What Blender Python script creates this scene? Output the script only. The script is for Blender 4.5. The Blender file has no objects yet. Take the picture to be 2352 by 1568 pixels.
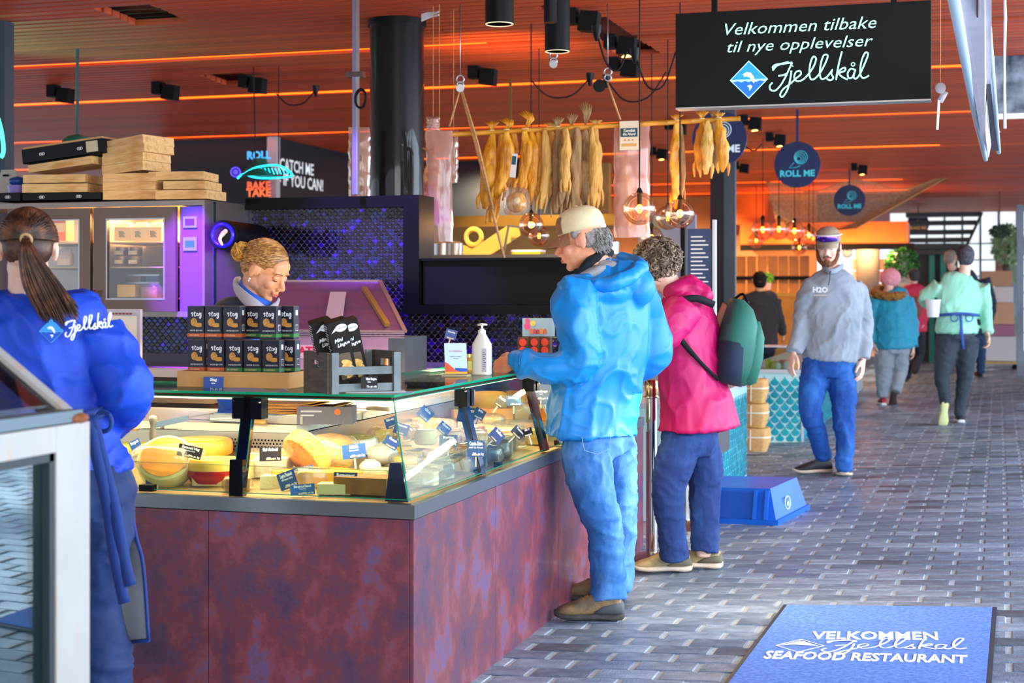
import bpy, bmesh, math, random
from mathutils import Vector, Matrix, Euler, noise
from math import sin, cos, pi, radians, atan, sqrt
random.seed(7)
C = bpy.context.scene.collection
SC = bpy.context.scene
V = Vector
# ------------------------------------------------------------------ camera
F, HX, HY, CH = 3478.0, 1176.0, 670.0, 1.38
ANG = atan(1054 / 3478.0); SA, CA = sin(ANG), cos(ANG)
cam = bpy.data.cameras.new('camera'); camo = bpy.data.objects.new('camera', cam); C.objects.link(camo)
cam.sensor_width = 36; cam.lens = 36 * F / 2352; cam.shift_y = (HY - 784) / 2352
camo.location = (0, 0, CH); camo.rotation_euler = (pi / 2, 0, ANG)
cam.clip_end = 200
cam.dof.use_dof = True; cam.dof.focus_distance = 6.2; cam.dof.aperture_fstop = 4.0
SC.camera = camo
# ------------------------------------------------------------------ world, exposure
w = bpy.data.worlds.new('sky'); SC.world = w; w.use_nodes = True
nt = w.node_tree; bg = nt.nodes['Background']
bg.inputs['Color'].default_value = (0.74, 0.86, 1.0, 1); bg.inputs['Strength'].default_value = 1.7
SC.view_settings.view_transform = 'Standard'; SC.view_settings.look = 'None'
SC.view_settings.gamma = 1; SC.view_settings.use_curve_mapping = False
SC.view_settings.exposure = 0.42
def lamp(kind, loc, energy, col, size=0.2, target=None, size_y=None, spot=70, blend=0.6, name='lamp_light'):
    l = bpy.data.lights.new(name, kind); o = bpy.data.objects.new(name, l); C.objects.link(o)
    o.location = loc; l.energy = energy; l.color = col
    if kind == 'AREA':
        l.size = size
        if size_y: l.shape = 'RECTANGLE'; l.size_y = size_y
    elif kind == 'SPOT':
        l.spot_size = radians(spot); l.spot_blend = blend; l.shadow_soft_size = size
    else: l.shadow_soft_size = size
    if target is not None:
        o.rotation_euler = (V(target) - V(loc)).to_track_quat('-Z', 'Y').to_euler()
    return o
WARM = (1.0, 0.72, 0.42)
# daylight through the open side of the arcade, plus added fill behind the camera
lamp('AREA', (4.1, 8.5, 2.3), 1000, (0.68, 0.84, 1.0), 14, (-1, 9.5, 0.6), 3.2, name='daylight_side')
lamp('AREA', (1.5, -2.5, 2.2), 230, (1.0, 0.97, 0.95), 5, (-2.2, 6, 1.0), 2.6, name='front_fill')
# ------------------------------------------------------------------ projection helpers (pixel of the 2352x1568 frame -> world)
def P(px, py, d):
    r = (px - HX) / F * d
    return V((r * CA - d * SA, r * SA + d * CA, CH - (py - HY) / F * d))
def onY(px, py, Y): return P(px, py, Y / ((px - HX) / F * SA + CA))
def onX(px, py, X): return P(px, py, X / ((px - HX) / F * CA - SA))
def onZ(px, py, z): return P(px, py, (CH - z) * F / (py - HY))
SX, X0 = 0.048, -1.69
def fz(x): return SX * max(0.0, x - X0)
def G(px, py):
    z = 0.0
    for i in range(12):
        p = onZ(px, py, z); z = fz(p.x)
    return onZ(px, py, z)
def dep(v): return -v.x * SA + v.y * CA
CR = V((CA, SA, 0)); CF = V((-SA, CA, 0)); UP = V((0, 0, 1))
# ------------------------------------------------------------------ materials
def lin(h):
    if isinstance(h, (tuple, list)): return tuple(h)[:3] + (1,)
    h = h.lstrip('#'); c = [int(h[i:i + 2], 16) / 255 for i in (0, 2, 4)]
    return tuple([x / 12.92 if x <= 0.04045 else ((x + 0.055) / 1.055) ** 2.4 for x in c]) + (1,)
MC = {}
def M(name, col, rough=0.5, metal=0.0, var=0.0, vs=8.0, col2=None, bump=0.0, bs=60.0, emis=0.0, coat=0.0, stretch=(1, 1, 1), rnd=0.0, sheen=0.0, sub=0.0, detail=4):
    if name in MC: return MC[name]
    m = bpy.data.materials.new(name); m.use_nodes = True; n = m.node_tree.nodes; L = m.node_tree.links
    b = n['Principled BSDF']; c = lin(col)
    if max(c[:3]) < .02: b.inputs['Specular IOR Level'].default_value = .2
    b.inputs['Base Color'].default_value = c; b.inputs['Roughness'].default_value = rough; b.inputs['Metallic'].default_value = metal
    b.inputs['Coat Weight'].default_value = coat
    if sheen: b.inputs['Sheen Weight'].default_value = sheen
    if sub:
        b.inputs['Subsurface Weight'].default_value = sub; b.inputs['Subsurface Radius'].default_value = (.02, .008, .004)
    if emis:
        b.inputs['Emission Color'].default_value = c; b.inputs['Emission Strength'].default_value = emis
    tc = n.new('ShaderNodeTexCoord'); mp = n.new('ShaderNodeMapping'); L.new(tc.outputs['Object'], mp.inputs['Vector'])
    mp.inputs['Scale'].default_value = stretch
    out = None
    if var or col2:
        tx = n.new('ShaderNodeTexNoise'); tx.inputs['Scale'].default_value = vs; tx.inputs['Detail'].default_value = detail
        L.new(mp.outputs[0], tx.inputs['Vector'])
        cr = n.new('ShaderNodeValToRGB'); L.new(tx.outputs['Fac'], cr.inputs['Fac'])
        cr.color_ramp.elements[0].position = 0.35; cr.color_ramp.elements[1].position = 0.65
        c2 = lin(col2) if col2 else tuple([min(1, x * (1 + var)) for x in c[:3]]) + (1,)
        c1 = c if col2 else tuple([x * (1 - var) for x in c[:3]]) + (1,)
        cr.color_ramp.elements[0].color = c1; cr.color_ramp.elements[1].color = c2
        out = cr.outputs['Color']
        L.new(out, b.inputs['Base Color'])
    if rnd:
        oi = n.new('ShaderNodeObjectInfo'); hs = n.new('ShaderNodeHueSaturation'); mr = n.new('ShaderNodeMapRange')
        mr.inputs['To Min'].default_value = 1 - rnd; mr.inputs['To Max'].default_value = 1 + rnd
        L.new(oi.outputs['Random'], mr.inputs['Value']); L.new(mr.outputs[0], hs.inputs['Value'])
        if out: L.new(out, hs.inputs['Color'])
        else: hs.inputs['Color'].default_value = c
        L.new(hs.outputs[0], b.inputs['Base Color'])
    if bump:
        t2 = n.new('ShaderNodeTexNoise'); t2.inputs['Scale'].default_value = bs; t2.inputs['Detail'].default_value = 3
        L.new(mp.outputs[0], t2.inputs['Vector'])
        bp = n.new('ShaderNodeBump'); bp.inputs['Strength'].default_value = bump; bp.inputs['Distance'].default_value = 0.01
        L.new(t2.outputs['Fac'], bp.inputs['Height']); L.new(bp.outputs[0], b.inputs['Normal'])
    MC[name] = m; return m
def MG(name, col=(1, 1, 1), refl=0.10, tint=0.95, rough=0.02, haze=0.0, hazecol='FFFFFF', fk=.42):
    """thin clear sheet: transparent + a glossy film whose strength follows the angle of view"""
    if name in MC: return MC[name]
    m = bpy.data.materials.new(name); m.use_nodes = True; n = m.node_tree.nodes; L = m.node_tree.links
    for x in list(n):
        if x.type != 'OUTPUT_MATERIAL': n.remove(x)
    out = [x for x in n if x.type == 'OUTPUT_MATERIAL'][0]
    tr = n.new('ShaderNodeBsdfTransparent'); cc = lin(col); tr.inputs[0].default_value = (cc[0] * tint, cc[1] * tint, cc[2] * tint, 1)
    gl = n.new('ShaderNodeBsdfGlossy'); gl.inputs['Roughness'].default_value = rough
    fr = n.new('ShaderNodeFresnel'); fr.inputs[0].default_value = 1.45
    ma = n.new('ShaderNodeMath'); ma.operation = 'MULTIPLY_ADD'; ma.inputs[1].default_value = fk; ma.inputs[2].default_value = refl; ma.use_clamp = True
    L.new(fr.outputs[0], ma.inputs[0])
    mx = n.new('ShaderNodeMixShader'); L.new(ma.outputs[0], mx.inputs[0]); L.new(tr.outputs[0], mx.inputs[1]); L.new(gl.outputs[0], mx.inputs[2])
    last = mx
    if haze:
        df = n.new('ShaderNodeBsdfDiffuse'); df.inputs[0].default_value = lin(hazecol)
        m2 = n.new('ShaderNodeMixShader'); m2.inputs[0].default_value = haze
        L.new(mx.outputs[0], m2.inputs[1]); L.new(df.outputs[0], m2.inputs[2]); last = m2
    L.new(last.outputs[0], out.inputs['Surface'])
    MC[name] = m; return m
def ramp_mat(name, stops, vs, rough, bump, bs, stretch=(1, 1, 1), metal=0, dist=0.0, coat=0, detail=8, nr=.5):
    m = M(name, '808080', rough, metal, var=0.1, vs=vs, bump=bump, bs=bs, stretch=stretch, coat=coat, detail=detail)
    cr = [x for x in m.node_tree.nodes if x.type == 'VALTORGB'][0].color_ramp
    while len(cr.elements) > 1: cr.elements.remove(cr.elements[-1])
    cr.elements[0].position = stops[0][0]; cr.elements[0].color = lin(stops[0][1])
    for p, c in stops[1:]:
        e = cr.elements.new(p); e.color = lin(c)
    for x in m.node_tree.nodes:
        if x.type == 'TEX_NOISE' and x.inputs['Scale'].default_value == vs: x.inputs['Distortion'].default_value = dist; x.inputs['Roughness'].default_value = nr
    return m
# ------------------------------------------------------------------ objects
RM = {}                                                     # root matrices
def setp(o, label=None, cat=None, group=None, kind=None):
    if label: o['label'] = label
    if cat: o['category'] = cat
    if group: o['group'] = group
    if kind: o['kind'] = kind
    return o
def thing(name, label, cat, loc=(0, 0, 0), rz=0.0, group=None, rot=None):
    o = bpy.data.objects.new(name, None); C.objects.link(o); o.empty_display_size = 0.05
    o.location = loc; o.rotation_euler = rot if rot else (0, 0, rz)
    RM[o.name] = Matrix.Translation(V(loc)) @ Euler(o.rotation_euler).to_matrix().to_4x4()
    return setp(o, label, cat, group)
def topof(o):
    while o.parent: o = o.parent
    return o
def link(name, me, mat=None, parent=None, world=False, loc=None, rot=None, label=None):
    o = bpy.data.objects.new(name, me); C.objects.link(o)
    if mat is not None and len(me.materials) == 0: me.materials.append(mat)
    if parent is not None:
        if world:
            t = topof(parent)
            if t.name in RM: me.transform(RM[t.name].inverted())
        o.parent = parent
    if loc is not None: o.location = loc
    if rot is not None: o.rotation_euler = rot
    if label: o['label'] = label
    return o
def dup(root, loc, rz=None, label=None, group=None, rot=None):
    r = root.copy(); C.objects.link(r); r.location = loc
    if rot is not None: r.rotation_euler = rot
    elif rz is not None: r.rotation_euler = (0, 0, rz)
    if label: r['label'] = label
    if group: r['group'] = group
    for ch in list(root.children):
        c = ch.copy(); C.objects.link(c); c.parent = r
        for g in list(ch.children):
            e = g.copy(); C.objects.link(e); e.parent = c
    return r
class MB:
    def __init__(s): s.b = bmesh.new(); s.mi = 0
    def _add(s, vs, fs):
        bv = [s.b.verts.new(v) for v in vs]; out = []
        for f in fs:
            try:
                q = s.b.faces.new([bv[i] for i in f]); q.material_index = s.mi; out.append(q)
            except ValueError: pass
        return bv
    def box(s, c, size, rot=None, taper=1.0, m=None):
        x, y, z = [k / 2 for k in size]; t = taper
        vs = [(-x, -y, -z), (x, -y, -z), (x, y, -z), (-x, y, -z), (-x * t, -y * t, z), (x * t, -y * t, z), (x * t, y * t, z), (-x * t, y * t, z)]
        R = Euler(rot).to_matrix().to_4x4() if rot else Matrix.Identity(4)
        T = Matrix.Translation(V(c)) @ R
        if m is not None: T = m @ T
        s._add([T @ V(v) for v in vs], [(0, 3, 2, 1), (4, 5, 6, 7), (0, 1, 5, 4), (1, 2, 6, 5), (2, 3, 7, 6), (3, 0, 4, 7)]); return s
    def bb(s, x0, x1, y0, y1, z0, z1): return s.box(((x0 + x1) / 2, (y0 + y1) / 2, (z0 + z1) / 2), (abs(x1 - x0), abs(y1 - y0), abs(z1 - z0)))
    def quad(s, a, b, c, d): s._add([V(a), V(b), V(c), V(d)], [(0, 1, 2, 3)]); return s
    def poly(s, pts, th=None):
        """flat polygon; th = thickness vector"""
        n = len(pts)
        if th is None: s._add([V(p) for p in pts], [tuple(range(n))]); return s
        th = V(th); s._add([V(p) for p in pts] + [V(p) + th for p in pts], [tuple(range(n))[::-1], tuple(range(n, 2 * n))] + [(i, (i + 1) % n, n + (i + 1) % n, n + i) for i in range(n)]); return s
    def bar(s, a, b, w, h=None, up=(0, 0, 1)):
        a, b = V(a), V(b); h = h or w; t = (b - a); L = t.length; t.normalize(); u = V(up)
        if abs(t.dot(u)) > .98: u = V((0, 1, 0))
        sd = t.cross(u).normalized(); uu = sd.cross(t)
        vs = [p + sd * (i * w / 2) + uu * (j * h / 2) for p in (a, b) for i, j in ((-1, -1), (1, -1), (1, 1), (-1, 1))]
        s._add(vs, [(0, 1, 2, 3), (7, 6, 5, 4), (0, 4, 5, 1), (1, 5, 6, 2), (2, 6, 7, 3), (3, 7, 4, 0)]); return s
    def loft(s, rings, cap=True, close=False):
        n = len(rings[0]); vs = [v for r in rings for v in r]; fs = []
        for k in range(len(rings) - 1):
            for i in range(n):
                j = (i + 1) % n; fs.append((k * n + i, k * n + j, (k + 1) * n + j, (k + 1) * n + i))
        if cap:
            fs.append(tuple(range(n))[::-1]); fs.append(tuple(range((len(rings) - 1) * n, len(rings) * n)))
        s._add(vs, fs); return s
    def tube(s, pts, rad, n=8, cap=True, flat=1.0, sidev=None, smooth=0):
        pts = [V(p) for p in pts]
        if not isinstance(rad, (list, tuple)): rad = [rad] * len(pts)
        rad = list(rad)
        if smooth: pts, rad = catmull(pts, rad, smooth)
        rings = []; pu = None
        for i, p in enumerate(pts):
            t = (pts[min(i + 1, len(pts) - 1)] - pts[max(i - 1, 0)])
            if t.length < 1e-9: t = V((0, 0, 1))
            t.normalize()
            if sidev is not None: u = V(sidev) - t * t.dot(V(sidev))
            elif pu is None:
                u = V((0, 0, 1)) if abs(t.z) < .9 else V((1, 0, 0)); u = u - t * t.dot(u)
            else: u = pu - t * t.dot(pu)
            if u.length < 1e-6: u = V((1, 0, 0)) - t * t.x
            u.normalize(); pu = u; w_ = t.cross(u)
            r = rad[i]; ra, rb = (r if isinstance(r, (tuple, list)) else (r, r * flat))
            rings.append([p + u * (cos(2 * pi * k / n) * ra) + w_ * (sin(2 * pi * k / n) * rb) for k in range(n)])
        s.loft(rings, cap); return s
    def cyl(s, a, b, r, r2=None, n=16, cap=True): return s.tube([a, b], [r, r if r2 is None else r2], n, cap)
    def ring(s, c, R, r, axis=(0, 0, 1), n=24, m=6, a0=0, a1=2 * pi):
        ax = V(axis).normalized(); u = ax.orthogonal().normalized(); v = ax.cross(u); c = V(c)
        rings = []; full = abs(a1 - a0 - 2 * pi) < 1e-6
        for i in range(n + 1):
            t = a0 + (a1 - a0) * i / n; e = u * cos(t) + v * sin(t)
            rings.append([c + e * (R + r * cos(2 * pi * k / m)) + ax * (r * sin(2 * pi * k / m)) for k in range(m)])
        s.loft(rings, not full); return s
    def sph(s, c, r, n=12, m=8, R=None, sq=None):
        c = V(c); r = (r, r, r) if not isinstance(r, (tuple, list)) else r; R = R if R is not None else Matrix.Identity(3)
        vs = [c + R @ V((0, 0, -r[2]))]; fs = []
        for j in range(1, m):
            a = -pi / 2 + pi * j / m
            for i in range(n):
                b = 2 * pi * i / n; vs.append(c + R @ V((r[0] * cos(a) * cos(b), r[1] * cos(a) * sin(b), r[2] * sin(a))))
        vs.append(c + R @ V((0, 0, r[2]))); T = len(vs) - 1
        for i in range(n): fs.append((0, 1 + (i + 1) % n, 1 + i)); fs.append((T, 1 + (m - 2) * n + i, 1 + (m - 2) * n + (i + 1) % n))
        for j in range(m - 2):
            for i in range(n):
                a, b = 1 + j * n + i, 1 + j * n + (i + 1) % n; fs.append((a, b, b + n, a + n))
        s._add(vs, fs); return s
    def lathe(s, prof, c=(0, 0, 0), n=20, m=None):
        c = V(c); rings = [[c + V((r * cos(2 * pi * k / n), r * sin(2 * pi * k / n), z)) for k in range(n)] for r, z in prof]
        if m is not None: rings = [[m @ p for p in r] for r in rings]
        s.loft(rings, True); return s
    def mesh(s, name='m'):
        bmesh.ops.recalc_face_normals(s.b, faces=s.b.faces)
        me = bpy.data.meshes.new(name); s.b.to_mesh(me); s.b.free(); return me
    def build(s, name, mat, parent=None, smooth=False, world=False, bevel=0, label=None, w=0, **k):
        world = world or w
        if bevel: bmesh.ops.bevel(s.b, geom=[e for e in s.b.edges if len(e.link_faces) == 2 and e.calc_face_angle(0) > 0.6], offset=bevel, segments=2, affect='EDGES', profile=0.6)
        me = s.mesh(name)
        for q in (mat if isinstance(mat, (list, tuple)) else [mat]): me.materials.append(q)
        if smooth:
            me.shade_smooth()
            if smooth == 'auto': autos(me)
        o = link(name, me, None, parent, world, label=label, **k); return o
def autos(me, ang=0.7):
    bm = bmesh.new(); bm.from_mesh(me)
    for e in bm.edges: e.smooth = not (len(e.link_faces) == 2 and e.calc_face_angle(0) > ang)
    bm.to_mesh(me); bm.free()
def catmull(pts, vals, k):
    n = len(pts); P2 = []; R2 = []
    def g(a, i): return a[max(0, min(n - 1, i))]
    def tv(x): return V(x) if isinstance(x, (tuple, list)) else x
    for i in range(n - 1):
        for j in range(k):
            t = j / k; c0 = -.5 * t ** 3 + t * t - .5 * t; c1 = 1.5 * t ** 3 - 2.5 * t * t + 1; c2 = -1.5 * t ** 3 + 2 * t * t + .5 * t; c3 = .5 * t ** 3 - .5 * t * t
            P2.append(g(pts, i - 1) * c0 + g(pts, i) * c1 + g(pts, i + 1) * c2 + g(pts, i + 2) * c3)
            a, b = vals[i], vals[i + 1]; tt = t * t * (3 - 2 * t)
            R2.append(tuple(a[q] * (1 - tt) + b[q] * tt for q in range(len(a))) if isinstance(a, (tuple, list)) else a * (1 - tt) + b * tt)
    P2.append(pts[-1]); R2.append(vals[-1]); return P2, R2
def frame_m(o, x, y):
    """matrix whose local x,y axes are the given world directions"""
    x = V(x).normalized(); y = V(y); y = (y - x * x.dot(y)).normalized(); z = x.cross(y)
    return Matrix(((x.x, y.x, z.x, o[0]), (x.y, y.y, z.y, o[1]), (x.z, y.z, z.z, o[2]), (0, 0, 0, 1)))
TXT = {}
def text(s, size, mat, m, parent=None, name='lettering', bold=0.0, shear=0.0, align='CENTER', sx=1.0, ext=0.0006, space=1.0, world=True, arch=2):
    """lettering as flat raised mesh; m places its local xy plane"""
    key = (s, size, bold, shear, align, ext, space)
    cu = bpy.data.curves.new('t', 'FONT'); cu.body = s; cu.size = size; cu.align_x = align; cu.align_y = 'CENTER'
    cu.shear = shear; cu.offset = bold; cu.extrude = ext; cu.space_character = space; cu.resolution_u = arch
    o = bpy.data.objects.new('t', cu); me = bpy.data.meshes.new_from_object(o)
    bpy.data.objects.remove(o); bpy.data.curves.remove(cu)
    me.transform(m @ Matrix.Diagonal((sx, 1, 1, 1))); me.materials.clear(); me.materials.append(mat)
    return link(name, me, None, parent, world)
def strokes(paths, m, wd, mat, parent, name='lettering', ext=0.001, sub=6, flatz=.25, world=True):
    b = MB()
    for p in paths:
        pts = [V((x, y, 0)) for x, y in p]
        if len(pts) > 2: pts, _ = catmull(pts, [0] * len(pts), sub)
        rad = [(ext, wd)] * len(pts)
        mm = [m @ q for q in pts]; zz = (m.to_3x3() @ V((0, 0, 1))).normalized()
        b.tube(mm, rad, 6, sidev=zz)
    return b.build(name, mat, parent, world=world)
def fit(s, A, B, hgt, mat, xdir, ydir, parent, name='lettering', **k):
    """lettering fitted between two points, capital height hgt"""
    cu = bpy.data.curves.new('q', 'FONT'); cu.body = s; cu.size = 1; cu.shear = k.get('shear', 0); o = bpy.data.objects.new('q', cu); me = bpy.data.meshes.new_from_object(o)
    xs = [v.co.x for v in me.vertices]; W0 = max(xs) - min(xs); bpy.data.objects.remove(o); bpy.data.curves.remove(cu); bpy.data.meshes.remove(me)
    sz = hgt / .72; return text(s, sz, mat, frame_m((V(A) + V(B)) / 2, xdir, ydir), parent, name, sx=(V(B) - V(A)).length / (W0 * sz), **k)
# ================================================================== SETTING
CZ = 3.11
wood = ramp_mat('ceiling_wood', [(0.25, 'A83616'), (0.5, 'BE4A20'), (0.75, 'D06032')], 3.0, 0.55, 0.1, 40, (0.15, 6, 6))
woodn = wood.node_tree
oi = woodn.nodes.new('ShaderNodeObjectInfo'); hs = woodn.nodes.new('ShaderNodeHueSaturation'); mr = woodn.nodes.new('ShaderNodeMapRange')
mr.inputs['To Min'].default_value = .82; mr.inputs['To Max'].default_value = 1.15
woodn.links.new(oi.outputs['Random'], mr.inputs['Value']); woodn.links.new(mr.outputs[0], hs.inputs['Value'])
crn = [x for x in woodn.nodes if x.type == 'VALTORGB'][0]
woodn.links.new(crn.outputs[0], hs.inputs['Color']); woodn.links.new(hs.outputs[0], woodn.nodes['Principled BSDF'].inputs['Base Color'])
darkred = M('ceiling_void', '5A1712', 0.8)
black = M('black_metal', '0A0B0E', 0.4, 0.2)
blackm = M('black_matte', '0A0B0E', 0.7)
steel = M('brushed_steel', 'A9A8AC', 0.33, 0.9, bump=0.05, bs=200, stretch=(1, 1, 30))
steelw = M('steel_brown', '8F8078', 0.36, 0.75, var=.1, vs=3)
chrome = M('chrome', 'D8D4D0', 0.12, 1.0)
white = M('white_paint', 'E8E6E2', 0.5, var=.04)
orange_led = M('orange_led', 'FF5A08', emis=3.6)
ceil = setp(MB().bb(-17, 4.5, -4, 46, CZ + .06, CZ + .1).build('ceiling', darkred), kind='structure')
sl = MB().bb(-17, 3.2, -.042, .042, -.02, .02).mesh('slat'); sl.materials.append(wood)
strips = [9.92, 12.0, 15.02, 18.4, 21.6, 23.8, 26.3, 28.8]
y = 5.6; ns = 0
# places where the slats are cut short: rows of (picture height, left, right)
GP = [[(15, 223, 377), (44, 282, 428)], [(166, 453, 567), (186, 505, 618)], [(8, 1225, 1251), (25, 1354, 1383), (79, 1352, 1460), (126, 1436, 1536)]]
def gap(y):
    for g in GP:
        for (p0, a0, b0), (p1, a1, b1) in zip(g, g[1:]):
            for t in (.1, .3, .5, .7, .9):
                A = onZ(a0 + (a1 - a0) * t, p0 + (p1 - p0) * t, CZ); B = onZ(b0 + (b1 - b0) * t, p0 + (p1 - p0) * t, CZ)
                if abs(A.y * .5 + B.y * .5 - y) < .16 * (p1 - p0) / 40 + .03: return A.x, B.x
while ns < 285:
    if min(abs(y - q) for q in strips) > .065:
        g = gap(y) if y < 14 else None
        if g:
            for a, c in ((-17, g[0]), (g[1], 3.2)): o = MB().bb(a, c, -.042, .042, -.02, .02).build('slat', wood, ceil, loc=(0, y, CZ))
        else: o = link('slat', sl, None, ceil, loc=(0, y, CZ))
        ns += 1
    y += 0.118 if y < 27 else .15
# daylight reflecting floor etc
for i, q in enumerate(strips):
    x0, x1 = (-16, {0: -3.2, 1: 1.0, 2: 0.2, 3: -.35}.get(i, -1.0))
    t = setp(MB().bb(x0, x1, q - .035, q + .035, CZ - .015, CZ + .01).build('light_strip', orange_led),
             ['orange ceiling light strip nearest the camera, ending left of the big black column',
              'long orange light strip in the ceiling passing over the black column and spotlights',
              'orange light strip crossing the ceiling just above the navy walls',
              'short looking orange strip to the right of the round navy sign nearest the camera',
              'orange strip behind the round navy signs, fifth row of the ceiling strips from the camera',
              'thin orange strip sixth from the camera in the far ceiling',
              'thin orange strip seventh from the camera in the far ceiling',
              'most distant thin orange strip in the ceiling, nearest the far staircase'][i], 'light')
# ---- floor: pavers
mortar = M('mortar', '98A2AE', 0.8, var=.12, vs=20, bump=.3)
ROT = radians(-1.0)
flo = MB(); fx = [-18, X0, 9];
flo._add([(-18, -6, -.004), (X0, -6, -.004), (X0, 48, -.004), (-18, 48, -.004), (9, -6, fz(9) - .004), (9, 48, fz(9) - .004)], [(0, 1, 2, 3), (1, 4, 5, 2)])
floor = setp(flo.build('floor', mortar), kind='structure')
BL, BW = .235, .131
def paver_verts(cx, cy, L, W, dz):
    out = []
    for (u, v, q) in [(-1, -1, 1), (1, -1, 1), (1, 1, 1), (-1, 1, 1), (-1, -1, 0), (1, -1, 0), (1, 1, 0), (-1, 1, 0)]:
        ins = .004 if q == 0 else 0
        x = cx + u * (L / 2 - ins); y_ = cy + v * (W / 2 - ins)
        X = x * cos(ROT) - y_ * sin(ROT); Y = x * sin(ROT) + y_ * cos(ROT)
        out.append(V((X, Y, fz(X) + (dz if q == 0 else -.0035))))
    return out
def pavmat(name, c1, c2, c3):
    m = ramp_mat(name, [(0.3, c1), (0.5, c2), (0.7, c3)], 14, 0.42, 0.35, 120)
    n = m.node_tree; nz = n.nodes.new('ShaderNodeTexNoise'); nz.inputs['Scale'].default_value = .8; nz.inputs['Detail'].default_value = 4
    mr = n.nodes.new('ShaderNodeMapRange'); mr.inputs['From Min'].default_value = .44; mr.inputs['From Max'].default_value = .6; mr.inputs['To Min'].default_value = .26; mr.inputs['To Max'].default_value = .55
    g = n.nodes.new('ShaderNodeNewGeometry'); n.links.new(g.outputs['Position'], nz.inputs['Vector'])
    n.links.new(nz.outputs['Fac'], mr.inputs['Value']); n.links.new(mr.outputs[0], n.nodes['Principled BSDF'].inputs['Roughness'])
    return m
pm = [pavmat('paver_slate', '4E6078', '5E7088', '708298'), pavmat('paver_grey', '5A6C84', '6C7E96', '8090A8'), pavmat('paver_light', '6A7E96', '8092AA', '94A6BC'), pavmat('paver_dark', '3A4658', '485668', '566478')]
FS = [(4, 5, 6, 7), (0, 1, 5, 4), (1, 2, 6, 5), (2, 3, 7, 6), (3, 0, 4, 7)]
cells = []
j = 0; rr = random.Random(3)
yy = 3.4
while yy < 33:
    jy = int(round((yy - 3.4) / BW)); off = (jy % 2) * BL / 2
    xx = -1.9 + off - .3
    while xx < 3.4:
        cells.append((xx, yy)); xx += BL
    yy += BW
near = []; far = []
for (cx, cy) in cells:
    X = cx * cos(ROT) - cy * sin(ROT); Y = cx * sin(ROT) + cy * cos(ROT)
    d = dep(V((X, Y, 0))); r = X * CA + Y * SA; px = HX + F * r / d; py = HY + F * (CH - fz(X)) / d
    if X < X0 - .1: continue
    vis = 1040 < px < 2380 and py < 1590 and not (1700 < px < 2260 and py > 1420)
    (near if vis else far).append((d, cx, cy))
near.sort(); NN = near[:295]; far += near[295:]
for d, cx, cy in NN:
    b = MB(); vs = paver_verts(cx, cy, BL - .02 + rr.uniform(-.003, .003), BW - .007, rr.uniform(-.001, .002)); c0 = sum(vs, V()) / 8
    b._add([v - c0 for v in vs], FS)
    k = rr.choices([0, 1, 2, 3], [4, 5, 3, .5])[0]
    o = b.build('brick', pm[k], floor); o.location = c0
b = MB()
for d, cx, cy in far:
    b.mi = rr.choices([0, 1, 2, 3], [4, 5, 3, .5])[0]
    b._add(paver_verts(cx, cy, BL - .02, BW - .007, rr.uniform(-.001, .002)), FS)
setp(b.build('distant_bricks', pm, floor), kind='stuff')
# pale drain strips crossing the paving
for (py, wd) in ((1022, .07), (1078, .05), (884, .1)):
    a = G(1760 if py > 900 else 2000, py);
    b = MB(); x0, x1 = a.x + (.15 if py > 900 else 0), 3.0
    b._add([(x0, a.y, fz(x0) + .004), (x1, a.y, fz(x1) + .004), (x1, a.y + wd, fz(x1) + .004), (x0, a.y + wd, fz(x0) + .004)], [(0, 1, 2, 3)])
    b.build('drain_strip', M('drain_pale', 'B9C2CC', .3, .4), floor)

# ---- far setting: navy walls, kitchen, end of the arcade
navy = M('navy_wall', '0C1828', 0.55, var=.08, vs=2)
w1 = onY(368, 400, 15.3); w2 = onY(632, 400, 15.3)
setp(MB().bb(w1.x, w2.x, 15.3, 15.45, 0, CZ).build('wall_navy_back', navy), kind='structure')
w3 = onX(852, 400, w2.x)
ws = setp(MB().bb(w2.x - .12, w2.x, 15.45, 22.5, 0, CZ).build('wall_navy_side', navy), kind='structure')
wt = M('white_print', 'E6EEF0', .6, emis=.25)
ml = frame_m((w2.x + .01, 0, 0), (0, 1, 0), (0, 0, 1))
for s, a_, b_, py_ in (('CATCH ME', 643, 720, 383), ('- IF YOU CAN!', 641, 742, 418)):
    fit(s, onX(a_, py_, w2.x + .01), onX(b_, py_ + 4, w2.x + .01), .135, wt, (0, 1, 0), (0, 0, 1), ws, bold=.004)
setp(MB().bb(w2.x - .05, w2.x + .06, 15.2, 15.3, 0, CZ).build('trim_1', M('grey_post', 'B5BBC2', .5)), kind='structure')
p = onY(594, 425, 15.12)
neon = [('ROLL', 357, '3FA8E8'), ('ME', 385, '39D0C8'), ('BAKE', 427, 'E05A38'), ('TAKE', 443, 'F06A3A')]
nb = thing('menu_board', 'dark board with stacked blue and orange words beside the pale post', 'sign', (p.x, 15.12, 2.2))
MB().bb(p.x - .16, p.x + .10, 15.12, 15.16, 1.9, 2.8).build('panel', M('board_dark', '0E1A2B', .5), nb, w=1)
for s, py_, c in neon:
    q = onY(594, py_, 15.11); text(s, .12, M('neon_' + s, c, emis=.9), frame_m(q, (1, 0, 0), (0, 0, 1)), nb, bold=.004)
# bulkhead behind the fish
setp(MB().bb(-7.3, -4.75, 18.8, 19.0, 2.36, CZ).build('wall_bulkhead', navy), kind='structure')
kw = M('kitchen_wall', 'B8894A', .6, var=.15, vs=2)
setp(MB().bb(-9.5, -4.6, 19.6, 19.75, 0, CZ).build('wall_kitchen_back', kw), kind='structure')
lamp("SPOT", (-6.0, 18.0, 2.9), 260, WARM, .05, (-6.2, 19.2, .8), spot=130)
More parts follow.
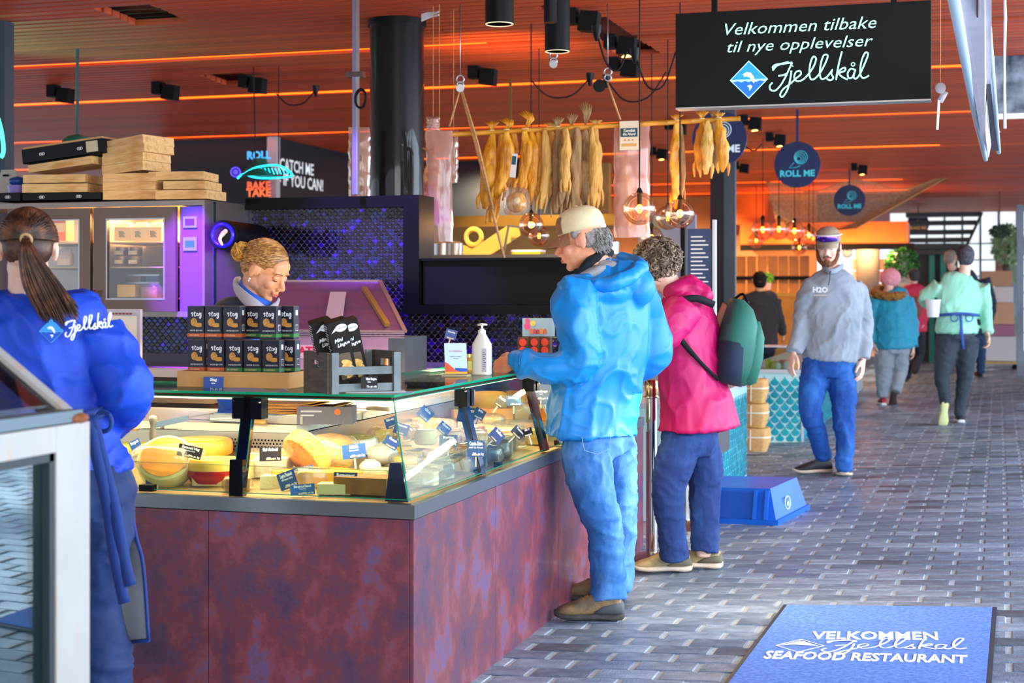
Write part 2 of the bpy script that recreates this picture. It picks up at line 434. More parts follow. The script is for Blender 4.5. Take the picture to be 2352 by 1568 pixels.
# right kitchen back wall
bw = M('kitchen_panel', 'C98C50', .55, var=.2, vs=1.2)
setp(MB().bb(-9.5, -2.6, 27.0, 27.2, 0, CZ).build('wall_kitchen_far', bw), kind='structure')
lamp("SPOT", (-4.5, 24.5, 2.9), 500, (1, .6, .3), .05, (-4.5, 25.5, .5), spot=130)
lamp("SPOT", (-3.2, 21.5, 2.9), 300, (1, .6, .3), .05, (-3.4, 22, 0), spot=130)
# ================================================================== scale tiled walls
def scale_tiles(parent, o, xd, wid, hei, w, p, mats, rng, thick=.003, limit=300, gap=.12, pick=None, seed=1, world=True):
    """mermaid-scale tiles; first `limit` best placed ones are single parts named tile, the rest one stuff part"""
    rr = random.Random(seed); r = w / 2 * (1 - gap)
    shape = [(r * cos(a), r * sin(a) * .98) for a in [0, -pi * .17, -pi * .34, -pi * .5, -pi * .66, -pi * .83, -pi]]
    up_ = p * (1 - gap * .6)
    shape += [(-r * .62, up_ * .22), (-r * .25, up_ * .55), (0, up_ * .98), (r * .25, up_ * .55), (r * .62, up_ * .22)]
    xd = V(xd).normalized(); yd = UP; nd = xd.cross(yd)   # outward normal
    cells = []; row = 0; y = hei - p
    while y > 0:
        x = w / 2 * (row % 2) + w / 2
        while x < wid: cells.append((x, y)); x += w
        y -= p; row += 1
    if pick: cells.sort(key=pick)
    def mk(b, x, y, c0=V((0, 0, 0))):
        pts = []
        for a, c in shape:
            xx = min(max(x + a, .003), wid - .003); yy = min(max(y + c, .003), hei - .003); pts.append((xx, yy))
        q = [V(o) + xd * a + yd * c - c0 for a, c in pts]; n = len(q)
        tl = nd * (thick * rr.uniform(.8, 1.2))
        cen = V(o) + xd * x + yd * (y + .1 * p) - c0 + tl * 1.5
        tn = (xd * rr.uniform(-1, 1) + yd * rr.uniform(-1, 1)) * 0
        vs = q + [v * .86 + (cen - tl * 1.5) * .14 + tl + nd * rr.uniform(0, thick * .25) for v in q]
        b._add(vs, [(i, (i + 1) % n, n + (i + 1) % n, n + i) for i in range(n)] + [tuple(range(n, 2 * n))])
    proto = {}
    for x, y in cells[:limit]:
        b = MB(); c0 = V(o) + xd * x + yd * y; mk(b, x, y, c0)
        k = rr.choices(range(len(mats)), rng)[0]
        t = b.build('tile', mats[k], parent)
        t.location = RM[topof(parent).name].inverted() @ c0 if topof(parent).name in RM else c0
    if len(cells) > limit:
        b = MB()
        for x, y in cells[limit:]:
            b.mi = rr.choices(range(len(mats)), rng)[0]; mk(b, x, y)
        setp(b.build('small_tiles', mats, parent, w=1), kind='stuff')
grout = M('grout', '5E5668', .7)
st = [M('scale_black', '08070E', .2, .2, coat=.4), M('scale_indigo', '1A1248', .2, .6, coat=.4), M('scale_violet', '3A18A8', .2, .7, coat=.4), M('scale_blue', '142050', .16, .7, coat=.4)]
YW = 8.06
pl = onY(578, 460, YW); pr = onY(948, 460, YW); zt = pr.z
wallb = setp(MB().bb(-7.5, pr.x, YW, YW + .1, .0, zt).build('wall_scales', grout), kind='structure')
zhb = onY(1000, 704, YW).z
zc_ = onY(700, 845, YW).z
scale_tiles(wallb, (pl.x, YW - .001, zc_), (1, 0, 0), pr.x - pl.x, zt - zc_ - .03, .0355, .0197, st, (9, 3, 1, 2), .002, 300, pick=lambda c: abs(c[0] - .55) * 1.3 + abs(c[1] - .75), seed=2)
wall2 = setp(MB().bb(pr.x, -1.95, YW, YW + .1, 0, zhb + .02).build('wall_low_scales', grout), kind='structure')
zl0 = onY(1000, 832, YW).z
scale_tiles(wall2, (onY(905, 800, YW).x, YW - .001, zl0), (1, 0, 0), -1.95 - onY(905, 800, YW).x, zhb - zl0, .038, .0205, st, (8, 2, 1, 3), .002, 300, pick=lambda c: -c[1] + abs(c[0] - .45) * .8, seed=3)
pll = onY(318, 800, YW)
wall3 = setp(MB().bb(-7.5, pl.x, YW - .03, YW, 0, 1.3).build('wall_under_cabinet', grout), kind='structure')
scale_tiles(wall3, (pll.x, YW - .031, onY(400, 812, YW).z), (1, 0, 0), onY(500, 800, YW).x - pll.x, .26, .037, .0205, st, (6, 2, 1, 3), .002, 150, seed=4)
# black window frame round the scale wall
fr = thing('window_frame', 'black steel window frame along the top and right of the purple scale tiled wall', 'frame', (pr.x, YW - .05, zt))
xa = onY(578, 450, YW).x; zb = onY(960, 700, YW - .05).z
MB().bb(xa, pr.x + .06, YW - .08, YW + .12, zt - .04, zt + .025).build('top_bar', black, fr, w=1)
MB().bb(pr.x - .02, pr.x + .075, YW - .1, YW + .15, zb, zt + .025).build('side_post', black, fr, w=1)
xh1 = -1.93
MB().bb(pr.x - .02, xh1, YW - .1, YW + .02, zb - .05, zb).build('bottom_bar', black, fr, w=1)
zb2 = onY(1100, 600, YW + .1).z
hood = thing('counter_box', 'long black box along the sill below the hanging dried fish', 'box', (-2.4, YW, zb))
MB().bb(pr.x + .085, xh1 - .065, YW - .06, YW + .35, zb + .003, zb2).build('body', blackm, hood, w=1)
MB().bb(pr.x + .085, xh1 - .065, YW - .09, YW + .36, zb2 + .001, zb2 + .015).build('rim', black, hood, w=1)
MB().bb(pr.x + .082, pr.x + .088, YW - .05, YW + .3, zb + .01, zb2 - .01).build('edge_light', M('pale_plastic', 'B9C9D0', .4), hood, w=1)
# pale rear worktop under the low scales
rw = thing('rear_counter', 'pale rear worktop below the scale tiled wall', 'counter', (-3.5, YW - .3, 0))
zc = onY(1000, 852, YW - .35).z
rwm = M('pale_top', 'CDB9B4', .35, .2)
MB().bb(-7.4, -2.52, YW - .5, YW - .035, zc - .05, zc).build('worktop', rwm, rw, w=1, bevel=.008)
MB().bb(-7.4, -2.55, YW - .45, YW - .04, 0, zc - .055).build('body', M('brown_cabinet', '4A2C1E', .5, var=.2, vs=2), rw, w=1)
# ---- round black column
cb = P(912, 200, 9.55)
col = thing('column', 'thick round black column rising to the ceiling behind the scale wall', 'column', (cb.x, cb.y, 0))
MB().cyl((0, 0, 0), (0, 0, CZ - .02), .172, n=40).build('shaft', M('column_paint', '0C0F14', .32, .2, coat=.4), col, smooth='auto')
MB().cyl((0, 0, CZ - .06), (0, 0, CZ - .021), .185, n=40).build('collar', black, col, smooth='auto')
q = onY(975, 45, cb.y - .2)
b = MB();
for k in range(4): b.tube([q + V((-.02, 0, .03 - .012 * k)), q + V((.04, 0, .045 - .01 * k)), q + V((.10, -.02, .08 - .02 * k))], .006, 6)
b.build('cable_loops', M('pale_cable', 'C9C4C8', .5), col, w=1)
# ---- stainless cabinet
YF = 7.5
def pxX(px, Y): return onY(px, 600, Y).x
z0c, z1c = onY(300, 727, YF).z, onY(300, 462, YF).z
cabx0, cabx1 = pxX(-90, YF), pxX(470, YF)
cab = thing('cold_cabinet', 'stainless steel wall cabinet with two glass doors and a violet lit control strip', 'cabinet', (cabx1, YF, z0c))
zt2, zb2_ = z1c - .035, z0c + .03
b = MB(); yb = YW - .035
b.bb(cabx0, cabx1, YF, yb, z1c - .03, z1c); b.bb(cabx0, cabx1, YF, yb, z0c, z0c + .03); b.bb(cabx0, cabx1, yb - .02, yb, z0c + .03, z1c - .03)
b.bb(cabx1 - .015, cabx1, YF, yb - .02, z0c + .03, z1c - .03)
xs = pxX(411, YF)
b.bb(xs, xs + .015, YF + .01, yb - .02, zb2_, zt2)
xm = pxX(217, YF); b.bb(xm - .01, xm + .01, YF + .01, yb - .02, zb2_, zt2)
b.build('body', steelw, cab, w=1)
MB().bb(xs + .016, cabx1 - .016, YF + .002, YF + .012, zb2_, zt2).build('control_strip', M('strip_violet_lit', '6450B8', .35, .4), cab, w=1)  # violet light on the steel strip is put into its colour
for py in (510, 560):
    c = onY(438, py, YF); f = MB().box((c.x, YF - .004, c.z), (.085, .012, .062 if py == 510 else .075)).build('display_frame', steel, cab, w=1, bevel=.004)
    MB().box((c.x, YF - .012, c.z), (.055, .004, .036)).build('screen', M('screen_violet', '3A1EA0', .3, emis=.8) if py == 510 else M('screen_teal', '1E5A6A', .3, emis=.9), f, w=1)
def cabdoor(pa, pb, wa, wb, wt_, wb_):
    xa, xb = pxX(pa, YF), pxX(pb, YF); a, b2 = pxX(wa, YF), pxX(wb, YF); zz1, zz0 = onY(300, wt_, YF).z, onY(300, wb_, YF).z
    b = MB(); y0, y1 = YF - .03, YF - .003
    b.bb(xa, a, y0, y1, zb2_, zt2); b.bb(b2, xb, y0, y1, zb2_, zt2); b.bb(a, b2, y0, y1, zz1, zt2); b.bb(a, b2, y0, y1, zb2_, zz0)
    d = b.build('door', M('door_steel', '6E5A50', .38, .7, var=.08, vs=3), cab, w=1, bevel=.004)
    MB().bb(a, b2, y0 + .008, y0 + .012, zz0, zz1).build('pane', MG('clear_pane', refl=.03), d, w=1)
    b = MB(); t = .008
    b.bb(a - t, a, y0 - .003, y0, zz0 - t, zz1 + t); b.bb(b2, b2 + t, y0 - .003, y0, zz0 - t, zz1 + t); b.bb(a, b2, y0 - .003, y0, zz1, zz1 + t); b.bb(a, b2, y0 - .003, y0, zz0 - t, zz0)
    b.build('pane_trim', steel, d, w=1)
    b = MB(); b.cyl((xa + .03, y0 - .03, zb2_ + .02), (xa + .03, y0 - .03, zb2_ + .12), .008); b.bar((xa + .03, y0 - .03, zb2_ + .03), (xa + .03, y0, zb2_ + .03), .01); b.bar((xa + .03, y0 - .03, zb2_ + .11), (xa + .03, y0, zb2_ + .11), .01)
    b.build('handle', chrome, d, w=1, smooth=True)
    for py in (555, 612, 684):
        z = onY(300, py, YF).z
        MB().bb(xa + .02, xb - .02, YF + .02, yb - .03, z - .008, z).build('shelf', M('shelf_lit', 'C8A470', .4, .3), cab, w=1)
cabdoor(221, 409, 253, 382, 505, 685); cabdoor(24, 214, 60, 187, 505, 685)
lamp('AREA', (pxX(318, YF), YF + .25, zt2 - .03), 26, (1, .62, .22), .5, (pxX(318, YF), YF + .25, 0), .2, name='cabinet_light')
lamp('AREA', (pxX(130, YF), YF + .25, zt2 - .03), 20, (1, .62, .22), .5, (pxX(130, YF), YF + .25, 0), .2, name='cabinet_light')
# ================================================================== cheese counter (L shaped)
XC, YC = -1.69, 4.50
rust = ramp_mat('rust_laminate', [(0.3, '3A2A46'), (0.42, '5C3854'), (0.5, '723642'), (0.56, '84424C'), (0.62, '66507A'), (0.70, '7E3C3C'), (0.78, 'B0622E')], 5.0, 0.38, 0.12, 60, (1, 1, .8), dist=.1, detail=14, nr=.68, coat=.12)
ctr = thing('cheese_counter', 'L-shaped cheese display counter clad in purple-brown rust panels with a steel trim', 'counter', (XC, YC, 0))
XE = -4.1; YE = 8.02
ZB, ZT = .66, .705
seams = [XE, -3.13, -2.412, XC - .012]
for a, b_ in zip(seams, seams[1:]): MB().bb(a + .0015, b_ - .0015, YC, YC + .012, .0, ZB - .004).build('front_panel', rust, ctr, w=1)
seams = [YC, 5.366, 6.26, 7.15, YE]
for a, b_ in zip(seams, seams[1:]): MB().bb(XC - .012, XC, a + .0015, b_ - .0015, .0, ZB - .004).build('side_panel', rust, ctr, w=1)
inner = M('counter_inner', '3A2E28', .6)
b = MB(); b.bb(XE, XC - .014, YC + .014, YC + .05, 0, ZB - .01); b.bb(XE, -2.42, 5.70, 5.74, 0, .78); b.bb(XC - .05, XC - .013, YC + .05, YE - .01, 0, ZB - .01); b.bb(-2.46, -2.42, 5.74, YE - .01, 0, .78); b.bb(-2.42, XC - .02, YE - .03, YE, 0, .7)
b.build('core', inner, ctr, w=1)
b = MB()
b.bb(XE, XC + .006, YC - .006, YC + .02, ZB, ZT); b.bb(XC - .02, XC + .006, YC + .021, YE, ZB, ZT)
b.build('edge_trim', M('trim_steel', '8A8D92', .28, .85, bump=.04, bs=150, stretch=(1, 1, 20)), ctr, w=1, bevel=.003)
EY, EX = YC + .05, XC - .05           # where the deck begins
def deckz(x, y):
    e = min(y - EY, EX - x); return .700 + .10 * max(0, min(e, .72))
deckm = M('deck_steel', 'A88A5C', .5, .3)
b = MB()
# front wing deck (slopes up towards the back)
def dq(pts): b._add([V((x, y, deckz(x, y))) for x, y in pts] + [V((x, y, deckz(x, y) - .02)) for x, y in pts], [(0, 1, 2, 3), (7, 6, 5, 4), (0, 4, 5, 1), (1, 5, 6, 2), (2, 6, 7, 3), (3, 7, 4, 0)])
dq([(XE, YC + .02), (EX, YC + .02), (EX, EY), (XE, EY)]); dq([(EX, YC + .02), (XC - .02, YC + .02), (XC - .02, YE), (EX, YE)])
D = .68
dq([(XE, EY), (EX, EY), (EX - D, EY + D), (XE, EY + D)]); dq([(EX, EY), (EX, YE), (EX - D, YE), (EX - D, EY + D)])
b.build('deck', deckm, ctr, w=1)
# perforated risers
perf = thing('perforated_riser', 'perforated steel riser between the cheeses and the white cutting boards', 'riser', (-3, EY + D, .76))
b = MB(); b.bb(XE, EX - D, EY + D, EY + D + .004, .75, .845); b.bb(EX - D - .004, EX - D, EY + D + .005, YE, .75, .845); b.build('plate', steel, perf, w=1)
b = MB()
hx = onY(480, 1050, EY + D).x
k = 0
while hx < EX - D - .02:
    for r in range(5):
        c = V((hx + (r % 2) * .007, EY + D - .001, .765 + r * .013)); b.poly([c + V((.0042 * cos(a * pi / 3), 0, .0042 * sin(a * pi / 3))) for a in range(6)])
    hx += .014
setp(b.build('holes', black, perf, w=1), kind='stuff')
# white cutting boards behind
brd = M('cutting_board', 'E4D8C6', .45, var=.04, vs=6)
def board(x0, x1, y0, y1, label):
    t = MB().bb(x0, x1, y0, y1, .846, .876).build('cutting_board', brd, bevel=.004); setp(t, label, 'board', 'white cutting boards')
    return t
board(-4.0, -3.02, EY + D + .01, 5.88, 'long white cutting board left of the steel scale')
board(-3.0, -2.02 - .42, EY + D + .01, 5.88, 'white cutting board behind the steel scale and the paper sheets')
board(-2.97, -2.44, 5.9, 7.4, 'white cutting board running back along the right wing of the counter')
# ---- glass
zg0, zg1 = .706, 1.036; INS = .085
glass = MG('case_glass', 'F4FBF8', refl=.02, tint=.98, fk=.2)
gedge = M('glass_edge', '0E7A58', .1, 0, emis=.12)
Yg, Xg = YC + .025, XC - .025
gh = thing('glass_case', 'slanted glass sneeze guard with black posts around the cheese counter', 'glass case', (Xg, Yg, zg0))
posts_x = [-3.35, -2.32]; posts_y = [5.30, 6.18, 7.06]
def fg(x, z): return V((x, Yg + INS * (z - zg0) / (zg1 - zg0), z))
def sg(y, z): return V((Xg - INS * (z - zg0) / (zg1 - zg0), y, z))
def pane(c4, name='pane', th=(0, .005, 0), mat=None):
    o = MB().poly(c4, th).build(name, mat or glass, gh, w=1); return o
def edges(c4, w=.004, which=(0, 1, 2, 3)):
    b = MB()
    for i in which: b.bar(c4[i], c4[(i + 1) % 4], w)
    return b
xs_ = [XE] + posts_x + [None]
for i in range(3):
    x0 = xs_[i]; x1 = xs_[i + 1]
    if x1 is None: c4 = [fg(x0 + .02, zg0 + .01), fg(Xg - .004, zg0 + .01), V((Xg - INS, Yg + INS, zg1 - .01)), fg(x0 + .02, zg1 - .01)]
    else: c4 = [fg(x0 + .02, zg0 + .01), fg(x1 - .02, zg0 + .01), fg(x1 - .02, zg1 - .01), fg(x0 + .02, zg1 - .01)]
    g = pane(c4); edges(c4, .003).build('pane_edge', gedge, g, w=1)
ys_ = [None] + posts_y + [YE - .02]
for i in range(4):
    y0 = ys_[i]; y1 = ys_[i + 1]
    if y0 is None: c4 = [sg(Yg + .004, zg0 + .01), sg(y1 - .02, zg0 + .01), sg(y1 - .02, zg1 - .01), V((Xg - INS, Yg + INS, zg1 - .01))]
    else: c4 = [sg(y0 + .02, zg0 + .01), sg(y1 - .02, zg0 + .01), sg(y1 - .02, zg1 - .01), sg(y0 + .02, zg1 - .01)]
    g = pane(c4, th=(-.005, 0, 0)); edges(c4, .0035).build('pane_edge', gedge, g, w=1)
# low inner lip panes
zl = .80
c4 = [V((XE, EY + .03, .71)), V((EX - .05, EY + .03, .71)), V((EX - .05, EY + .03, zl)), V((XE, EY + .03, zl))]
pane(c4, 'lip_pane'); edges(c4, .0025, (2,)).build('lip_edge', M('lip_edge', 'A8A860', .2, emis=.1), gh, w=1)
c4 = [V((EX - .03, EY + .05, .71)), V((EX - .03, YE - .05, .71)), V((EX - .03, YE - .05, zl)), V((EX - .03, EY + .05, zl))]
pane(c4, 'lip_pane', (.005, 0, 0)); edges(c4, .0025, (2,)).build('lip_edge', MC['lip_edge'], gh, w=1)
postm = M('post_black', '14161E', .16, .5, coat=.6)
for x in posts_x:
    p0, p1 = fg(x, zg0), fg(x, zg1 - .02)
    po = MB().bar(p0 + V((0, .012, 0)), p1 + V((0, .012, 0)), .036, .028, up=(0, 1, 0)).build('post', postm, gh, w=1, bevel=.002)
    MB().box(p0 + V((0, .004, .06)), (.05, .03, .12), taper=.92).build('post_foot', postm, po, w=1, bevel=.002)
    c = fg(x + .01, zg1 - .045)
    b = MB().box(c + V((-.033, 0, 0)), (.042, .05, .07)); b.box(c + V((.033, 0, 0)), (.042, .05, .07)); b.box(c + V((0, .012, 0)), (.03, .03, .07)); b.build('clamp', black, po, w=1, bevel=.003)
    MB().sph(c + V((.048, -.026, .022)), .005).build('screw', chrome, po, w=1, smooth=True)
for y in posts_y:
    p0, p1 = sg(y, zg0), sg(y, zg1 - .02)
    po = MB().bar(p0 + V((-.012, 0, 0)), p1 + V((-.012, 0, 0)), .028, .045, up=(0, 1, 0)).build('post', postm, gh, w=1, bevel=.002)
    c = sg(y, zg1 - .045)
    b = MB().box(c + V((0, -.03, 0)), (.05, .03, .062)); b.box(c + V((0, .02, 0)), (.05, .03, .062)); b.box(c + V((-.012, 0, 0)), (.03, .04, .062)); b.build('clamp', black, po, w=1, bevel=.003)
    MB().sph(c + V((.02, -.05, .026)), .005).build('screw', chrome, po, w=1, smooth=True)
    MB().box(sg(y + .25, zg0 + .012) + V((-.02, 0, 0)), (.025, .035, .02)).build('foot_clip', black, gh, w=1, bevel=.002)
# black corner wedge, lower left clip
c = V((Xg - .055, Yg + .02, zg0))
MB().poly([c + V((-.035, 0, 0)), c + V((.045, 0, 0)), c + V((.02, 0, .125)), c + V((-.018, 0, .125))], (0, .03, 0)).build('corner_block', M('wedge_navy', '1C2038', .35), gh, w=1)
MB().box(fg(onY(338, 1130, Yg).x, zg0 + .014), (.05, .03, .022)).build('foot_clip', black, gh, w=1, bevel=.003)
# top glass shelf (L shape)
W2 = .46; fx, fy = Xg - INS, Yg + INS
tz = zg1
tg = thing('glass_shelf', 'flat glass shelf with a green edge on top of the cheese counter guard', 'shelf', (fx, fy, tz))
pts = [(XE, fy), (fx, fy), (fx, YE - .05), (fx - W2, YE - .05), (fx - W2, fy + W2), (XE, fy + W2)]
MB().poly([V((x, y, tz)) for x, y in pts], (0, 0, .008)).build('sheet', MG('shelf_glass', 'E6F6F0', refl=.10, tint=.93), tg, w=1)
b = MB()
for i in (0, 1, 3, 4):
    a, c = pts[i], pts[i + 1];
    if a[0] == c[0] or a[1] == c[1]: b.bar(V((a[0], a[1], tz + .004)), V((c[0], c[1], tz + .004)), .004, .0085)
b.build('green_edge', M('green_edge', '0B8A5C', .12, emis=.25), tg, w=1)
b = MB(); b.bar((XE, fy + .03, tz - .008), (fx - .03, fy + .03, tz - .008), .02, .012); b.bar((fx - .03, fy + .03, tz - .008), (fx - .03, YE - .06, tz - .008), .02, .012)
b.build('light_rail', M('rail_bronze', '4A3520', .35, .7), tg, w=1)
lampm = M('case_lamp', 'FFD9A0', emis=2.5)
for a, c in (((XE, fy + .03), (fx - .05, fy + .03)), ((fx - .03, fy + .06), (fx - .03, YE - .08))):
    MB().bar((a[0], a[1], tz - .017), (c[0], c[1], tz - .017), .010, .005).build('lamp_strip', lampm, tg, w=1)
CL = (1.0, .80, .50)
lamp('AREA', ((XE + fx) / 2, fy + .16, tz - .025), 23, CL, 2.2, ((XE + fx) / 2, fy + .26, 0), .2, name='case_light')
lamp('AREA', (fx - .16, (YE + fy) / 2, tz - .025), 38, CL, .2, (fx - .26, (YE + fy) / 2, 0), 3.2, name='case_light')
# ================================================================== foreground display case at the left
LX, LY = -1.78, 2.80
fc = thing('display_case', 'weathered white framed glass display case in the left foreground', 'display case', (LX, LY, 0))
alum = M('old_white_frame', 'A8A5A2', .45, var=.06, vs=5)
# rust runs on the white frame
m = alum; n = m.node_tree.nodes; L = m.node_tree.links
tx = n.new('ShaderNodeTexNoise'); tx.inputs['Scale'].default_value = 9; mp2 = n.new('ShaderNodeMapping'); mp2.inputs['Scale'].default_value = (3, 3, .35); tcc = n.new('ShaderNodeTexCoord')
L.new(tcc.outputs['Object'], mp2.inputs[0]); L.new(mp2.outputs[0], tx.inputs['Vector'])
cr = n.new('ShaderNodeValToRGB'); cr.color_ramp.elements[0].position = .6; cr.color_ramp.elements[1].position = .72
mx = n.new('ShaderNodeMixRGB'); L.new(tx.outputs['Fac'], cr.inputs[0]); ma = n.new('ShaderNodeMath'); ma.operation = 'MULTIPLY'; ma.inputs[1].default_value = .55; L.new(cr.outputs[0], ma.inputs[0]); L.new(ma.outputs[0], mx.inputs[0])
old = [l for l in L if l.to_socket == n['Principled BSDF'].inputs['Base Color']][0].from_socket
L.new(old, mx.inputs[1]); mx.inputs[2].default_value = lin('B98A5A'); L.new(mx.outputs[0], n['Principled BSDF'].inputs['Base Color'])
zf = onX(195, 968, LX).z
pw = abs(onX(130, 1300, LX).y - LY)
barh = zf - onX(120, 1040, LX).z
LY0 = 1.0; LX1 = -3.4
b = MB(); b.bb(LX - .04, LX, LY - pw, LY, 0, zf - .001); b.build('corner_post', alum, fc, w=1, bevel=.003)
MB().bb(LX - .04, LX, LY0, LY - pw - .001, zf - barh, zf - .001).build('top_rail', alum, fc, w=1, bevel=.003)
MB().bb(LX - .04, LX, LY0, LY - pw - .001, 0, .12).build('bottom_rail', alum, fc, w=1, bevel=.003)
MB().bb(LX1, LX - .041, LY - .04, LY, 0, zf - .001).build('end_panel', alum, fc, w=1)
MB().bb(LX - .03, LX - .024, LY0, LY - pw - .001, .12, zf - barh).build('side_glass', MG('side_glass', 'BFE8F0', refl=.20, tint=.85), fc, w=1)
gk = .018
b = MB(); b.bb(LX - .022, LX - .004, LY - pw - gk, LY - pw - .002, .12, zf - barh); b.bb(LX - .022, LX - .004, LY0, LY - pw - .002, zf - barh - gk, zf - barh); b.build('gasket', M('gasket', '16222A', .5), fc, w=1)
MB().bb(LX1, LX - .05, LY0, LY - .05, .02, .06).build('inner_floor', M('inner_teal', '8FC8D4', .3), fc, w=1)
b = MB()
for k in range(9): b.bb(LX1, LX - .28, LY0, LY - .08, .16 + k * .095, .165 + k * .095)
b.build('inner_shelves', M('inner_rack', 'C7E8F0', .3, .1), fc, w=1)
# sloping lid
A0 = V((LX, LY - .01, zf + .002)); sl_ = (onY(0, 805, LY).z - onY(165, 945, LY).z) / (onY(165, 945, LY).x - onY(0, 805, LY).x)
e0 = onY(158, 948, LY - .01);
def lid(u, y): return V((e0.x - u, y, e0.z + u * sl_))
b = MB(); b.bar(lid(0, LY - .02), lid(.75, LY - .02), .03, .022, up=(0, 0, 1)); lf = b.build('lid_frame', alum, fc, w=1, bevel=.003)
b = MB(); b.bar(lid(.01, LY - .05) - V((0, 0, .012)), lid(.75, LY - .05) - V((0, 0, .012)), .026, .022); b.build('lid_seal', M('dirty_seal', '2A2422', .7, var=.5, vs=30), fc, w=1)
b = MB(); b.bar(V((e0.x + .015, LY - .02, zf + .014)), V((e0.x + .015, LY0, zf + .014)), .05, .024); b.build('lid_rail', M('lid_rail', '5C6B74', .4, .4), fc, w=1, bevel=.003)
MB().poly([lid(.02, LY - .06), lid(.75, LY - .06), lid(.75, LY0), lid(.02, LY0)], (0, 0, .005)).build('lid_glass', MG('lid_glass', 'C9D8F0', refl=.10, tint=.85), fc, w=1)
MB().poly([lid(0, LY - .015) + V((0, 0, -.004)), lid(.75, LY - .015) + V((0, 0, -.004)), V((lid(.75, 0).x, LY - .015, zf)), V((e0.x, LY - .015, zf))], (0, .004, 0)).build('end_glass', MG('end_glass', 'C9D8F0', refl=.06, tint=.8), fc, w=1)
MB().sph((e0.x + .035, LY - .03, zf + .008), (.02, .03, .012)).build('rust_blob', M('rust', '8A5030', .9, var=.3, vs=40), fc, w=1)
# ------------------------------------------------------------------ handwritten name used on the sign, the shirt and the mat (unit: word width 1, height about .42)
def _s(*a): return [(a[i] / 100, a[i + 1] / 100) for i in range(0, len(a), 2)]
SCRIPT = [
    _s(3, 20, 8, 26, 16, 28, 24, 29),                       # bar of the F, left swash
    _s(24, 29, 21, 22, 17, 12, 12, 2, 6, -5, 1, -4, 0, 1, 3, 5),  # stem of the F
    _s(5, 21, 3, 24, 6, 27, 12, 28, 20, 30),
    _s(9, 13, 15, 14, 19, 16),
    _s(23, 19, 22, 10, 19, -4, 14, -13, 11, -11, 14, -4, 21, 2, 28, 9, 33, 14, 32, 18, 28, 17, 26, 11, 28, 6, 33, 6, 39, 11, 46, 22, 49, 32, 46, 35, 43, 27, 42, 14, 44, 7, 49, 9, 55, 18, 60, 30, 61, 36, 57, 36, 54, 26, 53, 13, 55, 7, 60, 9, 65, 16, 66, 18, 65, 13, 67, 8, 64, 5, 60, 7),
    _s(76, 40, 73, 26, 71, 14, 70, 5), _s(70, 10, 74, 17, 79, 20, 79, 16, 73, 13, 77, 8, 82, 5),
    _s(89, 17, 85, 18, 82, 13, 83, 7, 87, 8, 90, 17, 88, 8, 91, 6, 95, 12, 100, 25, 103, 35, 100, 37, 96, 26, 95, 12, 98, 6, 104, 9),
    _s(24, 24, 24.5, 25),
]
def script_word(m, mat, parent, scale=1.0, wd=.012, name='script_lettering', ext=.0015):
    mm = m @ Matrix.Diagonal((scale, scale, scale, 1))
    o = strokes(SCRIPT, mm, wd * scale, mat, parent, name, ext)
    b = MB(); c = mm @ V((.875, .235, 0)); z = (m.to_3x3() @ V((0, 0, 1))).normalized(); b.ring(c, .018 * scale, wd * scale * .6, axis=z, n=14, m=5); b.build('ring_dot', mat, parent, w=1)
    return o
def diamond(m, s, parent, border='DDF2F0', blue='1E8FD8', deep='1566C8', em=0.0, fish='E6F4F2'):
    """blue diamond emblem with a leaping fish; m local xy plane, s half diagonal"""
    z = V((0, 0, 1)); th = .003
    def pl(pts, dz, mat, name):
        b = MB(); b.poly([m @ V((x * s, y * s, dz)) for x, y in pts], (m.to_3x3() @ z) * .0012); return b.build(name, mat, parent, w=1)
    pl([(-1.05, 0), (0, -1.05), (1.05, 0), (0, 1.05)], 0, M('emblem_edge' + border, border, .5, emis=em), 'emblem_border')
    pl([(-.95, .02), (.95, .02), (0, .97)], .0014, M('emblem_blue' + blue, blue, .5, emis=em), 'emblem_sky')
    pl([(-.86, -.12), (-.6, -.06), (-.4, -.14), (-.2, -.06), (0, -.14), (.2, -.06), (.4, -.14), (.6, -.06), (.86, -.12), (0, -.97)], .0014, M('emblem_deep' + deep, deep, .5, emis=em), 'emblem_sea')
    fm = M('emblem_fish' + fish, fish, .5, emis=em)
    pl([(-.35, .28), (-.12, .42), (.10, .38), (.26, .18), (.34, -.06), (.28, -.22), (.16, -.06), (.04, .12), (-.12, .18), (-.30, .16), (-.22, .22)], .0028, fm, 'emblem_fish')
    pl([(-.1, -.34), (.1, -.28), (.2, -.38), (.04, -.62), (.02, -.44)], .0028, fm, 'emblem_tail')
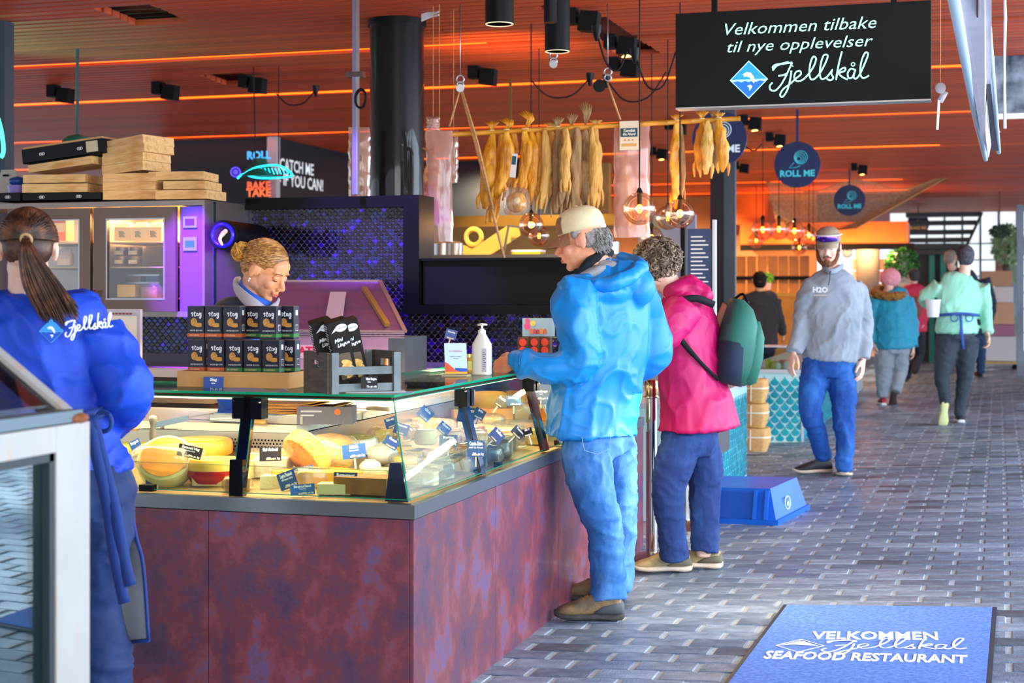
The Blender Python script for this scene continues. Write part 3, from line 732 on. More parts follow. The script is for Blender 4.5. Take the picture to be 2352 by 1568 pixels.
# ================================================================== PEOPLE
R3, F3 = CR, CF
def vox(mb, voxel, smooth=2, fold=None, sub=0):
    """union of overlapping volumes into one continuous skin"""
    me = mb.mesh('v'); o = bpy.data.objects.new('v', me); C.objects.link(o)
    m = o.modifiers.new('r', 'REMESH'); m.mode = 'VOXEL'; m.voxel_size = voxel; m.use_smooth_shade = True
    if smooth:
        s = o.modifiers.new('s', 'SMOOTH'); s.factor = .5; s.iterations = smooth
    dg = bpy.context.evaluated_depsgraph_get(); dg.update()
    out = bpy.data.meshes.new_from_object(o.evaluated_get(dg)); bpy.data.objects.remove(o); bpy.data.meshes.remove(me)
    if fold:
        amp, fr, st, seed = fold
        nn = [v.normal.copy() for v in out.vertices]
        for v, n in zip(out.vertices, nn):
            p = V((v.co.x * st[0], v.co.y * st[1], v.co.z * st[2])) * fr + V((seed, seed * .7, 0))
            q = p + V((noise.noise(p * .45 + V((9, 0, 0))), noise.noise(p * .45), noise.noise(p * .45 + V((0, 7, 0))))) * 1.1
            a = noise.noise(q); b = noise.noise(q * 2.1 + V((3, 3, 3)))
            r = (1 - min(1, abs(a) * 2.6)) ** 2
            a3 = noise.noise(q * 2.7 + V((5, 1, 0))); r3 = (1 - min(1, abs(a3) * 3)) ** 2
            v.co += n * amp * (r * 1.1 + a * .7 + r3 * .5 + b * .3 - .4)
    out.shade_smooth(); return out
def joinm(meshes, name):
    bm = bmesh.new()
    for m in meshes: bm.from_mesh(m)
    me = bpy.data.meshes.new(name); bm.to_mesh(me); bm.free(); me.shade_smooth(); return me
def skinmat(name, c, c2): return M(name, c, .5, 0, col2=c2, vs=22, bump=.12, bs=300, sub=.12)
skinA = skinmat('skin_ruddy', 'E0906C', 'EDA684'); skinB = skinmat('skin_warm', 'DF9A6E', 'E8AA80'); skinC = skinmat('skin_pale', 'E8B49C', 'EFC4AE')
def hframe(fwd, up=(0, 0, 1)):
    f = V(fwd).normalized(); l = V(up).cross(f).normalized(); u = f.cross(l)
    return Matrix(((f.x, l.x, u.x), (f.y, l.y, u.y), (f.z, l.z, u.z)))
def head(c, fwd, s=1.0, up=(0, 0, 1), neck=None, nr=.062, voxel=.004, female=False, open_=0):
    R = hframe(fwd, up); b = MB(); c = V(c)
    def e(p, r): b.sph(c + R @ (V(p) * s), tuple(q * s for q in r), 16, 12, R)
    e((-.012, 0, .030), (.098, .077, .088)); e((-.035, 0, .0), (.078, .070, .075)); e((.028, 0, -.02), (.064, .060, .088))
    j = .9 if female else 1.0
    e((.040, 0, -.068), (.044 * j, .047 * j, .038)); e((.070, 0, -.094), (.019, .023, .018)); e((.0, .038, -.055), (.05, .022, .034)); e((.0, -.038, -.055), (.05, .022, .034))
    for q in (1, -1):
        e((.058, q * .034, -.028), (.028, .024, .026)); e((.074, q * .026, .026), (.018, .026, .010))
        e((.012, q * .075, -.004), (.012, .008, .020)); e((-.006, q * .081, -.002), (.018, .008, .031)); e((-.004, q * .078, -.026), (.010, .007, .012))
        e((.102, q * .011, -.036), (.012, .008, .008))
    e((.062, 0, .045), (.030, .050, .036))
    b.tube([c + R @ (V(p) * s) for p in ((.085, 0, .020), (.097, 0, -.005), (.112, 0, -.026), (.114, 0, -.034))], [(.010 * s, .008 * s), (.011 * s, .009 * s), (.012 * s, .012 * s), (.009 * s, .010 * s)], 10, sidev=R @ V((0, 1, 0)))
    e((.088, 0, -.052), (.012, .022, .012)); e((.092, 0, -.060), (.010, .021, .0055)); e((.090, 0, -.069), (.010, .018, .0055))
    if neck is not None:
        b.tube([c + R @ (V((-.022, 0, -.035)) * s), (c + R @ (V((-.025, 0, -.10)) * s)) * .6 + V(neck) * .4, V(neck)], [nr * .95, nr * .95, nr * 1.15], 16, smooth=3)
    m = vox(b, voxel * s, 3)
    return m, R
def face_parts(par, c, R, s=1.0, iris='5A4630', brow='6A5038', lips='C8645A', closed=False, browr=.003, lidm=None):
    c = V(c); W = lambda p: c + R @ (V(p) * s)
    for q in (1, -1):
        ey = MB().sph(W((.0765, q * .031, .004)), .0125 * s, 12, 8).build('eye', M('eye_white', 'D8CCC0', .25), par, smooth=True, w=1)
        if not closed: MB().sph(W((.0850, q * .0315, .003)), .0058 * s, 10, 6).build('iris', M('iris_' + iris, iris, .2), ey, smooth=True, w=1)
        b = MB(); b.tube([W((.080, q * .017, .010 if not closed else -.002)), W((.0885, q * .030, .0115 if not closed else -.006)), W((.079, q * .046, .006 if not closed else -.004))], (.003 if not closed else .0014) * s, 6, smooth=3)
        b.build('eyelashes' if closed else 'eyelid', M('lash_dark', '4A3020', .6) if closed else M('lid_skin', 'C88560', .5), par, smooth=True, w=1)
        if closed: MB().sph(W((.0775, q * .031, .005)), tuple(k * s for k in (.0132, .0150, .0130)), 14, 10, R).build('eyelid', lidm or skinB, par, smooth=True, w=1)
        b = MB(); b.tube([W((.091, q * .014, .024)), W((.094, q * .030, .029)), W((.080, q * .050, .025))], [(browr * s, .004 * s)] * 3, 6, smooth=3)
        b.build('eyebrow', M('brow_' + brow, brow, .8), par, smooth=True, w=1)
    b = MB(); b.tube([W((.092, .021, -.062)), W((.1015, .006, -.0595)), W((.1015, -.006, -.0595)), W((.092, -.021, -.062))], [(.002 * s, .001 * s), (.0035 * s, .0025 * s), (.0035 * s, .0025 * s), (.002 * s, .001 * s)], 8, smooth=3)
    b.tube([W((.092, .019, -.0645)), W((.101, .0, -.0685)), W((.092, -.019, -.0645))], [(.002 * s, .001 * s), (.004 * s, .003 * s), (.002 * s, .001 * s)], 8, smooth=3)
    b.build('lips', M('lips_' + lips, lips, .4), par, smooth=True, w=1)
def hand(b, w, d, n, thumb, s=1.0, curl=(.35, .35, .4, .45), tc=.3, spread=.05):
    """w wrist, d finger direction, n back-of-hand normal, thumb = +1/-1 side"""
    x = V(d).normalized(); z = (V(n) - x * x.dot(V(n))).normalized(); y = z.cross(x) * thumb; w = V(w)
    W = lambda a, c_, e_: w + (x * a + y * c_ + z * e_) * s
    b.tube([W(-.03, 0, 0), W(.0, 0, 0), W(.03, .002, 0), (W(.065, .002, 0)), W(.098, 0, -.002)], [(.026 * s, .020 * s), (.028 * s, .018 * s), (.036 * s, .017 * s), (.042 * s, .015 * s), (.038 * s, .010 * s)], 14, sidev=y)
    for i, (yy, L, r) in enumerate(((.030, .072, .0088), (.010, .080, .009), (-.011, .074, .0086), (-.030, .058, .0078))):
        p = W(.085, yy, 0); a = 0; fan = (1.2 - i) * spread; pts = [W(.06, yy * .8, 0), p]
        for k, fr in enumerate((.45, .32, .26)):
            a += curl[i] * (1.0, 1.2, .8)[k]
            dr = x * cos(a) * cos(fan) + y * sin(fan) - z * sin(a); p = p + dr * L * fr * s; pts.append(p)
        b.tube(pts, [r * s, r * 1.05 * s, r * s, r * .92 * s, r * .72 * s], 8); b.sph(pts[-1], r * .76 * s, 8, 6)
    p = W(.012, .026, -.006); q = W(.045, .052, -.014); t = q + (x * cos(tc) + y * sin(tc) * .5 - z * .4) .normalized() * .034 * s; t2 = t + (x * cos(tc * .6) - y * .15 - z * .3).normalized() * .026 * s
    b.tube([p, q, t, t2], [.015 * s, .0125 * s, .0105 * s, .0085 * s], 8); b.sph(t2, .0088 * s, 8, 6)
def shoe(par, heel, fwd, L=.29, W=.105, um=None, sm=None, h=1.0, lace=None, tilt=0.0, roll=None, hi=.0, heelm=None):
    """heel point on the ground under the back of the shoe"""
    f = V(fwd).normalized(); z = UP; s_ = z.cross(f).normalized(); z = f.cross(s_); o = V(heel)
    if tilt:
        Rt = Matrix.Rotation(tilt, 3, s_); f = Rt @ f; z = Rt @ z
    def ring(t, hw, z0, z1, n=12):
        out = []
        for k in range(n):
            a = 2 * pi * k / n; ca, sa = cos(a), sin(a)
            yy = hw * (abs(ca) ** .7) * (1 if ca > 0 else -1); zz = (z0 + z1) / 2 + (z1 - z0) / 2 * (abs(sa) ** .8) * (1 if sa > 0 else -1)
            out.append(o + f * (t * L) + s_ * yy + z * zz)
        return out
    ts = [0, .03, .12, .3, .45, .6, .75, .88, .97, 1.0]; ws = [.20, .30, .36, .33, .34, .42, .48, .45, .30, .15]
    tops = [.055, .085 + hi, .10 + hi, .105 + hi, .098, .080, .062, .05, .04, .032]
    b = MB(); b.loft([ring(t, W * w_ * .96, .018, max(.03, tp * h)) for t, w_, tp in zip(ts, ws, tops)])
    up_ = b.build('shoe', um, par, smooth=True, w=1)
    if heelm:
        b = MB(); b.loft([ring(t, W * w_ * 1.0, .024, max(.03, tp * h * .92)) for t, w_, tp in zip([-.012, .02, .12, .28, .42], [.22, .32, .38, .36, .30], [.06, .085, .085, .07, .05])]); b.build('heel_panel', heelm, up_, smooth=True, w=1)
    b = MB(); sp = [.012, .004, 0, .003, .002, 0, 0, .004, .012, .018]
    b.loft([ring(t * 1.03 - .015, W * w_ * 1.06, z0, .032 + (.006 if t > .9 or t < .1 else 0)) for t, w_, z0 in zip(ts, ws, sp)])
    b.build('sole', sm, up_, smooth=True, w=1)
    if lace:
        b = MB()
        for k in range(4):
            t = .42 + k * .075; zz = (.104 - k * .0125) * h + .002
            b.tube([o + f * (t * L) + s_ * (-.02) + z * (zz - .006), o + f * (t * L + .004) + z * (zz + .002), o + f * (t * L) + s_ * .02 + z * (zz - .006)], .0028, 5)
        b.build('laces', lace, up_, smooth=True, w=1)
    return up_
def garment(name, par, mat, tubes, voxel=.012, fold=None, smooth=2, blobs=(), label=None):
    b = MB()
    for t in tubes:
        pts, rad = t[0], t[1]; sv = t[2] if len(t) > 2 else None
        b.tube(pts, rad, 18, smooth=4, sidev=sv)
    for bl in blobs: b.sph(bl[0], bl[1], 16, 12, bl[2] if len(bl) > 2 else None)
    me = vox(b, voxel, smooth, fold)
    return link(name, me, mat, par, True, label=label)
def cloth(name, c, c2=None, rough=.75, sheen=.06, bs=400, vs=3, var=.1): return M(name, c, rough, 0, var=var, vs=vs, col2=c2, bump=.15, bs=bs, sheen=sheen)
def denim(name, c, c2, vs=9):
    return ramp_mat(name, [(0.3, c), (0.46, c), (0.66, c2)], vs, .85, .3, 500, (1, 1, .5), detail=9, nr=.6)
def strands(b, starts, ends, mids, r, n=5, taper=.3):
    for a, c, m in zip(starts, ends, mids): b.tube([a, m, c], [r, r, r * taper], n, smooth=4)
# ------------------------------------------------------------ 1. man in the bright blue jacket
d0 = 6.42
def J(px, py, dd=0.0): return P(px, py, d0 + dd)
foot = G(1365, 1425)
man = thing('person', 'man in bright blue hooded jacket, beige cap and faded jeans reaching over the cheese counter', 'person', (foot.x, foot.y, fz(foot.x)))
fw = (-R3 * .75 + F3 * .66); sd = (R3 * .66 + F3 * .75)
hc = J(1337, 553, -.02); hf = -R3 * .93 + F3 * .12 - UP * .22
hm, HR = head(hc, hf, 1.03, neck=J(1382, 622, 0), nr=.066, voxel=.0038)
b = MB(); b.tube([J(1382, 625), J(1385, 720), J(1375, 860), J(1370, 980)], [(.1, .07), (.18, .11), (.16, .1), (.16, .11)], 14, sidev=sd, smooth=3)
shL, shR = J(1326, 668, -.16), J(1450, 662, .15); elL, wrL = J(1334, 822, -.22), J(1184, 836, -.14); elR, wrR = J(1500, 800, .08), J(1418, 845, .26)
b.tube([shL, elL, wrL], [.05, .042, .028], 10); b.tube([shR, elR, wrR], [.05, .042, .028], 10)
hipL, knL, anL = J(1345, 1010, -.08), J(1382, 1190, -.12), J(1398, 1372, -.10); hipR, knR, anR = J(1412, 1010, .08), J(1424, 1190, .12), J(1420, 1352, .15)
for a, k, n in ((hipL, knL, anL), (hipR, knR, anR)): b.tube([a, k, n], [.08, .05, .038], 12)
bm_ = vox(b, .014, 2)
b = MB(); hd = (J(1120, 842, -.05) - wrL).normalized()
hand(b, wrL + hd * .01 + UP * .005, hd - UP * .18, UP * .45 - F3 * .9, -1, 1.08, (.6, .7, .85, 1.0), .5)
hand(b, wrR + (wrR - elR).normalized() * .02, wrR - elR, UP, 1, .95)
hb = vox(b, .0038, 1)
link('body', joinm([hm, bm_, hb], 'body'), skinA, man, True)
face_parts(man, hc, HR, 1.03, brow='9A8878', closed=False)
jk = cloth('jacket_blue', '0680D0', '0890E0', .42, .0, vs=2);
n1 = jk.node_tree.nodes['Principled BSDF']; n1.inputs['Roughness'].default_value = .45
garment('jacket', man, jk, [
    ([J(1368, 612), J(1384, 640), J(1390, 700), J(1388, 800), J(1372, 890), J(1358, 960), J(1356, 1000)], [(.07, .07), (.17, .115), (.225, .155), (.215, .165), (.205, .165), (.215, .175), (.222, .185)], sd),
    ([shL + V((0, 0, .01)), J(1318, 730, -.22), elL + V((0, 0, .0)), J(1262, 846, -.22), wrL + hd * -.04, wrL + hd * -.02], [.095, .092, .086, .072, .060, .056]),
    ([shR + V((0, 0, .01)), J(1482, 725, .12), elR, J(1462, 842, .14), wrR], [.095, .085, .080, .07, .06])],
    .0095, (.014, 4.6, (1, 1, .75), 3.1), 1,
    blobs=[(J(1440, 640, -.06), (.10, .085, .07), hframe(sd)), (J(1468, 662, -.06), (.065, .07, .08)), (J(1410, 674, -.13), (.10, .05, .05), hframe(sd)), (J(1325, 652, -.12), (.07, .06, .05)), (J(1300, 660, -.12), (.04, .04, .03)), (J(1362, 662, -.16), (.08, .035, .03), hframe(sd))])
garment('hood', man, jk, [([J(1302, 640, -.13), J(1332, 640, -.17), J(1372, 652, -.20), J(1415, 650, -.21), J(1452, 630, -.16), J(1470, 612, -.04), J(1448, 598, .08), J(1420, 590, .12)], [.016, .022, .028, .034, .036, .034, .030, .02])], .008, (.006, 7, (1, 1, 1), 4), 1)
b = MB(); b.sph(J(1405, 613, -.02), (.088, .085, .030), 16, 10, hframe(R3 * .9 - UP * .25)); b.sph(J(1358, 628, -.10), (.07, .05, .026), 16, 10, hframe(R3 * .8 + UP * .35))
link('hood_lining', vox(b, .008, 2, (.006, 9, (1, 1, 1), 2)), cloth('lining_grey', 'B8B4B6', '8E8C92', .7), man, True)
b = MB(); b.tube([J(1306, 668, -.10), J(1326, 632, -.105), J(1352, 604, -.09), J(1380, 584, -.05), J(1398, 582, .03), J(1380, 592, .10)], [(.012, .02), (.016, .024), (.02, .026), (.02, .026), (.02, .026), (.018, .022)], 10, smooth=4)
b.tube([J(1352, 622), J(1366, 598)], [.066, .070], 14)
link('neck_warmer', vox(b, .008, 1, (.004, 14, (1, 1, 1), 5)), cloth('gaiter_black', '1A1C22', None, .9), man, True)
# back seam and pocket zip of the jacket, cuff tab
b = MB(); jt = J(1205, 838, -.2)
b.ring(wrL + hd * -.065, .0600, .004, axis=hd, n=24, m=5); b.build('cuff_band', M('cuff_blue', '0A6FB8', .5), man, w=1, smooth=True)
# cap
cc = hc + HR @ V((-.008, 0, .052)); capb = MB()
prof = []
n = 24
rings = []
for z_, r_ in ((-.022, 1.0), (0, 1.0), (.02, .985), (.045, .90), (.065, .72), (.078, .45), (.083, .15)):
    rings.append([cc + HR @ V((.104 * r_ * cos(2 * pi * k / n), .084 * r_ * sin(2 * pi * k / n), z_ + .012)) for k in range(n)])
capb.loft(rings); beige = cloth('cap_beige', 'D9C091', 'E6D2A8', .85, vs=12); brown = cloth('cap_brown', '8A5A38', None, .85)
cap = thing('cap', 'beige cap with a brown peak and white strap on the blue jacketed man', 'cap', tuple(cc))
cr_ = capb.build('crown', beige, cap, smooth=True, w=1)
b = MB()
def visor(b, cc, R, w_=.078, L=.085, drop=.03, t=.005, x0=.085, z0=-.008):
    top = [];
    N = 12; G_ = []
    for i in range(5):
        row = []
        for k in range(N + 1):
            a = -1.1 + 2.2 * k / N; u = i / 4
            row.append(cc + R @ V((x0 * cos(a) * .9 + .016 + L * u * max(0, cos(a * 1.42)) ** .6, w_ * sin(a) * (1 - .08 * u), z0 - drop * u - .016 * (sin(a) ** 2) * u)))
        G_.append(row)
    for s_ in (0, -t):
        for i in range(4):
            for k in range(N):
                q = [G_[i][k], G_[i][k + 1], G_[i + 1][k + 1], G_[i + 1][k]]; b._add([v + R @ V((0, 0, s_)) for v in q], [(0, 1, 2, 3)])
    for k in range(N): b._add([G_[4][k], G_[4][k + 1], G_[4][k + 1] + R @ V((0, 0, -t)), G_[4][k] + R @ V((0, 0, -t))], [(0, 1, 2, 3)])
visor(b, cc, HR, drop=.035); b.build('peak', brown, cap, smooth=True, w=1)
b = MB(); b.tube([cc + HR @ V((.103 * cos(a) , .083 * sin(a), -.010)) for a in [pi * (.80 + .4 * k / 8) for k in range(9)]], [(.009, .003)] * 9, 6, sidev=HR @ V((0, 0, 1))); b.build('strap', M('strap_white', 'EFE6CF', .6), cap, smooth=True, w=1)
b = MB(); b.sph(cc + HR @ V((0, 0, .096)), (.007, .007, .004), 8, 6); b.build('button', beige, cap, smooth=True, w=1)
b = MB()
rings = []
for z_, r_ in ((-.02, 1.012), (.0, 1.015), (.025, .99), (.05, .875)):
    rings.append([cc + HR @ V((.104 * r_ * cos(a), .085 * r_ * sin(a), z_ + .013)) for a in [-.75 + 1.5 * k / 10 for k in range(11)]])
for i in range(3):
    for k in range(10): b._add([rings[i][k], rings[i][k + 1], rings[i + 1][k + 1], rings[i + 1][k]], [(0, 1, 2, 3)])
b.build('front_panel', brown, cap, smooth=True, w=1)
b = MB(); rr = random.Random(5)
b.sph(hc + HR @ V((-.040, 0, .004)) , (.078, .0795, .070), 20, 14, HR); b.sph(hc + HR @ V((-.055, 0, -.03)), (.055, .066, .05), 16, 10, HR)
for k in range(420):
    a = pi * rr.uniform(.50, 1.50); z_ = rr.uniform(-.062, .035); q_ = (1 - ((z_ - .004) / .078) ** 2) ** .5
    p = hc + HR @ V((-.042 + .079 * cos(a) * q_ + (.03 if cos(a) > -.2 and z_ > -.02 else 0), .0805 * sin(a) * q_, z_))
    dv = HR @ V((-.35 + .12 * rr.uniform(-1, 1), .1 * rr.uniform(-1, 1), -1)) * .020
    nn_ = (p - hc).normalized() * .003
    b.tube([p, p + dv * .5 + nn_, p + dv + nn_ * .5], [.0016, .0016, .0006], 4)

for q in (1, -1): b.sph(hc + HR @ V((.012, q * .074, .032)), (.024, .008, .026), 12, 8, HR)
b.build('hair', M('hair_grey', '8E8882', .7, var=.35, vs=60), man, smooth=True, w=1)
jean = denim('denim_light', '2866AC', '5E98D4', 6)
pelv = J(1374, 985, 0)
garment('jeans', man, jean, [
    ([J(1372, 960, 0), J(1374, 1015, 0), J(1380, 1050, 0)], [(.16, .13), (.165, .135), (.15, .12)], sd),
    ([J(1350, 1000, -.07), J(1348, 1060, -.09), J(1364, 1130, -.11), knL + V((0, 0, 0)), J(1393, 1260, -.11), J(1396, 1330, -.10), J(1398, 1375, -.10)], [.098, .106, .094, .080, .074, .071, .074]),
    ([J(1408, 1000, .07), J(1416, 1080, .10), knR, J(1420, 1270, .14), J(1420, 1355, .15)], [.095, .090, .074, .066, .066])],
    .009, (.008, 6.5, (1, 1, 1.5), 1.7), 1)
b = MB()
pk = [J(1336, 1003, -.215), J(1342, 1034, -.225), J(1372, 1043, -.222), J(1400, 1030, -.21), J(1402, 1000, -.20)]
b.tube(pk, .0016, 5); b.build('pocket_stitching', M('stitch', '88A8D4', .8), man, w=1)
boot_u = ramp_mat('boot_leather', [(.35, '4A4236'), (.5, '8A6E4A'), (.65, '6A5638')], 9, .7, .3, 200); boot_s = M('boot_sole', '3A3A38', .8, var=.3, vs=30)
hfeet = (-R3 * .93 + F3 * .35)
p = G(1432, 1424); shoe(man, p, (-R3 * .97 + F3 * .12), .285, .125, boot_u, boot_s, 1.15, M('lace_dark', '2A2420', .8), heelm=M('boot_grey', '4A5158', .7))
p = G(1436, 1385); shoe(man, p + F3 * .02, (-R3 * .95 + F3 * .30), .29, .12, boot_u, boot_s, 1.15, MC['lace_dark'], heelm=MC['boot_grey'])
# ------------------------------------------------------------ 2. woman in the pink coat
d0 = 7.35
foot = G(1560, 1322)
wom = thing('person', 'woman in long bright pink raincoat and dark jeans bending over the counter', 'person', (foot.x, foot.y, fz(foot.x)))
fw = -R3 * .93 + F3 * .37; sd = R3 * .37 + F3 * .93
hc = J(1506, 618, .0); hm, HR = head(hc, -R3 * .85 + F3 * .45 - UP * .45, .97, neck=J(1556, 672, 0), female=True, nr=.06)
b = MB(); b.tube([J(1560, 672), J(1578, 760), J(1590, 860), J(1590, 980)], [(.1, .07), (.17, .1), (.15, .1), (.17, .11)], 14, sidev=sd, smooth=3)
shL, elL, wrL = J(1572, 706, -.17), J(1502, 790, -.2), J(1440, 800, -.05); shR, elR, wrR = J(1560, 700, .2), J(1490, 780, .25), J(1430, 800, .1)
for a, k, n in ((shL, elL, wrL), (shR, elR, wrR)): b.tube([a, k, n], [.045, .038, .026], 10)
hipF, knF, anF = J(1562, 1000, -.06), J(1535, 1130, -.08), J(1548, 1290, -.05); hipB, knB, anB = J(1605, 1000, .06), J(1618, 1140, .05), J(1616, 1280, .02)
for a, k, n in ((hipF, knF, anF), (hipB, knB, anB)): b.tube([a, k, n], [.08, .05, .038], 12)
bm_ = vox(b, .014, 2); b = MB(); hand(b, wrL, wrL - elL, UP, -1, .92); hand(b, wrR, wrR - elR, UP, 1, .92)
link('body', joinm([hm, bm_, vox(b, .005, 1)], 'body'), skinC, wom, True)
face_parts(wom, hc, HR, .97)
pinkc = cloth('coat_pink', 'BE005C', 'CC0A6A', .55, .0, vs=2)
garment('raincoat', wom, pinkc, [
    ([J(1548, 664), J(1570, 690), J(1578, 740), J(1582, 810), J(1588, 880), J(1600, 940), J(1604, 984)], [(.08, .08), (.17, .12), (.21, .142), (.20, .148), (.205, .165), (.22, .185), (.23, .20)], sd),
    ([shL, J(1540, 750, -.22), elL, wrL], [.085, .078, .072, .055]), ([shR, elR, wrR], [.08, .07, .055])],
    .0105, (.012, 4.5, (1, 1, .8), 8.2), 2,
    blobs=[(J(1592, 662, -.02), (.085, .12, .058), hframe(R3 * .85 - UP * .5)), (J(1612, 678, -.02), (.055, .12, .06), hframe(R3)), (J(1560, 662, -.05), (.075, .09, .04), hframe(R3 * .9 + UP * .3))])
b = MB(); rr = random.Random(9)
b.sph(hc + HR @ V((-.022, 0, .035)), (.112, .098, .098), 18, 12, HR)
for k in range(420):
    v = V((rr.gauss(0, 1), rr.gauss(0, 1), rr.gauss(0, 1))).normalized()
    if v.x > .55 and v.z < .3: continue
    p = hc + HR @ V((-.022 + v.x * .114, v.y * .100, .035 + v.z * .100)); nn_ = (p - hc).normalized()
    t = nn_.orthogonal().normalized(); t2 = nn_.cross(t); a0 = rr.uniform(0, 6.28); pts = []
    rad = rr.uniform(.010, .019)
    for i in range(7):
        a = a0 + i * .95; pts.append(p + t * (cos(a) * rad) + t2 * (sin(a) * rad) + nn_ * (.004 + .003 * i * rr.uniform(.2, 1)))
    b.tube(pts, [.0045] * 6 + [.002], 5)
hmat = ramp_mat('hair_curly', [(.3, '3A2C24'), (.5, '6E5846'), (.66, 'A8937A')], 45, .6, .2, 300)
b.build('curly_hair', hmat, wom, smooth=True, w=1)
djean = denim('denim_dark', '0E2F6A', '2A5596', 6)
garment('jeans', wom, djean, [
    ([J(1590, 950, 0), J(1584, 1010, 0), J(1580, 1040, 0)], [(.15, .13), (.15, .14), (.12, .12)], sd),
    ([J(1572, 1000, -.06), J(1550, 1060, -.07), knF, J(1543, 1210, -.07), J(1550, 1283, -.05)], [.10, .096, .08, .07, .072]),
    ([J(1605, 1000, .06), J(1620, 1070, .06), knB, J(1620, 1210, .04), J(1618, 1268, .02)], [.095, .088, .075, .068, .070])],
    .009, (.0055, 8.5, (1, 1, 1.5), 4.4), 1)
su = ramp_mat('trail_shoe', [(.4, '8A8268'), (.55, 'B09A6C')], 12, .7, .3, 300); ss = M('shoe_foam', 'C9B9A8', .7, var=.15, vs=20); lr = M('lace_red', 'D8402A', .7)
shoe(wom, G(1588, 1312), (-R3 * .98 + F3 * .05), .285, .11, su, ss, 1.0, lr, heelm=M('shoe_olive', '6A6450', .7)); shoe(wom, G(1658, 1306), (-R3 * .85 - F3 * .1 + F3 * .35), .275, .11, su, ss, 1.0, lr, heelm=M('shoe_olive', '6A6450', .7))
# backpack
bc = J(1692, 786, -.02)
bp = thing('backpack', 'dark green backpack with a navy mesh side pocket on the back of the pink raincoat', 'backpack', tuple(bc))
green = cloth('pack_green', '135A4C', '1B6E5E', .6, vs=5); nav = cloth('pack_navy', '14243A', None, .8)
tl = radians(-12)
BM = frame_m(bc, R3 * cos(tl) - UP * sin(tl) * -1 * 0 + UP * sin(tl), UP)   # x: away from the back, y: up
bx_, by_ = V((BM[0][0], BM[1][0], BM[2][0])), V((BM[0][1], BM[1][1], BM[2][1])); bz_ = bx_.cross(by_)
def Bp(x, y, z): return bc + bx_ * x + by_ * y + bz_ * z
def packring(y, x0, x1, hw):
    out = []; n = 16
    for k in range(n):
        a = 2 * pi * k / n; ca, sa = cos(a), sin(a)
        out.append(Bp((x0 + x1) / 2 + (x1 - x0) / 2 * abs(ca) ** .7 * (1 if ca > 0 else -1), y, hw * abs(sa) ** .7 * (1 if sa > 0 else -1)))
    return out
b = MB(); b.loft([packring(*q) for q in ((-.20, -.06, .07, .11), (-.185, -.085, .095, .135), (-.10, -.09, .105, .145), (.0, -.09, .10, .145), (.10, -.085, .08, .14), (.17, -.08, .04, .12), (.205, -.07, -.01, .09))])
b.build('main_bag', green, bp, smooth=True, w=1)
b = MB(); b.loft([packring(*q) for q in ((-.19, .03, .10, .10), (-.17, .03, .128, .12), (-.05, .03, .135, .12), (.05, .03, .12, .115), (.12, .03, .085, .09))]); b.build('front_pocket', green, bp, smooth=True, w=1)
b = MB(); b.loft([packring(*q) for q in ((-.205, -.06, .06, .115), (-.19, -.082, .07, .148), (-.10, -.088, .06, .158), (-.02, -.09, .05, .152), (-.0, -.088, .045, .147))]); b.build('mesh_pocket', nav, bp, smooth=True, w=1)
b = MB()
for x, y0, y1 in ((-.02, -.02, .185), (.05, -.17, .15), (.095, -.16, .10)): b.tube([Bp(x - .0, y0, -.150 if x < .09 else -.12), Bp(x + .01, (y0 + y1) / 2, -.150 if x < .09 else -.125), Bp(x - .035, y1, -.125 if x < .09 else -.09)], .0045, 6, smooth=4)
b.build('zips', M('zip_black', '101418', .5), bp, smooth=True, w=1)
b = MB(); b.tube([J(1560, 690, -.235), J(1600, 685, -.225), J(1640, 700, -.16)], [(.004, .02)] * 3, 6, smooth=3, sidev=-F3)
b.tube([J(1550, 762, -.245), J(1580, 800, -.235), J(1615, 838, -.20), J(1650, 872, -.15)], [(.004, .018), (.004, .015), (.003, .01), (.003, .01)], 6, smooth=3, sidev=-F3)
b.build('shoulder_strap', M('strap_black', '15161C', .7), bp, smooth=True, w=1)
b = MB(); b.tube([Bp(-.085, .17, -.03), Bp(-.10, .08, -.06), Bp(-.1, -.05, -.08)], [(.02, .012)] * 3, 8, smooth=3); b.build('back_padding', M('padding_tan', 'C08A6A', .8), bp, smooth=True, w=1)
b = MB(); b.tube([Bp(-.05, .20, -.04), Bp(-.02, .235, 0), Bp(.01, .195, .04)], .007, 6, smooth=4); b.build('grab_handle', MC['zip_black'], bp, smooth=True, w=1)
# ------------------------------------------------------------ 3. man in the grey sweater
foot = G(1905, 1098); d0 = dep(foot)
mg = thing('person', 'bearded man in a grey half-zip sweater, jeans and cap walking towards the camera', 'person', (foot.x, foot.y, fz(foot.x)))
sd = R3 * .96 - F3 * .25; s = 1.06
hc = J(1902, 567, -.05); hm, HR = head(hc, -F3 * .93 - R3 * .28 - UP * .22, s, neck=J(1914, 625, 0), nr=.07, voxel=.005)
b = MB(); b.tube([J(1912, 625), J(1912, 700), J(1908, 800), J(1905, 850)], [(.1, .07), (.19, .11), (.18, .11), (.17, .11)], 14, sidev=sd, smooth=3)
aL = [J(1874, 658, 0), J(1845, 730, .03), J(1824, 808, -.06)]; aR = [J(1955, 658, .03), J(1982, 735, .05), J(1982, 825, -.02)]
for a in (aL, aR): b.tube(a, [.05, .042, .03], 10)
lL = [J(1876, 840, 0), J(1862, 945, -.08), J(1893, 1052, .05)]; lR = [J(1930, 840, 0), J(1938, 960, -.1), J(1938, 1080, -.08)]
for a in (lL, lR): b.tube(a, [.08, .055, .04], 12)
bm_ = vox(b, .016, 2); b = MB(); hand(b, J(1822, 814, -.06), J(1812, 850, -.1) - J(1822, 810, -.06), -R3 - F3 * .4, 1, 1.05, (.3, .3, .35, .4)); hand(b, J(1982, 830, -.02), J(1979, 870, -.08) - J(1982, 826, -.02), R3 - F3 * .4, -1, 1.05, (.3, .3, .35, .4))
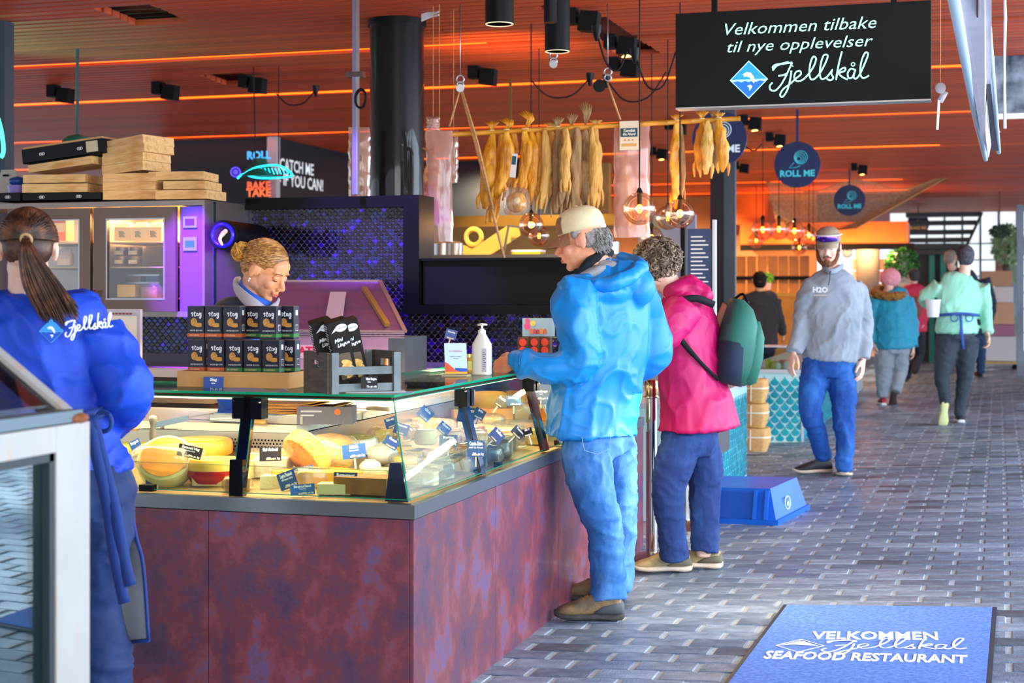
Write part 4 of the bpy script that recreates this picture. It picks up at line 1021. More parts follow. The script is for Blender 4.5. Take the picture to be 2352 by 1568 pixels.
link('body', joinm([hm, bm_, vox(b, .005, 1)], 'body'), skinC, mg, True)
face_parts(mg, hc, HR, s, lips='C0584E', brow='5A4030')
b = MB(); W = lambda p: hc + HR @ (V(p) * s); rr = random.Random(4)
for q in (-1, 1):
    b.tube([W((.022, q * .071, -.02)), W((.03, q * .064, -.065)), W((.058, q * .042, -.098)), W((.082, 0, -.108))], [(.010, .014), (.014, .016), (.016, .020), (.018, .022)], 8, smooth=4)
b.tube([W((.080, -.03, -.062)), W((.100, -.014, -.049)), W((.102, .014, -.049)), W((.080, .03, -.062))], [.006] * 4, 8, smooth=3); b.sph(W((.085, 0, -.088)), (.02, .028, .02), 10, 8, HR)
link('beard', vox(b, .005, 1, (.002, 60, (1, 1, 1), 1)), M('beard_brown', '7A4A30', .9, var=.3, vs=80), mg, True)
b = MB();
for q in (-1, 1): b.sph(W((-.01, q * .074, .0)), (.04, .012, .045), 10, 8, HR)
b.sph(W((-.04, 0, 0)), (.07, .078, .06), 12, 8, HR); b.build('hair', M('hair_brown', '5A4030', .8), mg, smooth=True, w=1)
sw = cloth('sweater_grey', '7F8894', '99A2AE', .85, .3, vs=4)
garment('sweater', mg, sw, [
    ([J(1913, 620), J(1913, 634), J(1912, 655), J(1912, 700), J(1910, 760), J(1907, 810), J(1906, 828)], [(.085, .08), (.15, .105), (.20, .125), (.215, .145), (.205, .155), (.195, .15), (.195, .15)], sd),
    (aL[:1] + [J(1852, 690, .01)] + aL[1:], [.085, .08, .072, .058]), (aR[:1] + [J(1976, 692, .04)] + aR[1:], [.085, .08, .072, .058])],
    .012, (.011, 5, (1, 1, 1), 6.1), 2)
b = MB(); b.tube([J(1892, 612, -.06), J(1902, 622, -.13), J(1918, 622, -.13), J(1936, 610, -.05)], [(.02, .008)] * 4, 8, smooth=3, sidev=UP); b.build('collar', M('collar_grey', '8C98A6', .8), mg, smooth=True, w=1)
b = MB(); b.tube([J(1908, 622, -.15), J(1906, 640, -.165), J(1903, 655, -.172)], .004, 6); b.build('zip', M('zip_grey', '3A3C42', .5), mg, w=1)
text('H2O', .052, M('chest_print', 'E8E8E8', .6), frame_m(J(1884, 666, -.172), R3 * .96 - F3 * .28, UP), mg, bold=.002)
b = MB(); b.bar(J(1869, 678, -.175), J(1899, 678, -.165), .005); b.build('print_line', M('print_orange', 'C8A890', .7), mg, w=1)
mj = denim('denim_mid', '0F4696', '2E6CBC', 6)
garment('jeans', mg, mj, [([J(1905, 815, 0), J(1904, 845, 0), J(1904, 865, 0)], [(.185, .14), (.188, .145), (.16, .12)], sd),
    ([lL[0], J(1866, 890, -.04), lL[1], J(1878, 1000, -.02), lL[2]], [.105, .098, .078, .068, .06]), ([lR[0], J(1936, 900, -.05), lR[1], J(1940, 1020, -.09), lR[2]], [.105, .098, .08, .068, .062])],
    .012, (.009, 8, (1, 1, 1.5), 2.2), 2)
shoe(mg, G(1912, 1086) + F3 * .03, (-R3 * .95 - F3 * .2), .30, .115, M('sneaker_black', '24242A', .7), M('sole_cream', 'D8C0A8', .7), 1.0, M('lace_grey', '8A8A90', .8))
shoe(mg, G(1944, 1085) + F3 * .02, (-R3 * .25 - F3 * .95), .30, .12, M('sneaker_grey', '3A4250', .7), MC['sole_cream'], 1.0, MC['lace_grey'])
cc = hc + HR @ V((-.008, 0, .058)); cap2 = thing('cap', 'tan cap with purple mirrored sunglasses resting on it, worn by the bearded man', 'cap', tuple(cc))
b = MB(); n = 20; b.loft([[cc + HR @ V((.112 * r_ * cos(2 * pi * k / n), .090 * r_ * sin(2 * pi * k / n), z_)) for k in range(n)] for z_, r_ in ((-.02, 1), (.02, .99), (.055, .88), (.078, .6), (.088, .2))])
tan = cloth('cap_tan', '9C8872', None, .85); b.build('crown', tan, cap2, smooth=True, w=1)
b = MB(); visor(b, cc, HR, .082, .075, .028, x0=.092); b.build('peak', tan, cap2, smooth=True, w=1)
sg_ = thing('sunglasses', 'purple mirrored wraparound sunglasses pushed up on the tan cap', 'sunglasses', tuple(cc + HR @ V((.1, 0, 0))))
b = MB(); b.tube([cc + HR @ V((.112 * cos(a) + .012, .098 * sin(a), .022)) for a in [-.85 + 1.7 * k / 10 for k in range(11)]], [(.024, .004)] * 11, 8, sidev=HR @ V((0, 0, 1))); b.build('lens', M('lens_purple', '5A1EB8', .08, .9, coat=1), sg_, smooth=True, w=1)
b = MB(); b.tube([cc + HR @ V((.118 * cos(a) + .010, .10 * sin(a), .045 - .004 * abs(a))) for a in [-1.5 + 3.0 * k / 12 for k in range(13)]], .005, 6); b.build('frame', M('frame_white', 'E8E4EC', .4), sg_, smooth=True, w=1)
# ------------------------------------------------------------ generic walking / standing figure for the people further off
def figure(label, d, skin, sdv, hpos, hfwd, hs, neck, torso, trad, arms, arad, legs, lrad, topm, topname, legm, hair=None, shoes=(), shoem=None, solem=None, fold=.010, hands=True, root=None, hr=.7, vx=.015, blobs=()):
    global d0
    d0 = d
    t = thing('person', label, 'person', tuple(root))
    hm, HR = head(hpos, hfwd, hs, neck=neck, voxel=.006, nr=.058)
    b = MB(); b.tube(torso, [(a * .8, c * .7) for a, c in trad], 12, sidev=sdv, smooth=3)
    for a in arms: b.tube(a, [.045, .036, .027][:len(a)], 10)
    for a in legs: b.tube(a, [.075, .05, .038][:len(a)], 10)
    bm_ = vox(b, .018, 2); ms = [hm, bm_]
    if hands:
        b = MB()
        for i, a in enumerate(arms): dr = (a[-1] - a[-2]).normalized(); hand(b, a[-1] + dr * .02, dr, sdv * (1 if i else -1), -1 if i else 1, .95)
        ms.append(vox(b, .006, 1))
    link('body', joinm(ms, 'body'), skin, t, True)
    garment(topname, t, topm, [(torso, trad, sdv)] + [([a[0], (a[0] + a[1]) / 2, a[1], a[2]], arad) for a in arms], vx, (fold, 5, (1, 1, 1), len(label)), 2, blobs=blobs)
    if legs:
        pv = torso[-1]
        garment('trousers', t, legm, [([pv + UP * .03, pv - UP * .06], [(trad[-1][0] * .85, trad[-1][1] * .85)] * 2, sdv)] + [([a[0], (a[0] + a[1]) / 2, a[1], (a[1] + a[2]) / 2, a[2]], lrad) for a in legs], vx, (.007, 8, (1, 1, 1.5), len(label)), 2)
    for h_, f_, tl in shoes: shoe(t, h_, f_, .27, .10, shoem, solem, 1.0, None, tilt=tl)
    if hair:
        b = MB(); b.sph(hpos + HR @ V((-.02, 0, .025)) * hs, (.10 * hs, .084 * hs, .092 * hs), 16, 12, HR)
        if hr: b.sph(hpos + HR @ V((-.05, 0, -.02)) * hs, (.065 * hs, .075 * hs, .07 * hs), 14, 10, HR)
        link('hair', vox(b, .007, 1, (.004, 30, (1, 1, 1), 2)), hair, t, True)
    return t, HR
# 4. green shirt
foot = G(2190, 975); d0 = dep(foot)
sdv = R3 * .97 + F3 * .22
gw, HRg = figure('woman in a pale green shirt and black trousers with blue apron strings walking away', d0, skinC, sdv, J(2217, 590, .02), F3 * .95 + R3 * .15 - UP * .05, 1.02, J(2213, 632),
    [J(2212, 630), J(2208, 645), J(2205, 680), J(2200, 722), J(2198, 750), J(2198, 766)], [(.09, .08), (.20, .11), (.235, .135), (.20, .13), (.215, .145), (.22, .15)],
    [[J(2158, 655, 0), J(2122, 683, .05), J(2146, 708, .02)], [J(2252, 655, 0), J(2264, 715, .04), J(2268, 765, -.04)]], [.082, .075, .068, .052],
    [[J(2177, 775, 0), J(2164, 865, -.02), J(2172, 930, -.05)], [J(2222, 775, 0), J(2216, 865, 0), J(2202, 955, .05)]], [.115, .105, .078, .062, .048],
    cloth('shirt_green', '8CCDB2', '9FDCC2', .8), 'shirt', cloth('trousers_black', '2A3442', None, .8),
    hair=M('hair_dark_grey', '46444C', .8, var=.3, vs=40),
    shoes=[(J(2208, 972, .1) * 1, R3 * .2 + F3, 0)], shoem=M('shoe_dark', '20242C', .7), solem=M('sole_white', 'E8E8E8', .7), root=(foot.x, foot.y, fz(foot.x)), fold=.014)
shoe(gw, J(2172, 925, -.10), F3, .26, .10, M('shoe_yellow', 'C8D08A', .7), M('sole_yellow', 'D8DC9A', .8), tilt=radians(72))
b = MB(); W0 = -.16
b.tube([J(2152, 724, -.05), J(2175, 722, W0 - .01), J(2205, 720, W0 - .02), J(2235, 722, W0), J(2250, 724, -.04)], [(.014, .004)] * 5, 6, smooth=3, sidev=UP)
for x1, y1 in ((2213, 802), (2206, 770)): b.tube([J(2206, 722, W0 - .03), J(2208, 750, W0 - .05), J(x1, y1, W0 - .05)], [(.014, .003)] * 3, 6, smooth=3, sidev=R3)
b.ring(J(2192, 730, W0 - .04), .035, .006, axis=F3, n=14); b.ring(J(2226, 730, W0 - .03), .035, .006, axis=F3, n=14)
b.build('apron_strings', M('apron_blue', '1E4A9A', .7), gw, smooth=True, w=1)
tub = MB().lathe([(.055, 0), (.072, .16), (.076, .16), (.076, .17), (.0, .17)], (0, 0, 0), 20).build('tub', M('tub_white', 'E4E8EE', .4), smooth='auto')
p = J(2143, 728, -.12); tub.location = p; setp(tub, 'white plastic tub carried under the arm of the woman in green', 'tub')
# 5. child-sized person in teal
foot = G(2040, 930); d0 = dep(foot); sdv = R3 * .97 - F3 * .1
tj, HRt = figure('person in a teal winter jacket with fur-trimmed hood and pink beanie walking away', d0, skinC, sdv, J(2042, 640), F3 + R3 * .05, .95, J(2042, 668),
    [J(2042, 665), J(2046, 680), J(2050, 720), J(2051, 770), J(2052, 800)], [(.13, .1), (.21, .13), (.235, .16), (.235, .165), (.24, .17)],
    [[J(2010, 685, 0), J(2002, 735, .03), J(2006, 785, 0)], [J(2082, 685, 0), J(2094, 740, .03), J(2097, 795, -.03)]], [.085, .085, .08, .06],
    [[J(2032, 805, 0), J(2028, 860, 0), J(2028, 912, .02)], [J(2066, 805, 0), J(2066, 855, .03), J(2056, 900, -.05)]], [.12, .11, .09, .08, .07],
    cloth('jacket_teal', '0E8AA8', '1499B8', .6), 'jacket', cloth('trousers_grey', '8E97A2', None, .8),
    shoes=[(J(2030, 932, 0), F3 + R3 * .1, 0)], shoem=M('shoe_red', 'A82838', .7), solem=MC['sole_white'], root=(foot.x, foot.y, fz(foot.x)), fold=.012)
shoe(tj, J(2056, 900, -.06), F3, .24, .095, MC['shoe_red'], M('sole_dark', '3A3032', .8), tilt=radians(60))
b = MB(); b.ring(J(2042, 672, 0), .165, .045, axis=UP * .9 - F3 * .25, n=30, m=10); link('fur_trim', vox(b, .012, 0, (.018, 22, (1, 1, 1), 1)), M('fur_brown', '9A6A30', .95, var=.3, vs=40), tj, True)
b = MB(); b.sph(J(2045, 638, .0), (.122, .112, .118), 18, 12); bo = link('beanie', vox(b, .01, 1, (.004, 14, (3, 3, .4), 1)), cloth('knit_pink', 'E08A94', 'EDA0A8', .95)); setp(bo, 'pink knitted beanie on the person in the teal jacket', 'hat')
# 6. red jacket
foot = G(2097, 877); d0 = dep(foot); sdv = R3
rj, _ = figure('person in a red hooded jacket with a small brown backpack walking beside the teal jacket', d0, skinC, sdv, J(2098, 633), F3, .98, J(2098, 655),
    [J(2098, 652), J(2098, 668), J(2099, 700), J(2100, 740), J(2100, 762)], [(.11, .09), (.19, .12), (.20, .14), (.19, .14), (.19, .15)],
    [[J(2078, 670), J(2072, 705, .03), J(2080, 735, -.02)], [J(2118, 670), J(2126, 705, .03), J(2122, 740, -.04)]], [.08, .075, .07, .055],
    [[J(2089, 765), J(2086, 815), J(2084, 870, .1)], [J(2110, 765), J(2112, 815, .02), J(2100, 855, -.1)]], [.10, .09, .07, .06, .05],
    cloth('jacket_red', 'D01848', None, .6), 'jacket', cloth('trousers_dark', '1E2230', None, .8), hair=M('hair_charcoal', '403C40', .8),
    shoes=[(J(2083, 876, .05), F3, 0)], shoem=MC['shoe_dark'], solem=MC['sole_dark'], root=(foot.x, foot.y, fz(foot.x)))
b = MB(); b.sph(J(2098, 708, -.2), (.12, .07, .19), 14, 10); o = b.build('backpack', M('pack_brown', '8A4A38', .7), smooth=True); setp(o, 'small brown backpack on the person in the red jacket', 'backpack')
# 7. navy jacket man
foot = G(2240, 866); d0 = dep(foot)
nj, _ = figure('grey-haired man in a navy jacket mostly hidden behind the woman in green', d0, skinC, R3, J(2184, 592), R3 * .7 + F3 * .7, 1.05, J(2190, 618),
    [J(2196, 618), J(2205, 640), J(2222, 680), J(2232, 730), J(2236, 770)], [(.11, .09), (.24, .12), (.28, .15), (.26, .15), (.24, .15)],
    [[J(2168, 650), J(2160, 690), J(2170, 725)], [J(2262, 640), J(2278, 690), J(2276, 735)]], [.09, .08, .07, .055],
    [[J(2222, 770), J(2222, 820), J(2222, 862)], [J(2248, 770), J(2252, 815), J(2254, 858)]], [.11, .1, .08, .065, .06],
    cloth('jacket_navy', '25304A', None, .7), 'jacket', cloth('trousers_blue', '24446A', None, .8), hair=M('hair_silver', '9A8A80', .8),
    shoes=[(J(2254, 865), F3, 0), (J(2224, 868), F3, 0)], shoem=M('shoe_brown', '5A342A', .7), solem=MC['sole_dark'], root=(foot.x, foot.y, fz(foot.x)))
# 8. man in black behind the teal counter
d0 = 18.3; p0 = P(1745, 700, d0)
bk, _ = figure('man in a black short-sleeved shirt with his back turned in the stall kitchen', d0, skinB, R3, J(1744, 645), F3, 1.02, J(1744, 668),
    [J(1744, 668), J(1745, 680), J(1747, 715), J(1748, 760), J(1748, 800)], [(.10, .08), (.21, .11), (.225, .135), (.20, .13), (.20, .13)],
    [[J(1713, 690), J(1706, 735, .02), J(1716, 775, .2)], [J(1778, 690), J(1790, 735, .02), J(1798, 765, .2)]], [.085, .075, .068, .05],
    [[J(1736, 810), J(1734, 870), J(1734, 925)], [J(1758, 810), J(1760, 870), J(1760, 925)]], [.1, .09, .08, .07, .06],
    cloth('shirt_black', '2A2628', None, .8), 'shirt', MC['trousers_dark'], hair=M('hair_black', '17120F', .7), root=(p0.x, p0.y, 0),
    shoes=[(V((J(1734, 900).x, J(1734, 900).y - .1, 0)), F3, 0), (V((J(1760, 900).x, J(1760, 900).y - .1, 0)), F3, 0)], shoem=MC['shoe_dark'], solem=MC['sole_dark'])
# ------------------------------------------------------------ 9. blonde shop assistant
d0 = 6.45
p0 = P(590, 800, d0)
bl = thing('person', 'blonde shop assistant with a hair bun and navy vest looking down behind the boxes', 'person', (p0.x, p0.y, 0))
hc = J(609, 619, 0); hfw = R3 * .80 - F3 * .34 - UP * .52
hm, HR = head(hc, hfw, 1.04, up=UP * .9 + R3 * .0, neck=J(566, 716, .0), female=True, voxel=.0036, nr=.055)
sd = F3 * .75 + R3 * .25; sd = (-R3 * .35 - F3 * .93) * -1
b = MB(); b.tube([J(565, 715), J(568, 790), J(572, 900), J(575, 1000)], [(.1, .07), (.17, .1), (.15, .1), (.16, .11)], 14, sidev=sd, smooth=3)
aN = [J(560, 765, -.17), J(530, 905, -.18), J(648, 945, -.2)]; aF = [J(590, 765, .17), J(590, 900, .2), J(680, 935, .0)]
for a in (aN, aF): b.tube(a, [.045, .038, .026], 10)
for q in (-.07, .07): b.tube([J(575, 1000, q), J(575, 1150, q), J(575, 1290, q)], [.08, .06, .045], 10)
bm_ = vox(b, .014, 2); b = MB();
for i, a in enumerate((aN, aF)): dr = (a[2] - a[1]).normalized(); hand(b, a[2] + dr * .02, dr - UP * .2, UP, 1 if i else -1, .92, (.5, .5, .6, .6))
link('body', joinm([hm, bm_, vox(b, .0042, 1)], 'body'), skinB, bl, True)
face_parts(bl, hc, HR, 1.04, closed=True, lips='D06858', brow='7A5A3A', browr=.002)
blues = cloth('shirt_royal', '0A50C8', '1060DC', .6, .1, vs=2)
garment('shirt', bl, blues, [([J(566, 705), J(570, 735), J(572, 800), J(574, 900), J(576, 985)], [(.062, .062), (.15, .1), (.18, .115), (.165, .11), (.18, .13)], sd),
    ([aN[0], (aN[0] + aN[1]) / 2, aN[1], (aN[1] + aN[2]) / 2, aN[2]], [.075, .07, .066, .06, .05]), ([aF[0], (aF[0] + aF[1]) / 2, aF[1], (aF[1] + aF[2]) / 2, aF[2]], [.075, .07, .066, .06, .05])], .011, (.008, 7, (1, 1, 1), 5.5), 2)
garment('vest', bl, cloth('vest_navy', '161E34', None, .75), [([J(556, 682, 0), J(556, 704, 0), J(558, 732, 0), J(564, 800, 0), J(572, 900, 0)], [(.08, .065), (.16, .095), (.215, .13), (.225, .15), (.20, .145)], sd)], .011, (.006, 6, (1, 1, 1), 2.5), 2)
b = MB(); b.tube([J(612, 722, -.13), J(582, 700, -.155), J(552, 674, -.11), J(538, 652, .0), J(552, 646, .09)], [(.026, .006), (.028, .006), (.028, .006), (.024, .006), (.022, .006)], 8, smooth=4, sidev=UP)
b.tube([J(612, 716, -.12), J(634, 700, -.08), J(640, 688, -.02)], [(.016, .006), (.014, .006), (.010, .006)], 8, smooth=3, sidev=UP)
b.build('grey_collar', M('collar_pale', 'A8A4B0', .75, sheen=.3), bl, smooth=True, w=1)
b = MB(); b.tube([J(620, 706, -.07), J(580, 688, -.10), J(553, 662, -.04), J(560, 648, .06)], [(.026, .008)] * 4, 8, smooth=4, sidev=UP); b.build('shirt_collar', blues, bl, smooth=True, w=1)
garment('trousers', bl, cloth('trousers_navy', '17233E', None, .8), [([J(576, 975), J(576, 1030)], [(.16, .12)] * 2, sd)] + [([J(575, 1000, q), J(575, 1150, q), J(575, 1290, q)], [.095, .08, .065]) for q in (-.08, .08)], .016)
for q in (-.08, .08): p = J(575, 1000, q); shoe(bl, (p.x - .05, p.y, 0), R3, .26, .1, MC['shoe_dark'], MC['sole_dark'])
def sweep_hair(par, hc, HR, s, base, n, col, r=.0035, seed=1, hairline=.045, name='hair'):
    """hair combed back from the hairline to `base` (local point on the back of the head)"""
    b = MB(); rr = random.Random(seed)
    b.sph(hc + HR @ V((-.016, 0, .042)) * s, (.098 * s, .0812 * s, .083 * s), 18, 12, HR); b.sph(hc + HR @ V((-.045, 0, .0)) * s, (.068 * s, .074 * s, .066 * s), 14, 10, HR)
    base = V(base)
    for k in range(n):
        a = rr.uniform(-1.0, 1.0) * pi * .5
        # start on the hairline: runs from temple over the forehead to temple
        st = V((.082 * cos(a) * .95 - .005, .076 * sin(a), hairline + .036 * cos(a) - .02 * abs(sin(a)) ** 3)); u = rr.uniform(0, .75)
        pts = []
        for i in range(7):
            t = u + (1 - u) * i / 6
            p = st * (1 - t) + base * t
            q = V((p.x + .02, p.y, p.z - .02)); q = V((q.x / .103, q.y / .0835, q.z / .096)); L = q.length
            if L < 1.02: q = q * (1.03 / max(L, .1))
            p2 = V((q.x * .103 - .02, q.y * .0835, q.z * .096 + .02))
            p2 = p2 * (1 - max(0, t - .8) * 2.5) + base * (max(0, t - .8) * 2.5); pts.append(hc + HR @ (p2 + V((0, rr.uniform(-.0015, .0015), rr.uniform(-.001, .002)))) * s)
        b.tube(pts, [r * .6] + [r] * 5 + [r * .6], 5)
    return b.build(name, col, par, smooth=True, w=1)
hb_ = ramp_mat('hair_blonde', [(.35, '6A4222'), (.5, '9E6C38'), (.62, 'CC9A50')], 60, .5, .1, 300, (1, .25, 3))
base = HR.inverted() @ (J(566, 584, -.01) - hc) / 1.04
sweep_hair(bl, hc, HR, 1.04, base, 300, hb_, .003, 3, hairline=.034)
b = MB(); rr = random.Random(8); c = J(551, 578, -.01)
for k in range(70):
    ax = V((rr.gauss(0, 1), rr.gauss(0, 1), rr.gauss(0, 1))); b.ring(c + V((rr.uniform(-.01, .01), rr.uniform(-.01, .01), rr.uniform(-.01, .01))), rr.uniform(.018, .034), .004, axis=ax, n=10, m=5, a0=rr.uniform(0, 6), a1=rr.uniform(8, 11))
b.sph(c, .026); b.build('hair_bun', M('bun_golden', 'C08A38', .55, var=.3, vs=50), bl, smooth=True, w=1)
b = MB()
for k in range(9): p = J(562 + 1.2 * k * 0 + 4 * (k % 2), 572 + k * 3.4, -.05 + .01 * k); b.ring(p, .007, .0022, axis=R3 + UP * (k % 3 - 1), n=10, m=5)
b.build('hair_tie', M('tie_dark', '3A3438', .3), bl, smooth=True, w=1)
b = MB(); b.sph(hc + HR @ V((.002, -.088, -.044)), .005); b.sph(hc + HR @ V((.002, -.088, -.054)), .004); b.build('earring', M('pearl', 'F0E0D0', .2), bl, smooth=True, w=1)
# ------------------------------------------------------------ 10. woman in the royal blue shirt seen from behind
d0 = 4.45; p0 = P(110, 900, d0)
bw_ = thing('person', 'shop worker with a long brown ponytail and royal blue shirt seen from behind', 'person', (p0.x, p0.y, 0))
sd = R3 * .93 + F3 * .30; hc = J(64, 572, .0); hfw = F3 * .95 - R3 * .30 - UP * .10
hm, HR = head(hc, hfw, .98, neck=J(62, 700, .02), female=True, nr=.058)
b = MB(); b.tube([J(60, 700), J(100, 800), J(130, 950), J(160, 1120)], [(.1, .07), (.17, .1), (.14, .1), (.16, .11)], 14, sidev=sd, smooth=3)
aR = [J(222, 758, .02), J(290, 905, -.02), J(235, 960, .26)]; aL = [J(-70, 750, -.06), J(-110, 900, -.05), J(-60, 960, .2)]
for a in (aL, aR): b.tube(a, [.045, .038, .026], 10)
lR_, lL_ = [J(230, 1130, .02), J(222, 1430, .03), J(245, 1740, .05)], [J(120, 1130, -.03), J(125, 1450, -.02), J(128, 1745, 0)]
for a in (lL_, lR_): b.tube(a, [.085, .06, .045], 12)
bm_ = vox(b, .014, 2); b = MB()
for i, a in enumerate((aL, aR)): dr = (a[2] - a[1]).normalized(); hand(b, a[2] + dr * .01, dr, UP, -1 if i == 0 else 1, .9)
link('body', joinm([hm, bm_, vox(b, .005, 1)], 'body'), skinC, bw_, True)
face_parts(bw_, hc, HR, .98)
shirtb = cloth('shirt_cobalt', '063CB8', '0A48CC', .6, .0, vs=2)
garment('shirt', bw_, shirtb, [
    ([J(62, 672), J(64, 695), J(80, 745), J(98, 840), J(125, 950), J(155, 1040), J(165, 1098)], [(.062, .062), (.17, .095), (.215, .125), (.195, .125), (.155, .115), (.165, .125), (.175, .135)], sd),
    ([aR[0], J(258, 830, .0), aR[1], J(272, 948, .10), aR[2]], [.082, .078, .075, .072, .055]),
    ([aL[0], J(-95, 830, .0), aL[1], J(-90, 948, .10), aL[2]], [.082, .078, .075, .072, .055])], .0098, (.013, 5.2, (1, 1, .9), 12.3), 2)
garment('trousers', bw_, cloth('trousers_ink', '0E2A5C', '16356C', .7, vs=4), [([J(168, 1080), J(178, 1140), J(180, 1190)], [(.155, .12), (.170, .135), (.15, .12)], sd),
    ([lR_[0], J(236, 1230, .0), J(220, 1380, .03), J(238, 1500, .03), J(248, 1735, .05)], [.098, .088, .074, .08, .09]), ([lL_[0], J(125, 1230), lL_[1], J(128, 1600), J(130, 1735)], [.096, .092, .078, .075, .08])], .0105, (.009, 6, (1, 1, 1.6), 3.3), 2)
for a in (lL_, lR_): shoe(bw_, (a[2].x, a[2].y - .05, 0), F3, .26, .1, MC['shoe_dark'], MC['sole_dark'])
hbm = ramp_mat('hair_brown_long', [(.3, '2A170E'), (.5, '4A2A1A'), (.68, '7A4A2C')], 26, .5, .1, 300)
base = HR.inverted() @ (J(60, 548, -.10) - hc) / .98
sweep_hair(bw_, hc, HR, .99, base, 330, hbm, .003, 5, hairline=.04)
b = MB(); rr = random.Random(12)
for k in range(210):
    u = rr.uniform(-1, 1); v = rr.uniform(-1, 1);
    mid1 = J(72 + u * 26, 600, -.135 + v * .02); mid2 = J(100 + u * 44, 660, -.14 + v * .02); L = rr.uniform(.75, 1.0)
    end = J(134 + u * 46 + rr.uniform(-6, 6), 660 + 85 * L + rr.uniform(-15, 15) - abs(u) * 18, -.15 + v * .025)
    b.tube([J(58 + u * 5, 550, -.112 + v * .008), J(62 + u * 14, 566, -.13 + v * .012), mid1, mid2, end], [.004, .0045, .004, .0035, .0012], 5, smooth=3)
b.build('ponytail', hbm, bw_, smooth=True, w=1)
b = MB(); b.ring(J(60, 549, -.115), .015, .005, axis=F3 + UP * .4, n=16, m=6); b.build('hair_band', M('band_tan', 'B89060', .6), bw_, smooth=True, w=1)
# apron
apm = cloth('apron_navy', '123A88', None, .7)
b = MB(); b.tube([J(-20, 960, -.10), J(60, 968, -.15), J(150, 960, -.145), J(215, 952, -.12), J(252, 940, .0)], [(.016, .004)] * 5, 6, smooth=3, sidev=UP)
b.ring(J(238, 968, -.14), .028, .007, axis=F3 + R3 * .4, n=16)
for pts in ([(205, 955), (218, 1030), (245, 1150), (262, 1270), (286, 1385)], [(212, 955), (232, 1040), (262, 1160), (282, 1270), (300, 1345)]):
    b.tube([J(x, y, -.165 - .015 * i * (1 if i < 3 else .4)) for i, (x, y) in enumerate(pts)], [(.004, .019)] * 5, 6, smooth=4, sidev=-F3)
b.build('apron_strings', apm, bw_, smooth=True, w=1)
b = MB()
pts = [(255, 965), (290, 1100), (312, 1225), (330, 1300), (342, 1470)]
fr_ = [J(x, y, .03) for x, y in pts]; bk_ = [J(240, 965, .16), J(255, 1100, .18), J(262, 1230, .18), J(260, 1330, .17), J(280, 1474, .14)]
for i in range(4):
    b._add([fr_[i], fr_[i + 1], bk_[i + 1], bk_[i]], [(0, 1, 2, 3)]);
    o_ = F3 * .004; b._add([fr_[i] + o_, fr_[i + 1] + o_, bk_[i + 1] + o_, bk_[i] + o_], [(0, 1, 2, 3)])
b.build('apron_lining', M('lining_white', 'C4CCD2', .85, var=.06, vs=8), bw_, smooth=True, w=1)
b = MB(); b.tube([q - F3 * .004 for q in fr_], [(.004, .006)] * 5, 6, smooth=4, sidev=-F3); b.tube([fr_[4] - F3 * .004, bk_[4] - F3 * .004], .006, 6); b.build('apron_hem', apm, bw_, smooth=True, w=1)
# embroidered logo on the shirt of the worker at the left
d0 = 4.45
lm = frame_m(P(150, 768, 4.45 - .168), R3 * .95 + F3 * .12 + UP * .07, UP)
wf = M('thread_white', 'F2F4F8', .7)
script_word(lm @ Matrix.Rotation(radians(2), 4, 'Z'), wf, bw_, .128, .020, 'shirt_lettering', .003)
diamond(frame_m(P(118, 760, 4.45 - .165), R3 * .97 + F3 * .1, UP), .033, bw_, border='4AA8E8', blue='2A9AE8', deep='0A50C8', fish='F2F4F8')
# ================================================================== CHEESES
def deckp(px, py):
    z = .74
    for i in range(10): p = onZ(px, py, z); z = deckz(p.x, p.y)
    return V((p.x, p.y, z))
cm = lambda n, a, b, r=.5, bu=.2: ramp_mat(n, [(.35, a), (.65, b)], 16, r, bu, 80)
yel = cm('cheese_yellow', 'F0B430', 'F7C850', .4, .05); pale = cm('cheese_pale', 'F2D890', 'F7E4AC'); gold = cm('cheese_gold', 'C07A22', 'E2AA48', .35, .9); org = cm('cheese_orange', 'E88A1E', 'F2A63A', .35, .05)
whit = cm('cheese_white', 'EEE2CC', 'F7F0E2'); redw = M('red_wax', 'C0141C', .2, coat=.5); rind = cm('cheese_rind', 'A87838', 'C89A58', .8, .5); herb = ramp_mat('herb_crust', [(.35, '5A6A28'), (.5, 'A89048'), (.65, '7A7A30')], 60, .9, .6, 90)
brn = cm('cheese_brown', '9A5A24', 'B87838'); pink = cm('cheese_pink', 'E6A890', 'F0C4AC'); grn = cm('cheese_greenrind', '7A7428', 'A8983A', .6, .3)
paperw = M('paper_white', 'F0E8DC', .7, var=.04); wrapm = MG('cling_film', 'FFFFFF', refl=.05, tint=.98, rough=.12, haze=.10, hazecol='FFF2DC')
def rim_pts(r, h, n=28, rnd=.25):
    q = min(h, r) * rnd
    return [(0.001, 0), (r - q, 0), (r - q * .3, q * .3), (r, q), (r, h - q), (r - q * .3, h - q * .3), (r - q, h), (0.001, h)]
CT = {}
def film(par, r, h, seed, c=(0, 0, 0)):
    rr = random.Random(seed); bm = bmesh.new(); bmesh.ops.create_icosphere(bm, subdivisions=3, radius=1)
    for v in bm.verts:
        n_ = noise.noise(v.co * 2.3 + V((seed, 0, 0))) ; n2 = abs(noise.noise(v.co * 6 + V((0, seed, 0))))
        k = 1 + .10 * n_ + .10 * n2
        s = V((v.co.x, v.co.y, v.co.z)); m_ = max(abs(s.x), abs(s.y), abs(s.z)); s = s * (1 / m_) * .5 + s * .5
        v.co = V((s.x * r * 1.0 * k, s.y * r * 1.0 * k, max(.0015, (s.z * .62 * k + .5) * h * 1.08))) + V(c)
    me = bpy.data.meshes.new('f'); bm.to_mesh(me); bm.free(); me.materials.append(wrapm); me.shade_smooth()
    return link('cling_film', me, None, par)
